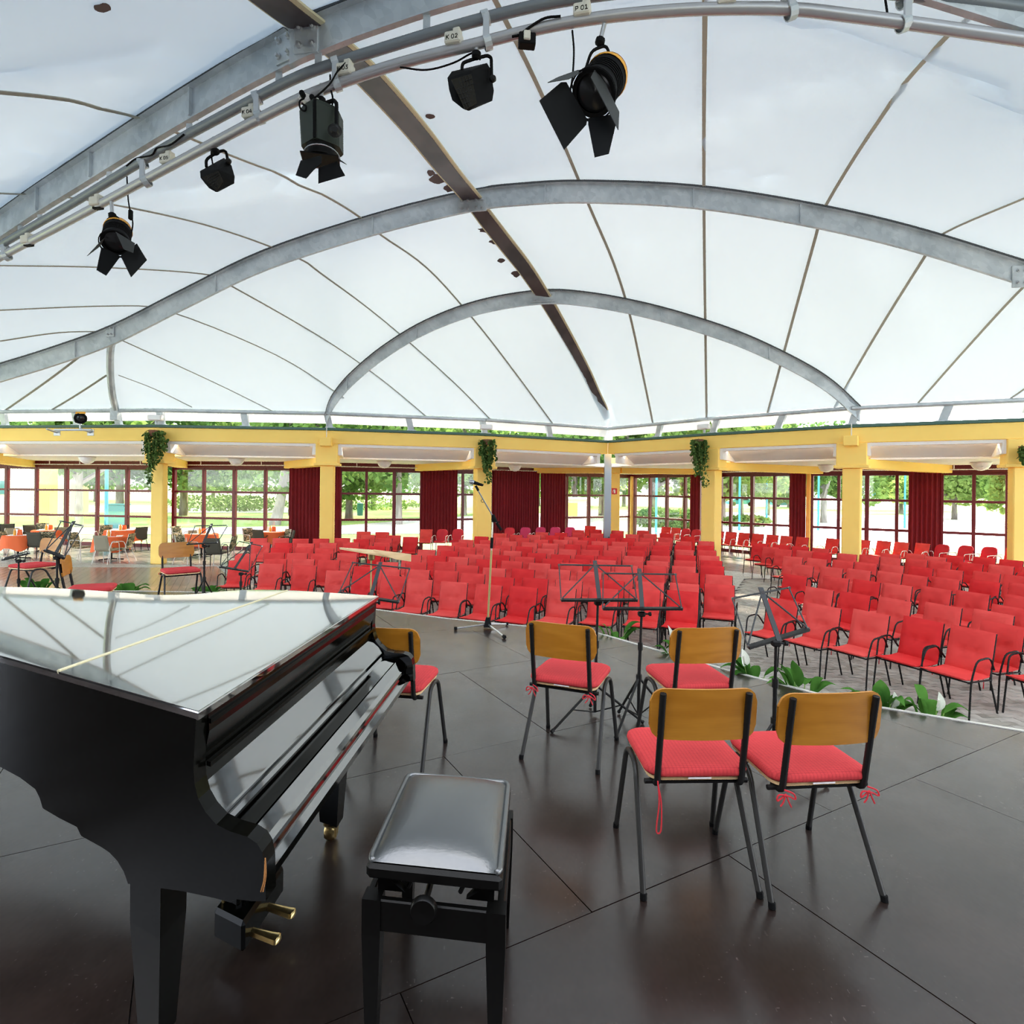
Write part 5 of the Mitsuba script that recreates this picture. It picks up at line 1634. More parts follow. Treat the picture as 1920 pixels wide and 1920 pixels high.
Lc = lambda pts, x0, y0, s: [(x0 + x / s, y0 + y / s) for x, y in pts]
ROWS_M = [
    [(451, 1051), (509, 1057), (572, 1060), (635, 1070), (686, 1077), (737, 1080), (788, 1086), (852, 1091), (917, 1096), (984, 1100), (1052, 1101), (1132, 1103), (1212, 1106), (1277, 1108), (1349, 1096)],
    [(463, 1038), (519, 1048), (567, 1048), (617, 1050), (686, 1062), (732, 1067), (783, 1068), (833, 1070), (887, 1075), (941, 1082), (1004, 1084), (1067, 1088), (1145, 1088), (1220, 1091), (1282, 1094), (1348, 1078)],
    [(513, 1036), (557, 1037), (604, 1038), (649, 1037), (734, 1054), (782, 1054), (826, 1053), (877, 1060), (927, 1065), (981, 1067), (1048, 1068), (1106, 1072), (1164, 1073), (1225, 1076), (1284, 1073), (1331, 1061)],
    [(527, 1027), (571, 1026), (613, 1028), (655, 1026), (704, 1024), (772, 1040), (820, 1042), (861, 1044), (912, 1049), (960, 1052), (1012, 1056), (1072, 1056), (1125, 1057), (1177, 1060), (1229, 1061), (1284, 1062), (1331, 1051)],
    [(490, 1017), (532, 1018), (576, 1019), (616, 1018), (655, 1017), (716, 1017), (800, 1031), (843, 1033), (888, 1040), (938, 1041), (984, 1044), (1036, 1048), (1089, 1049), (1136, 1050), (1187, 1050), (1233, 1052), (1284, 1051), (1328, 1042)],
    [(486, 1009), (527, 1009), (564, 1010), (603, 1010), (641, 1009), (678, 1011), (721, 1009), (836, 1023), (877, 1026), (922, 1028), (961, 1033), (1007, 1037), (1053, 1040), (1095, 1041), (1141, 1043), (1190, 1043), (1236, 1042), (1284, 1041), (1325, 1032)],
    [(690, 1003), (738, 1004), (770, 1007), (862, 1017), (905, 1020), (943, 1023), (983, 1025), (1024, 1029), (1064, 1030), (1106, 1031), (1149, 1032), (1194, 1032), (1237, 1031), (1284, 1031), (1323, 1023)],
    [(682, 997), (717, 998), (874, 1012), (914, 1013), (955, 1015), (993, 1017), (1032, 1019), (1074, 1021), (1116, 1022), (1158, 1024), (1198, 1024), (1237, 1023), (1281, 1023), (1324, 1015)],
    [(903, 1006), (942, 1008), (980, 1009), (1015, 1012), (1051, 1012), (1088, 1013), (1124, 1015), (1162, 1016), (1204, 1016), (1243, 1016), (1282, 1015)],
    [(938, 1000), (968, 1003), (1001, 1003), (1036, 1004), (1071, 1007), (1105, 1008), (1141, 1009), (1178, 1009), (1212, 1009), (1248, 1008), (1290, 1006)],
    [(1016, 998), (1052, 999), (1085, 999), (1119, 1000), (1158, 1001), (1187, 1002), (1216, 1001), (1250, 1000)],
    [(1084, 994), (1117, 993), (1158, 995), (1206, 995)]]
ROWS_R = [
    [(1496, 1129), (1560, 1138), (1640, 1149), (1715, 1158), (1797, 1169), (1885, 1174), (1962, 1186)],
    [(1561, 1107), (1624, 1116), (1680, 1124), (1757, 1132), (1826, 1137), (1897, 1142), (1972, 1150)],
    [(1518, 1082), (1587, 1085), (1642, 1091), (1691, 1097), (1758, 1104), (1816, 1109), (1878, 1113), (1945, 1120)],
    [(1530, 1062), (1580, 1066), (1626, 1070), (1672, 1074), (1722, 1079), (1772, 1084), (1831, 1087), (1889, 1091), (1950, 1096)],
    [(1500, 1045), (1546, 1049), (1591, 1052), (1632, 1056), (1680, 1060), (1730, 1064), (1774, 1067), (1823, 1070), (1876, 1074), (1924, 1076)],
    [(1449, 1026), (1481, 1031), (1516, 1033), (1553, 1037), (1591, 1039), (1634, 1042), (1676, 1046), (1716, 1048), (1769, 1053), (1814, 1055), (1856, 1058), (1899, 1061)],
    [(1425, 1019), (1468, 1022), (1502, 1025), (1536, 1028), (1675, 1038), (1713, 1039), (1754, 1044), (1802, 1043), (1843, 1045), (1884, 1049)]]
NUM = ['first', 'second', 'third', 'fourth', 'fifth', 'sixth', 'seventh', 'eighth', 'ninth', 'tenth', 'eleventh', 'twelfth', 'thirteenth', 'fourteenth', 'fifteenth', 'sixteenth', 'seventeenth', 'eighteenth', 'nineteenth', 'twentieth']
for r, row in enumerate(ROWS_M):
    for i, (x, y) in enumerate(row):
        rel = float(np.interp(x, [400, 900, 1060, 1200, 1350], [20, 26, 22, 12, 3])) - min(r, 6) * (1.6 if x < 1150 else 0.6)
        audience(x, y, rel, f'red cushioned armchair, {NUM[r]} row left of the aisle, {NUM[i]} from the left', 'audience chairs left of the aisle')
for r, row in enumerate(ROWS_R):
    for i, (x, y) in enumerate(row):
        audience(x, y, 32 - r * 1.2, f'red cushioned armchair, {NUM[r]} row right of the aisle, {NUM[i]} from the aisle', 'audience chairs right of the aisle')
wallr = [(1250, 981, 's'), (1269, 983, 's'), (1288, 986, 'r'), (1304, 987, 'r'), (1350, 990, 's'), (1371, 992, 's'), (1395, 994, 's'), (1427, 995, 's'), (1451, 997, 's'), (1474, 999, 's'), (1498, 1000, 's'), (1562, 1007, 's'), (1640, 1009, 's'), (1669, 1010, 's'), (1700, 1011, 's'), (1729, 1012, 's'), (1764, 1017, 'r'), (1817, 1018, 'r'), (1851, 1019, 'r'), (1887, 1019, 's'), (1918, 1021, 's')]
for i, (x, y, t) in enumerate(wallr):
    audience(x, y, 36, f'{"red round backed" if t == "r" else "red cushioned"} armchair along the right windows, {NUM[i] if i < 20 else "last"} from the corner', 'armchairs along the right windows', 'round' if t == 'r' else 'pale', 0.895 * SA, True)
walll = [(803, 984, 's'), (829, 985, 'r'), (857, 985, 'r'), (960, 983, 'r'), (983, 983, 'p'), (1014, 983, 'p'), (1041, 983, 'p'), (1069, 983, 'p'), (1107, 981, 's')]
for i, (x, y, t) in enumerate(walll):
    audience(x, y, 14, f'{dict(r="red round backed", p="pink round backed", s="red cushioned")[t]} armchair along the windows left of the corner, {NUM[i]} from the left', 'armchairs along the windows left of the corner', dict(r='round', p='pink', s='pale')[t], 0.895, True)
# keep neighbours from running into each other
C = np.array([q[0] for q in placed_chairs]); Fd = np.array([q[1] for q in placed_chairs])
for _ in range(40):
    for i in range(len(C)):
        dlt = C - C[i]
        dist = np.hypot(*dlt.T)
        for j in np.nonzero((dist < 0.8) & (dist > 1e-6))[0]:
            if j <= i:
                continue
            f_ = Fd[i]; x_ = np.array([-f_[1], f_[0]])
            a_, b_ = abs(dlt[j] @ x_) / 0.49, abs(dlt[j] @ f_) / 0.58
            if max(a_, b_) < 1:
                push = (1 - max(a_, b_)) * 0.25
                v = x_ * np.sign(dlt[j] @ x_ or 1) * 0.49 if a_ >= b_ else f_ * np.sign(dlt[j] @ f_ or 1) * 0.58
                C[i] -= v * push * 0.5; C[j] += v * push * 0.5
for i, (c, f_, label, group, kind) in enumerate(placed_chairs):
    c = C[i]
    k = thing('audience_chair', label, 'chair', group)
    R = np.array([[-f_[1], -f_[0], 0], [f_[0], -f_[1], 0], [0, 0, 1.0]])
    M = M4(R * SA, (c[0], c[1], 0.0))
    red = RED[int(rng.choice(3, p=[0.4, 0.36, 0.24]))]
    if kind in ('std', 'pale'):
        for nm, d_ in ac.items():
            put(k, nm, placed(d_, M, red if 'cushion' in nm else ('m_white_tube' if kind == 'pale' and 'arm' in nm else None)), None)
        if kind == 'std' and c[1] < 9:
            put(k, 'tie', placed(ac_tie, M), None, label='red cushion tie')
    else:
        for nm, d_ in ro.items():
            put(k, nm, placed(d_, M, ('m_round_pink' if kind == 'pink' else 'm_round_red') if 'cushion' in nm else None), None)

# ================================================================== the cafe tables and chairs
cc_ = {}
for s_, sfx in ((-1, ''), (1, '_001')):
    cc_['arm_frame' + sfx] = mikit.ply(tube(bend([(s_ * 0.26, -0.24, 0.0), (s_ * 0.25, -0.20, 0.66), (s_ * 0.26, 0.16, 0.67), (s_ * 0.22, 0.22, 0.44)], 0.07, 3), 0.012, 6), 'm_white_tube', smooth=60)
    cc_['rear_leg' + sfx] = mikit.ply(tube(bend([(s_ * 0.24, 0.32, 0.0), (s_ * 0.22, 0.17, 0.42), (s_ * 0.20, 0.29, 0.90)], 0.06, 2), 0.012, 6), 'm_white_tube', smooth=60)
cc_['crossbar'] = mikit.ply(tube([(-0.24, -0.20, 0.40), (0.24, -0.20, 0.40)], 0.010, 5), 'm_white_tube')
bp_ = grid_pad(bl_ + np.array([0, 0.01, 0.0]), bn, 0.44, 0.06, [(-0.3, 0.5, 0.012, 0.05), (0.3, 0.5, 0.012, 0.05)])
sp_ = grid_pad(sl_, sn, 0.44, 0.06, [])
cafe = {}
for mt in ('m_pattern', 'm_olive', 'm_tan'):
    cafe[mt] = (mikit.ply(bp_, mt, smooth=True, uv=np.c_[bp_.vertices[:, 0] * 2, bp_.vertices[:, 2] * 2]), mikit.ply(sp_, mt, smooth=True, uv=np.c_[sp_.vertices[:, 0] * 2, sp_.vertices[:, 1] * 2]))
bs_ = mikit.ply((np.array(bl_[[0, 0, -1, -1]]) + np.array([(-0.2, 0.022, 0), (0.2, 0.022, 0), (0.2, 0.022, 0), (-0.2, 0.022, 0)]), np.array([[0, 1, 2], [0, 2, 3]])), 'm_tan')


def cafe_chair(px, py, ang, mt, label, topz=0.90 * SA):
    k = thing('cafe_chair', label, 'chair', 'cafe chairs around the orange tables')
    tp = U(px, py, topz)[:2]
    w_, _ = on_wall(px, 0.5)
    if tp[1] > w_[1]:
        tp = tp * (w_[1] / tp[1])
    f_ = np.array([math.sin(math.radians(ang)), -math.cos(math.radians(ang))])     # ang 0 faces the camera, 90 right
    c = tp + f_ * 0.29 * SA
    R = np.array([[-f_[1], -f_[0], 0], [f_[0], -f_[1], 0], [0, 0, 1.0]])
    M = M4(R * SA, (c[0], c[1], 0.0))
    for nm, d_ in cc_.items():
        put(k, nm, placed(d_, M, 'm_black_metal' if mt == 'm_olive' else None), None)
    put(k, 'back_cushion', placed(cafe[mt][0], M), None)
    put(k, 'seat_cushion', placed(cafe[mt][1], M), None)
    put(k, 'back_web', placed(bs_, M, 'm_olive' if mt == 'm_olive' else None), None)


for x, y, a, mt, lab in [(14, 982, 40, 'm_olive', 'dark cafe chair at the far left end by the window'), (4, 996, 100, 'm_pattern', 'patterned cafe chair cut off by the left picture edge'), (23, 990, 20, 'm_tan', 'tan cafe chair facing out behind the leftmost orange table'),
                         (56, 984, 60, 'm_olive', 'dark cafe chair between the two leftmost orange tables'), (63, 998, 185, 'm_olive', 'dark cafe chair seen from behind at the leftmost orange table'), (89, 996, 200, 'm_pattern', 'patterned cafe chair in front of the second orange table'),
                         (80, 980, 10, 'm_pattern', 'patterned cafe chair behind the second orange table'), (116, 988, 215, 'm_tan', 'tan cafe chair with its back to the stage right of the second orange table'), (136, 998, 85, 'm_pattern', 'patterned cafe chair turned right, standing alone left of the third table'),
                         (188, 1004, 180, 'm_tan', 'tan cafe chair seen from behind in front of the third orange table'), (199, 984, 20, 'm_pattern', 'patterned cafe chair behind the third orange table, left side'), (232, 984, -10, 'm_olive', 'dark cafe chair behind the third orange table, right side'),
                         (248, 1000, -80, 'm_pattern', 'patterned cafe chair turned left in front of the third orange table'), (266, 988, -120, 'm_olive', 'dark cafe chair right of the third orange table beside the yellow column'), (330, 986, 70, 'm_pattern', 'patterned cafe chair right of the ivy column, next to the narrow curtain'),
                         (336, 1003, 80, 'm_pattern', 'second patterned cafe chair right of the ivy column, nearer the stage'), (365, 994, 30, 'm_tan', 'tan cafe chair behind the fourth orange table'), (398, 1009, 185, 'm_olive', 'dark cafe chair seen from behind at the fourth orange table'),
                         (440, 1005, -85, 'm_pattern', 'patterned cafe chair turned left at the right of the fourth orange table'), (464, 986, 60, 'm_pattern', 'patterned cafe chair at the left of the fifth orange table'), (483, 993, 170, 'm_olive', 'dark cafe chair with its back to the stage at the fifth orange table'),
                         (541, 987, -40, 'm_pattern', 'patterned cafe chair at the right of the fifth orange table'), (551, 994, -60, 'm_olive', 'dark cafe chair between the fifth orange table and the curtain')]:
    cafe_chair(x, y, a, mt, lab)


def cafe_table(px, py, r, lab, items=True):
    k = thing('cafe_table', f'round cafe table with orange cloth, {lab}', 'table', 'cafe tables with orange cloths')
    c = U(px, py, 0.68)
    n = 28
    V, F_ = [], []
    for s_, h_, wob in ((0.0, 0.0, 0), (1.0, 0.0, 0), (1.03, -0.02, 0), (1.06, -0.16, 0.03), (1.08, -0.34, 0.06)):
        for j in range(n):
            t_ = 2 * math.pi * j / n
            w_ = 1 + wob * math.sin(t_ * 7) + (0.04 * wob / 0.06 * (abs(math.sin(2 * t_))))
            V.append((r * s_ * w_ * math.cos(t_), r * s_ * w_ * math.sin(t_), h_ - (0.1 * wob / 0.06 * abs(math.sin(2 * t_)) ** 3)))
    for i in range(4):
        for j in range(n):
            j2 = (j + 1) % n
            F_ += [[i * n + j, (i + 1) * n + j, (i + 1) * n + j2], [i * n + j, (i + 1) * n + j2, i * n + j2]]
    put(k, 'top', lathe([(-0.03, 0.02), (-0.03, r - 0.02), (0.0, r - 0.01), (0.0, 0.0)], 20, c, c + [0, 0, 1]), 'm_white')
    put(k, 'pedestal', tube([c - [0, 0, 0.03], (c[0], c[1], 0.04)], 0.03, 8), 'm_black_metal')
    for a_ in (0, 1, 2, 3):
        put(k, 'foot', tube([(c[0], c[1], 0.05), (c[0] + 0.3 * math.cos(a_ * 1.571 + 0.5), c[1] + 0.3 * math.sin(a_ * 1.571 + 0.5), 0.02)], 0.018, 6), 'm_black_metal')
    k2 = thing('tablecloth', f'orange tablecloth on the cafe table {lab}', 'tablecloth', 'orange tablecloths')
    put(k2, None, (np.array(V) + c + [0, 0, 0.006], np.array(F_)), 'm_orange', smooth=True)
    k3 = thing('table_runner', f'small white cloth on the orange tablecloth {lab}', 'cloth', 'small white cloths on the cafe tables')
    v, f = slab(np.array([(-0.36, -0.36), (0.36, -0.36), (0.36, 0.36), (-0.36, 0.36)]) * r / 0.5 * 0.9, 0.0, 0.004)
    put(k3, None, ((v @ rotz(0.5).T) + c + [0, 0, 0.010], f), 'm_cloth_white')
    for i in range(2):
        k4 = thing('menu_stand', f'{("red", "white")[i]} menu card on cafe table {lab}', 'menu')
        q = c + np.array([0.10 * (1 - 2 * i), -0.06 + 0.1 * i, 0.014])
        put(k4, None, hull([q + [-0.06, -0.03, 0], q + [0.06, -0.03, 0], q + [-0.06, 0.03, 0], q + [0.06, 0.03, 0], q + [-0.06, 0, 0.16], q + [0.06, 0, 0.16]]), ('m_orange', 'm_cloth_white')[i])
    k4 = thing('condiment_bottle', f'yellow condiment bottle on cafe table {lab}', 'bottle')
    put(k4, None, lathe([(0, 0), (0, 0.035), (0.12, 0.035), (0.15, 0.014), (0.19, 0.012), (0.19, 0)], 10, c + [0.02, -0.14, 0.014], c + [0.02, -0.14, 2]), 'm_yellow_lamp', smooth=40)


cafe_table(34, 1004, 0.36, 'at the far left nearest the stage')
cafe_table(92, 994, 0.45, 'second from the left by the window')
cafe_table(230, 994, 0.50, 'left of the ivy column by the window')
cafe_table(209, 1006, 0.42, 'left of the ivy column, nearest the stage')
cafe_table(378, 1001, 0.46, 'right of the ivy column')
cafe_table(509, 997, 0.46, 'left of the dark red curtain behind the audience')

# ================================================================== dark stage drapes, out of the picture behind and beside the camera
def drape(a, b, z0, z1, label):
    k = thing('stage_drape', label, 'curtain')
    a, b = np.array(a, float), np.array(b, float)
    n = 60; s = np.linspace(0, 1, n); d = (b - a) / np.linalg.norm(b - a)
    off = 0.06 * np.sin(s * 90)
    V = np.vstack([np.c_[a[0] + (b - a)[0] * s - d[1] * off, a[1] + (b - a)[1] * s + d[0] * off, np.full(n, z)] for z in (z0, z1)])
    f = []
    for i in range(n - 1):
        f += [[i, i + 1, n + i + 1], [i, n + i + 1, n + i]]
    put(k, None, (V, np.array(f)), 'm_drape', smooth=True)


mat('m_drape', pr((0.012, 0.011, 0.012), 0.9))
drape((-7.5, -2.6), (7.0, -2.6), STAGE, 4.6, 'long black drape hanging behind the stage')
drape((-9.5, -2.6), (-9.0, 2.6), STAGE, 4.4, 'black side drape at the left wing of the stage')

# ================================================================== lighting tubes and stage lamps under the nearest rib
def rpt(x, y):
    return UL(x, y, N1, d1) if x < 575 else UL(x, y, N1, d3)


pa = curve([(-60, 498), (0, 460), (130, 385), (265, 303), (350, 254), (482, 183), (560, 144), (632, 118), (795, 67), (910, 34), (1040, 4), (1200, -18), (1400, -28), (1600, -20), (1800, 0), (1920, 16), (1990, 26)], 4)
pb = curve([(-60, 520), (10, 477), (100, 430), (210, 371), (275, 336), (425, 255), (550, 191), (640, 155), (750, 119), (895, 82), (1000, 56), (1100, 37), (1200, 25), (1320, 17), (1480, 17), (1600, 30), (1700, 43), (1800, 57), (1920, 74), (1990, 84)], 4)
PA, PB = np.array([rpt(*q) for q in pa]), np.array([rpt(*q) for q in pb])
k = thing('lighting_tube', 'upper dark steel lighting tube running along the nearest rib', 'tube')
put(k, 'tube', tube(PA, 0.052, 10), 'm_pipe_dark', smooth=60)
k2 = thing('lighting_tube', 'lower pale steel lighting tube carrying the stage lamps', 'tube')
put(k2, 'tube', tube(PB, 0.052, 10), 'm_pipe', smooth=60)
for x, y0_, y1_ in ((38, 415, 436), (75, 405, 418), (205, 325, 342), (355, 235, 252), (523, 138, 160), (597, 103, 128), (800, 32, 62)):
    a, b = rpt(x, y0_), rpt(x, y1_)
    put(k, 'hanger_plate', box((a + b) / 2, (0.07, 0.012, np.linalg.norm(a - b) + 0.04), None), 'm_galv')
for (xa, ya), (xb, yb) in (((10, 466), (13, 480)), ((268, 306), (275, 340)), ((482, 184), (487, 220)), ((630, 120), (632, 158)), ((910, 34), (914, 80)), ((1478, -5), (1483, 22)), ((1696, 0), (1694, 44))):
    a, b = rpt(xa, ya) + [0, -0.05, 0], rpt(xb, yb) + [0, -0.05, 0]
    put(k2, 'tube_clamp', cat([box((a + b) / 2, (0.06, 0.03, np.linalg.norm(a - b)), None, 0.004)]), 'm_steel')
    for q in (a, b):
        put(k2, 'clamp_ring', lathe([(-0.035, 0.06), (-0.035, 0.07), (0.035, 0.07), (0.035, 0.06)], 12, q + [0, 0.05, 0], q + [1, 0.05, 0.35]), 'm_galv')


def kd(x, y):
    return rpt(x, y)[1] / FPX


def pdep(x):
    i = np.argmin(np.abs(pb[:, 0] - x))
    return PB[i][1]


# socket boxes with their channel labels
def socket(x, y, txt, label, sx=0.16, sy=0.11):
    k = thing('socket_box', label, 'socket box')
    D = pdep(x)
    c = UD(x, y, D - 0.02)
    R = rotz(-0.25)
    put(k, 'body', box(c, (sx, 0.12, sy), R, 0.012), 'm_ivory')
    put(k, 'cover', box(c + R @ np.array([sx * 0.25, -0.01, sy * 0.55]), (sx * 0.45, 0.09, 0.05), R, 0.01), 'm_ivory')
    if txt:
        t = meshkit.text_mesh(txt, 0.042, 0.003)
        v = np.array(t.vertices); f = np.array(t.faces)
        v = np.c_[v[:, 0] - sx * 0.40, -v[:, 2] - 0.0605, v[:, 1] - 0.03]
        put(k, 'lettering', (v @ R.T + c, f), 'm_black_paint', label=f'black channel number {txt}')
    put(k, 'mount', box(c + [0, 0.02, -sy * 0.62], (sx * 0.8, 0.06, 0.03), R), 'm_black_paint')


for x, y, t, lab in ((1092, 22, 'P 01', 'grey socket box reading P 01 on the lower lighting tube'), (851, 75, 'K 02', 'grey socket box reading K 02 left of the flood lamp'), (648, 133, 'K 03', 'grey socket box reading K 03 where the ridge crosses the lighting tube'), (470, 214, 'K 04', 'grey socket box reading K 04 left of the green lamp'),
                     (315, 300, 'K 05', 'small grey socket box left of the smaller flood lamp'), (182, 379, None, 'grey socket box above the left spotlight'), (52, 450, None, 'small grey socket box at the far left of the lighting tube'), (1362, -1, None, 'grey socket box at the top picture edge')):
    socket(x, y, t, lab)
k = thing('double_socket', 'white double socket with two black plugs left of the green lamp', 'socket box')
D = pdep(580)
c = UD(580, 187, D - 0.08)
Rk = np.array([[0.93, 0, 0.36], [0, 1, 0], [-0.36, 0, 0.93]])
put(k, 'body', box(c, (0.20, 0.06, 0.075), Rk, 0.008), 'm_cloth_white')
for s_ in (-0.055, 0.055):
    q = c + Rk @ np.array([s_, -0.03, 0])
    put(k, 'plug', lathe([(0, 0.028), (0.05, 0.026), (0.055, 0.0)], 12, q, q + [0, -1, 0]), 'm_black_paint')
k = thing('junction_case', 'dark cable case with a cream plug under the lower lighting tube', 'cable box')
c = UD(988, 77, pdep(988) - 0.02)
put(k, 'case', box(c, (0.16, 0.10, 0.11), rotz(0.1), 0.008), 'm_black_paint')
put(k, 'plug', box(c + [0.0, -0.06, 0.012], (0.065, 0.03, 0.085), rotz(0.1), 0.008), 'm_ivory')


def yoke(k, pts, D, r=0.014, m='m_black_paint'):
    put(k, 'yoke', tube(bend([UD(x, y, D + o) for x, y, o in pts], 0.05, 3), r, 8), m, smooth=50)


def clampon(k, x0, y0, x1, y1, D):
    a, b = UD(x0, y0, D), UD(x1, y1, D)
    put(k, 'hook_clamp', cat([tube([a, a * 0.35 + b * 0.65], 0.022, 8)]), 'm_steel')
    put(k, 'clamp_knob', lathe([(0, 0.02), (0.02, 0.045), (0.06, 0.045), (0.08, 0.02), (0.08, 0)], 10, a * 0.4 + b * 0.6, b), 'm_black_paint')


def cable(k, pts, D, r=0.009, m='m_black_paint', name='cable'):
    put(k, name, tube(curve([UD(x, y, D) for x, y in pts], 5), r, 6), m, smooth=60)


def fresnel(label, D, front, rear, R, doors, yk, clamp, cab, capR=1.0, plug=None):
    k = thing('stage_spotlight', label, 'stage light')
    s = D / FPX
    P0, P1 = UD(*front, D - 0.16), UD(*rear, D + 0.12)
    L = np.linalg.norm(P1 - P0)
    put(k, 'body', lathe([(0.015, R * 0.80), (0.015, R), (0.05, R), (0.06, R * 0.93), (L * 0.70, R * 0.90), (L * 0.75, R * 0.94), (L * 0.82, R * 0.94), (L * 0.82, 0)], 24, P0, P1), 'm_black_paint', smooth=35)
    put(k, 'rear_cap', lathe([(L * 0.80, R * 0.98), (L * 0.86, R * 1.0), (L * 1.02, R * 0.90), (L * 1.12, R * 0.62), (L * 1.15, 0)], 24, P0, P1), 'm_yellow_lamp', smooth=35, label='orange yellow rear housing')
    put(k, 'lens', lathe([(0.045, R * 0.82), (0.03, R * 0.5), (0.02, 0.0)], 20, P0, P1), 'm_lens', smooth=True)
    for o in (-0.03, -0.01):
        put(k, 'door_ring', lathe([(o, R * 1.02), (o, R * 1.08), (o + 0.007, R * 1.08), (o + 0.007, R * 1.02), (o, R * 1.02)], 24, P0, P1), 'm_black_paint')
    for i in range(5):
        put(k, 'cooling_rib', lathe([(L * (0.3 + 0.08 * i), R * 0.90), (L * (0.3 + 0.08 * i), R * 0.96), (L * (0.32 + 0.08 * i), R * 0.96), (L * (0.32 + 0.08 * i), R * 0.90)], 24, P0, P1), 'm_black_paint')
    for pts, m in doors:
        put(k, 'barn_door', sheet([UD(x, y, D + o) for x, y, o in pts], 0.006), m)
    yoke(k, yk, D)
    clampon(k, *clamp, D)
    cable(k, cab, D + 0.08)
    if plug:
        put(k, 'inline_plug', box(UD(*plug, D + 0.08), (0.05, 0.05, 0.13), None, 0.012), 'm_black_paint')
    return k


D5 = pdep(1120)
fresnel('large black spotlight with four barn doors and an orange rear, right of the roof ridge', D5, (1112, 176), (1141, 140), 0.205,
        [([(1008, 192, -0.52), (1053, 153, -0.34), (1064, 152, -0.30), (1099, 226, -0.18), (1097, 236, -0.20), (1061, 278, -0.46)], 'm_black_paint'),
         ([(1103, 222, -0.18), (1147, 213, -0.12), (1154, 236, -0.16), (1142, 287, -0.38), (1115, 295, -0.42), (1103, 234, -0.22)], 'm_black_paint'),
         ([(1118, 124, -0.26), (1161, 210, -0.22), (1159, 244, -0.30), (1108, 145, -0.36)], 'm_grey_metal'),
         ([(1027, 154, -0.55), (1046, 144, -0.44), (1082, 135, -0.24), (1102, 127, -0.20), (1066, 150, -0.40)], 'm_grey_metal')],
        [(1098, 130, 0.05), (1109, 95, 0), (1137, 84, 0), (1153, 136, 0.0)], (1133, 46, 1123, 86), [(1073, 57), (1076, 95), (1074, 140), (1072, 158), (1078, 175)])
D1 = pdep(212)
fresnel('smaller black spotlight with barn doors and orange rear, far left on the lighting tube', D1, (216, 456), (222, 428), 0.165,
        [([(190, 463, -0.30), (226, 481, -0.22), (199, 516, -0.44), (181, 507, -0.46)], 'm_black_paint'),
         ([(227, 481, -0.22), (256, 456, -0.18), (276, 488, -0.36), (245, 519, -0.46)], 'm_black_paint'),
         ([(217, 435, -0.30), (253, 456, -0.26), (250, 475, -0.34), (232, 467, -0.38)], 'm_grey_metal'),
         ([(164, 480, -0.50), (184, 456, -0.32), (197, 446, -0.22), (187, 462, -0.28)], 'm_grey_metal')],
        [(197, 449, 0.02), (200, 411, 0), (218, 404, 0), (242, 436, 0.0)], (209, 378, 211, 412), [(238, 331), (240, 370), (244, 396), (249, 419), (244, 448)], plug=(245, 403))
# green grey profile lamp
k = thing('stage_spotlight', 'boxy green grey stage lamp with barn doors hanging beside the roof ridge', 'stage light')
D3 = pdep(600)
s3 = D3 / FPX
ct, cb = UD(600, 206, D3), UD(602, 279, D3)
a = 33 * s3
hexs = np.array([(a * x, a * y) for x, y in ((-1.12, -0.15), (-0.98, -0.35), (-0.12, -0.98), (0.12, -0.98), (0.98, -0.30), (1.12, -0.1), (1.12, 0.7), (0.9, 0.95), (-0.9, 0.95), (-1.12, 0.7))])
hz_ = ct[2] - cb[2]
put(k, 'body', prism(hexs, lambda q: np.c_[q * 0.96 + cb[:2], np.full(len(q), cb[2] + 0.01)], lambda q: np.c_[q + ct[:2], np.full(len(q), ct[2] - 0.03)]), 'm_lamp_grey')
put(k, 'top', prism(hexs, lambda q: np.c_[q * 1.0 + ct[:2], np.full(len(q), ct[2] - 0.03)], lambda q: np.c_[q * 0.86 + ct[:2], np.full(len(q), ct[2] + 0.015)]), 'm_lamp_grey')
put(k, 'edge_strip', box((ct + cb) / 2 + [0, -a * 0.99, 0], (0.028, 0.012, hz_ * 0.94)), 'm_black_paint')
put(k, 'snout', lathe([(0, a * 0.80), (0.10, a * 0.78), (0.11, a * 0.9), (0.13, a * 0.9), (0.13, 0)], 22, cb + [0, 0, 0.015], cb - [0, 0, 1]), 'm_black_paint', smooth=35)
put(k, 'door_frame', box(cb + [0, 0, -0.125], (a * 2.05, a * 1.6, 0.012), rotz(0.2), 0.003), 'm_black_paint')
put(k, 'filter_ring', lathe([(0, a * 0.95), (0, a * 1.0), (0.008, a * 1.0), (0.008, a * 0.95), (0, a * 0.95)], 24, cb + [0.02, -0.03, -0.095], cb + [0.06, -0.2, -1.1]), 'm_steel', smooth=35)
put(k, 'barn_door', sheet([UD(x, y, D3 + o) for x, y, o in ((564, 301, -0.12), (603, 292, -0.22), (603, 306, -0.26), (587, 318, -0.25), (574, 335, -0.24), (555, 329, -0.16))], 0.006), 'm_black_paint')
put(k, 'barn_door', sheet([UD(x, y, D3 + o) for x, y, o in ((597, 315, -0.2), (632, 303, -0.06), (647, 329, -0.12), (597, 344, -0.30))], 0.006), 'm_black_paint')
put(k, 'barn_door', sheet([UD(x, y, D3 + o) for x, y, o in ((626, 289, 0.05), (640, 302, 0.0), (650, 308, -0.05), (633, 300, 0.0))], 0.006), 'm_grey_metal')
put(k, 'yoke', tube(bend([UD(573, 212, D3 - 0.05), UD(592, 200, D3 - 0.05), UD(626, 188, D3 - 0.02), UD(631, 194, D3 - 0.1), UD(631, 250, D3 - 0.2)], 0.03, 3), 0.02, 8), 'm_black_paint', smooth=50)
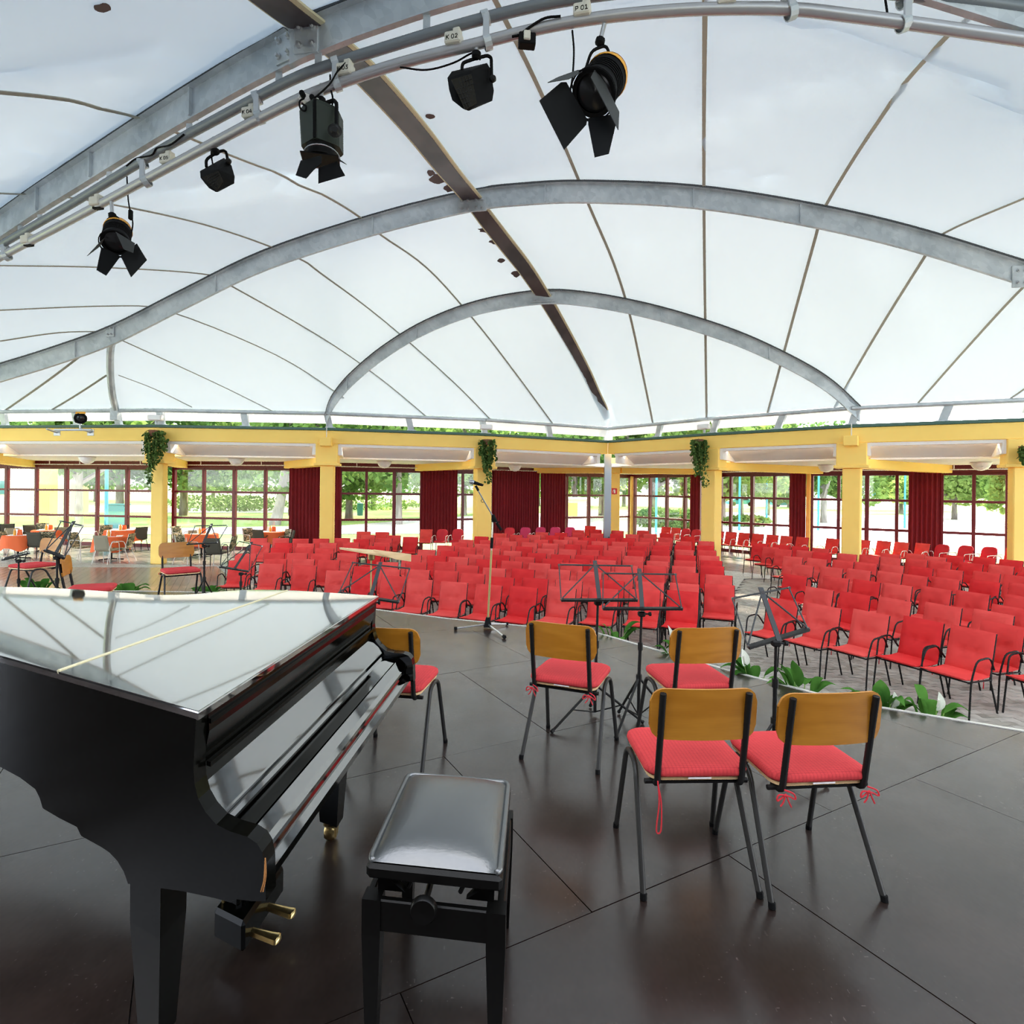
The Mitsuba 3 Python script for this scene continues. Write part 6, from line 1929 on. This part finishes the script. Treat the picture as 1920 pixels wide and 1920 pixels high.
put(k, 'tilt_knob', lathe([(0, 0.06), (0.02, 0.07), (0.03, 0.05), (0.05, 0.03), (0.05, 0)], 14, UD(628, 247, D3 - 0.20), UD(628, 247, D3 - 0.2) + [0.25, -1, 0]), 'm_black_metal')
clampon(k, 603, 158, 602, 197, D3 - 0.03)
cable(k, [(619, 140), (620, 165), (624, 185), (622, 205)], D3 - 0.03)
cable(k, [(648, 118), (632, 135), (618, 158), (590, 184), (586, 188)], D3 - 0.12)
cable(k, [(571, 184), (562, 190), (563, 203), (571, 208), (574, 200), (566, 194)], D3 - 0.12)


def flood(label, D, sil, mesh, yk, clamp, cab):
    k = thing('stage_flood', label, 'stage light')
    put(k, 'housing', hull([UD(x, y, D + o) for x, y, o in sil]), 'm_black_paint')
    put(k, 'wire_guard', sheet([UD(x, y, D + o) for x, y, o in mesh], 0.01), 'm_mesh')
    P = [UD(x, y, D + o - 0.006) for x, y, o in mesh]
    for i in range(1, 6):
        t = i / 6
        put(k, 'guard_wire', tube([P[0] * (1 - t) + P[1] * t, P[3] * (1 - t) + P[2] * t], 0.003, 4), 'm_black_metal')
        put(k, 'guard_wire', tube([P[0] * (1 - t) + P[3] * t, P[1] * (1 - t) + P[2] * t], 0.003, 4), 'm_black_metal')
    yoke(k, yk, D, 0.016)
    clampon(k, *clamp, D)
    cable(k, cab, D + 0.06)
    q = UD(*yk[-1][:2], D + yk[-1][2])
    put(k, 'tilt_knob', lathe([(0, 0.03), (0.03, 0.035), (0.05, 0.02), (0.05, 0)], 10, q, q + [0.6, -1, 0]), 'm_black_metal')


D2 = pdep(405)
flood('smaller black flood lamp hanging left of the green lamp', D2, [(375, 321, -0.05), (376, 333, -0.07), (382, 341, -0.08), (392, 353, -0.12), (405, 360, -0.12), (439, 344, 0.06), (440, 331, 0.08), (434, 310, 0.12), (420, 296, 0.14), (412, 300, 0.10), (376, 320, 0.02), (408, 317, -0.12), (409, 360, 0.06), (390, 318, 0.2), (430, 345, 0.25)],
      [(380, 334, -0.115), (407, 319, -0.165), (421, 343, -0.13), (404, 357, -0.165)], [(387, 313, 0.0), (386, 299, 0.02), (405, 287, 0.04), (423, 280, 0.08), (428, 304, 0.10)], (401, 258, 404, 290), [(397, 262), (396, 280), (397, 296), (399, 308)])
D4 = pdep(882)
flood('larger black flood lamp hanging left of the large spotlight', D4, [(839, 146, -0.08), (847, 134, 0.0), (913, 118, 0.10), (919, 128, 0.10), (926, 170, 0.12), (923, 189, 0.10), (879, 208, -0.10), (868, 204, -0.14), (848, 188, -0.14), (842, 168, -0.12), (884, 132, -0.10), (890, 200, -0.08), (870, 130, 0.25), (915, 185, 0.3)],
      [(846, 152, -0.165), (884, 137, -0.165), (894, 196, -0.14), (872, 203, -0.20)], [(866, 132, 0.0), (867, 118, 0.0), (890, 110, 0.03), (914, 104, 0.06), (921, 108, 0.08), (922, 150, 0.06)], (894, 76, 893, 108), [(750, 126), (800, 131), (850, 118), (884, 100), (898, 103), (900, 112)])
# loose cables along the tubes
k = thing('cable', 'black cable looped along the upper lighting tube at the left', 'cable')
put(k, None, tube(curve([rpt(x, y) + [0, -0.06, 0] for x, y in ((243, 316), (262, 302), (290, 296), (300, 283), (325, 277), (350, 258))], 5), 0.010, 6), 'm_black_paint', smooth=60)
k = thing('cable', 'black cable running along the lower lighting tube towards the top edge', 'cable')
put(k, None, tube(curve([rpt(x, y) + [0, -0.06, 0] for x, y in ((960, 78), (975, 74), (990, 62), (1020, 44), (1050, 40))], 5), 0.012, 6), 'm_black_paint', smooth=60)
k = thing('cable', 'short black cable end dangling from the lower lighting tube at the right', 'cable')
put(k, None, tube(curve([UD(x, y, pdep(1662)) for x, y in ((1660, 0), (1663, 20), (1665, 38), (1668, 48))], 5), 0.010, 6), 'm_black_paint', smooth=60)
k = thing('cable', 'black cable looping over the lower lighting tube at the top edge', 'cable')
put(k, None, tube(curve([rpt(x, y) + [0, -0.07, 0] for x, y in ((1400, 5), (1450, 0), (1510, 6), (1560, 8), (1610, 0))], 5), 0.012, 6), 'm_black_paint', smooth=60)

# small spotlight and wall bracket on the left beam
k = thing('beam_spotlight', 'small black spotlight standing on the left yellow beam', 'stage light')
Db = 15.3
P0, P1 = UD(151, 785, Db - 0.28), UD(150, 780, Db + 0.1)
put(k, 'body', lathe([(0, 0.10), (0, 0.135), (0.06, 0.145), (0.30, 0.13), (0.33, 0.0)], 16, P0, P1), 'm_black_paint', smooth=40)
put(k, 'lens', lathe([(0.02, 0.10), (0.0, 0.05), (-0.01, 0)], 14, P0, P1), 'm_lens')
put(k, 'hood', hull([UD(x, y, Db + o) for x, y, o in ((142, 772, -0.3), (160, 772, -0.3), (141, 776, -0.32), (161, 776, -0.32), (143, 773, 0.05), (159, 773, 0.05))]), 'm_yellow_lamp')
put(k, 'yoke', tube(bend([UD(140, 785, Db - 0.1), UD(141, 792, Db - 0.1), UD(160, 792, Db - 0.1), UD(161, 785, Db - 0.1)], 0.04, 3), 0.016, 6), 'm_black_paint')
put(k, 'post', tube([UD(150, 791, Db - 0.1), UD(150, 806, Db - 0.1)], 0.022, 6), 'm_steel')
k = thing('wall_bracket', 'horizontal steel bracket tube with two plates on the left yellow beam', 'bracket')
bl0, bl1 = UD(103, 806, Db - 0.12), UD(172, 806, Db - 0.12)
put(k, 'tube', tube([bl0, bl1], 0.03, 8), 'm_steel')
for q in (UD(107, 811, 15.6), UD(170, 811, 15.5)):
    put(k, 'plate', box(q, (0.17, 0.03, 0.17), None, 0.005), 'm_steel')
    put(k, 'stub', tube([q, (q[0], q[1] - 0.35, q[2] + 0.06)], 0.025, 6), 'm_steel')

# ================================================================== outdoors
thing('ground', 'sunny lawn around the pavilion', None, kind='structure')
outp = Polygon([(-140, 0), (140, 0), (140, 150), (-140, 150)]).difference(Polygon([tuple(p) for p in WP] + [(26, 0), (-26, 0)]).buffer(0.12))
put('ground', None, flat(outp, -0.4, -0.06), 'm_lawn')
for i, pts in enumerate(([(-420, 1000), (330, 1002), (640, 1001), (960, 1000), (1180, 996), (1290, 1012), (1500, 1022), (2300, 1060), (2300, 975), (1500, 963), (1180, 957), (900, 966), (640, 985), (330, 990), (-420, 985)],
                         [(-420, 961), (640, 961), (640, 952.5), (-420, 951)])):
    thing(f'path_{i + 1}', ('bright pale path outside the windows', 'distant bright path across the lawn')[i], None, kind='structure')
    put(f'path_{i + 1}', None, flat(Polygon([tuple(U(x, y, -0.04)[:2]) for x, y in pts]).buffer(0).difference(Polygon([tuple(p) for p in WP] + [(26, 0), (-26, 0)]).buffer(0.12)), -0.05, -0.04), 'm_path')


def tree(px, D, rx, z0, z1, label, n=2600, fol=0, trunk=0.3, lean=0.0, seed=0, bark='m_bark', leaf=0.34):
    r_ = np.random.default_rng(seed + 100)
    k = thing('tree', label, 'tree')
    c = UD(px, 912, D)
    V, F_ = [], []
    nb = 16
    cz = (z0 + z1) / 2
    cen_ = [np.array([c[0] + lean, D, 0]) + np.array([r_.normal(0, 0.42) * rx, r_.normal(0, 0.42) * rx, cz + r_.uniform(-0.42, 0.42) * (z1 - z0)]) for _ in range(nb)]
    rad = [rx * r_.uniform(0.28, 0.5) for _ in range(nb)]
    per = n // nb
    quad = np.array([(-0.5, 0, 0), (0, 0.32, 0), (0.5, 0, 0), (0, -0.32, 0)])
    pts = []
    for q, rd in zip(cen_, rad):
        d_ = r_.normal(size=(per, 3)); d_ /= np.linalg.norm(d_, axis=1, keepdims=True)
        pts.append(q + d_ * rd * r_.uniform(0.75, 1.05, (per, 1)) * np.array([1, 1, 0.8]))
    pts = np.vstack(pts)
    pts[:, 2] = np.maximum(pts[:, 2], z0 * 0.8)
    m = len(pts)
    A = r_.normal(size=(m, 3)); A /= np.linalg.norm(A, axis=1, keepdims=True)
    B = np.cross(A, r_.normal(size=(m, 3))); B /= np.linalg.norm(B, axis=1, keepdims=True)
    sz = leaf * r_.uniform(0.7, 1.5, (m, 1))
    V = np.concatenate([pts + (A * a + B * b) * sz for a, b, _ in quad]).reshape(4, m, 3).transpose(1, 0, 2).reshape(-1, 3)
    i4 = np.arange(m) * 4
    F_ = np.vstack([np.c_[i4, i4 + 1, i4 + 2], np.c_[i4, i4 + 2, i4 + 3]])
    put(k, 'foliage', (V, F_), f'm_foliage_{fol}', kind='stuff')
    if trunk:
        P = curve([(c[0], D, -0.1), (c[0] + lean * 0.4, D, z0 * 0.6), (c[0] + lean, D, cz), (c[0] + lean * 1.1, D, z1 * 0.9)], 4)
        put(k, 'trunk', tube(P, np.linspace(trunk, trunk * 0.35, len(P)) * 0.62, 8), bark, smooth=60)
        for j in range(4):
            b0 = P[len(P) // 2 - 1 + j % 3]; b1 = cen_[j]
            put(k, 'branch', tube([b0, (b0 + b1) / 2 + [0, 0, 0.3], b1], [trunk * 0.4, trunk * 0.28, trunk * 0.1], 5), bark)


TREES = [(149, 31, 3.4, 2.9, 7.5, 'tree with a slim trunk behind the left windows, left of the blue post', 0, 0.35, 0.0, 'm_bark_pale'),
         (225, 40, 5.2, 2.6, 9.0, 'dense tree behind the teal box outside the left windows', 1, 0.5, 0.0, 'm_bark'),
         (345, 44, 6.0, 2.8, 10.0, 'broad tree with a thick trunk right of the left ivy column', 0, 0.55, 0.0, 'm_bark'),
         (440, 58, 7.0, 2.8, 12.0, 'dense tree on the lawn behind the fourth orange table', 1, 0.5, 0.0, 'm_bark'),
         (515, 34, 4.6, 2.9, 9.0, 'leaning tree with a pale trunk left of the plain column curtain', 0, 0.55, 0.9, 'm_bark_pale'),
         (545, 46, 4.4, 3.0, 9.5, 'slim tree just left of the plain column curtain', 2, 0.3, 0.0, 'm_bark'),
         (655, 42, 4.6, 2.2, 9.0, 'bushy tree just right of the plain column', 2, 0.5, 0.0, 'm_bark'),
         (748, 36, 4.2, 3.0, 9.0, 'tree with a pale trunk left of the curtain behind the three red chairs', 0, 0.4, 0.0, 'm_bark_pale'),
         (700, 62, 6.5, 2.2, 11.5, 'distant tree between the plain column and the curtain', 1, 0.5, 0.0, 'm_bark'),
         (870, 50, 6.0, 2.4, 11.5, 'distant tree left of the microphone column', 2, 0.5, 0.0, 'm_bark'),
         (965, 60, 7.5, 3.0, 12.0, 'tree showing only above the beam right of the microphone', 1, 0.5, 0.0, 'm_bark'),
         (1078, 44, 5.5, 2.1, 10.5, 'bushy tree behind the kiosk left of the corner', 0, 0.45, 0.0, 'm_bark'),
         (1128, 52, 5.0, 2.4, 11.0, 'tree directly behind the corner post', 2, 0.5, 0.0, 'm_bark'),
         (1225, 46, 5.5, 2.6, 11.0, 'dark tree just right of the corner', 1, 0.5, 0.0, 'm_bark'),
         (1285, 50, 5.0, 2.8, 11.0, 'tree left of the narrow curtain right of the corner', 0, 0.45, 0.0, 'm_bark'),
         (1352, 40, 3.6, 2.6, 9.0, 'tree with a thick trunk left of the aisle window', 2, 0.6, 0.0, 'm_bark'),
         (1390, 56, 6.0, 2.4, 10.0, 'distant tree behind the aisle window, left half', 2, 0.4, 0.0, 'm_bark'),
         (1440, 58, 5.5, 2.6, 8.5, 'distant tree behind the aisle window, right half', 1, 0.4, 0.0, 'm_bark'),
         (1545, 44, 3.6, 2.2, 6.4, 'tree left of the column in the right seating block', 0, 0.4, 0.0, 'm_bark_pale'),
         (1690, 66, 4.2, 2.2, 6.0, 'distant tree left of the rightmost curtain', 1, 0.4, 0.0, 'm_bark'),
         (1790, 52, 4.2, 2.0, 5.4, 'pale distant tree right of the rightmost curtain', 2, 0.4, 0.0, 'm_bark'),
         (1902, 42, 3.4, 1.4, 6.6, 'dense tree at the far right window', 0, 0.4, 0.0, 'm_bark')]
for i, (px, D, rx, z0, z1, lab, fol, tr, lean, bark) in enumerate(TREES):
    tree(px, D, rx, z0 * 0.82, z1, lab, 5200, fol, tr, lean, i, bark, 0.40)


for i, (px, D, rx, z1, lab) in enumerate(((60, 82, 8, 12, 'far left behind the cream building'), (180, 78, 8, 13, 'left of the left ivy column'), (400, 84, 9, 13, 'between the left ivy column and the plain column'), (590, 80, 8, 13, 'behind the plain column'), (790, 86, 9, 14, 'behind the curtain left of the microphone'),
                                                   (1010, 82, 9, 14, 'behind the wide curtain'), (1170, 84, 9, 14, 'straight behind the corner post'), (1310, 80, 8, 13, 'behind the ivy column right of the corner'), (1480, 90, 7, 9, 'behind the parked cars'))):
    tree(px, D, rx, 1.8, z1, f'distant leafy tree in the far row, {lab}', 4200, i % 3, 0.5, 0.0, i + 60, 'm_bark', 0.6)


def bush(px, D, w, h, label, fol, seed):
    r_ = np.random.default_rng(seed)
    k = thing('bush', label, 'bush')
    c = UD(px, 912, D)
    m = 900
    d_ = r_.normal(size=(m, 3)); d_ /= np.linalg.norm(d_, axis=1, keepdims=True)
    pts = np.array([c[0], D, h * 0.45]) + d_ * np.array([w, w * 0.4, h * 0.5]) * r_.uniform(0.7, 1.05, (m, 1))
    A = r_.normal(size=(m, 3)); A /= np.linalg.norm(A, axis=1, keepdims=True)
    B = np.cross(A, r_.normal(size=(m, 3))); B /= np.linalg.norm(B, axis=1, keepdims=True)
    V = np.concatenate([pts + (A * a + B * b) * 0.28 for a, b in ((-0.5, 0), (0, 0.35), (0.5, 0), (0, -0.35))]).reshape(4, m, 3).transpose(1, 0, 2).reshape(-1, 3)
    i4 = np.arange(m) * 4
    put(k, None, (V, np.vstack([np.c_[i4, i4 + 1, i4 + 2], np.c_[i4, i4 + 2, i4 + 3]])), f'm_foliage_{fol}')


for i, (px, D, w, h, lab, fol) in enumerate(((410, 52, 4.5, 1.5, 'flowering hedge across the lawn left of the plain column', 2), (465, 54, 4.0, 1.4, 'second flowering hedge across the lawn', 0), (1232, 36, 1.5, 1.2, 'bush just right of the corner outside', 2), (1285, 34, 1.2, 1.2, 'bush left of the narrow curtain right of the corner', 0), (700, 60, 5, 1.3, 'low hedge behind the lawn right of the plain column', 2), (1400, 38, 1.6, 0.7, 'low bush behind the aisle window', 2))):
    bush(px, D, w, h, lab, fol, i + 50)
# blue lamp posts, teal box, kiosk, buildings
for px, D, w, lab in ((200, 24.5, 0.07, 'bright blue post outside the left windows'), (1231, 30, 0.06, 'bright blue post outside, right of the corner'), (1387, 34, 0.06, 'blue post behind the aisle window, left one'), (1438, 40, 0.06, 'blue post behind the aisle window, right one'), (1535, 30, 0.05, 'blue post left of the column in the right block'), (1697, 38, 0.06, 'blue post left of the rightmost curtain'), (1900, 24, 0.05, 'blue post at the far right window')):
    k = thing('blue_post', lab, 'post')
    c = UD(px, 912, D)
    put(k, None, tube([(c[0], D, -0.06), (c[0], D, 4.6)], w, 8), 'm_blue_post')
k = thing('utility_box', 'teal utility box on the lawn outside the left windows', 'utility box')
c = UD(223, 955, 30)
put(k, 'body', box((c[0], 30, 0.55), (0.80, 0.5, 1.20), None, 0.02), 'm_teal')
put(k, 'roof', box((c[0], 30, 1.18), (0.88, 0.58, 0.06), None, 0.01), 'm_teal')
k = thing('litter_bin', 'small green bin on the lawn right of the plain column', 'bin')
c = UD(675, 960, 46)
put(k, None, lathe([(0, 0.0), (0, 0.22), (0.95, 0.25), (1.0, 0.0)], 10, (c[0], 46, 0), (c[0], 46, 1)), 'm_teal')
k = thing('kiosk', 'yellow kiosk with a white roof seen left of the corner', 'kiosk')
c = UD(1081, 950, 40)
put(k, 'wall', box((c[0], 40.6, 0.75), (1.9, 1.2, 1.6), None, 0.02), 'm_house')
put(k, 'roof', box((c[0], 40.5, 1.62), (2.3, 1.6, 0.14), None, 0.02), 'm_house_white')
put(k, 'shutter', box((c[0] - 0.35, 39.98, 0.85), (0.8, 0.05, 0.9)), 'm_yellow')
k = thing('pavilion_pillar', 'yellow pillar outside the far left windows', 'pillar')
c = UD(90, 930, 27)
put(k, 'shaft', box((c[0], 27, 1.8), (0.52, 0.52, 3.8), None, 0.02), 'm_yellow')
put(k, 'capital', box((c[0], 27, 3.6), (0.7, 0.7, 0.3), None, 0.02), 'm_yellow')
k = thing('far_building', 'pale cream building wall outside the far left windows', 'building')
c = UD(20, 920, 40)
put(k, 'wall', box((c[0], 41, 1.9), (8.5, 1.0, 4.2)), 'm_house')
put(k, 'roof', box((c[0], 41, 4.1), (9.0, 1.6, 0.3)), 'm_house_white')
put(k, 'window', box((c[0] - 1.0, 40.46, 1.9), (0.5, 0.06, 0.9)), 'm_teal')
k = thing('far_building', 'white low building far behind the right windows', 'building')
c = UD(1655, 920, 80)
put(k, 'wall', box((c[0], 82, 2.4), (18, 2.0, 5.2)), 'm_house_white')
put(k, 'roof', box((c[0], 82, 5.1), (18.6, 2.6, 0.4)), 'm_plaster')
for i in range(5):
    put(k, 'window', box((c[0] - 7 + 3.4 * i, 80.96, 2.6), (1.2, 0.08, 1.3)), 'm_teal')
for px, D, wd, lab in ((1560, 30, 3.2, 'long pale stone bench wall outside, left of the column in the right block'), (1665, 30, 5.2, 'long pale stone bench wall outside, right of the column in the right block')):
    k = thing('garden_wall', lab, 'low wall')
    c = UD(px, 912, D)
    put(k, None, box((c[0], D, -0.05), (wd, 0.6, 0.62), None, 0.03), 'm_plaster')
for px, D, lab in ((1470, 92, 'blue parked car far behind the aisle window'), (1388, 96, 'second blue parked car far behind the aisle window')):
    k = thing('parked_car', lab, 'car')
    c = UD(px, 912, D); z0 = 0.25
    pr_ = np.array([(-2.1, 0), (-2.1, 0.5), (-1.5, 0.62), (-0.8, 1.12), (0.8, 1.12), (1.4, 0.62), (2.1, 0.5), (2.1, 0)])
    put(k, 'body', prism(pr_, lambda q: np.c_[c[0] + q[:, 0], np.full(len(q), D - 0.8), z0 + q[:, 1]], lambda q: np.c_[c[0] + q[:, 0], np.full(len(q), D + 0.8), z0 + q[:, 1]]), 'm_blue_post')
    put(k, 'window', prism(np.array([(-1.2, 0.66), (-0.72, 1.05), (0.72, 1.05), (1.1, 0.66)]), lambda q: np.c_[c[0] + q[:, 0], np.full(len(q), D - 0.83), z0 + q[:, 1]], lambda q: np.c_[c[0] + q[:, 0], np.full(len(q), D - 0.79), z0 + q[:, 1]]), 'm_lens')
    for x in (-1.3, 1.3):
        put(k, 'wheel', lathe([(0, 0), (0, 0.32), (0.2, 0.32), (0.2, 0)], 14, (c[0] + x, D - 0.85, 0.30), (c[0] + x, D, 0.30)), 'm_black_paint')
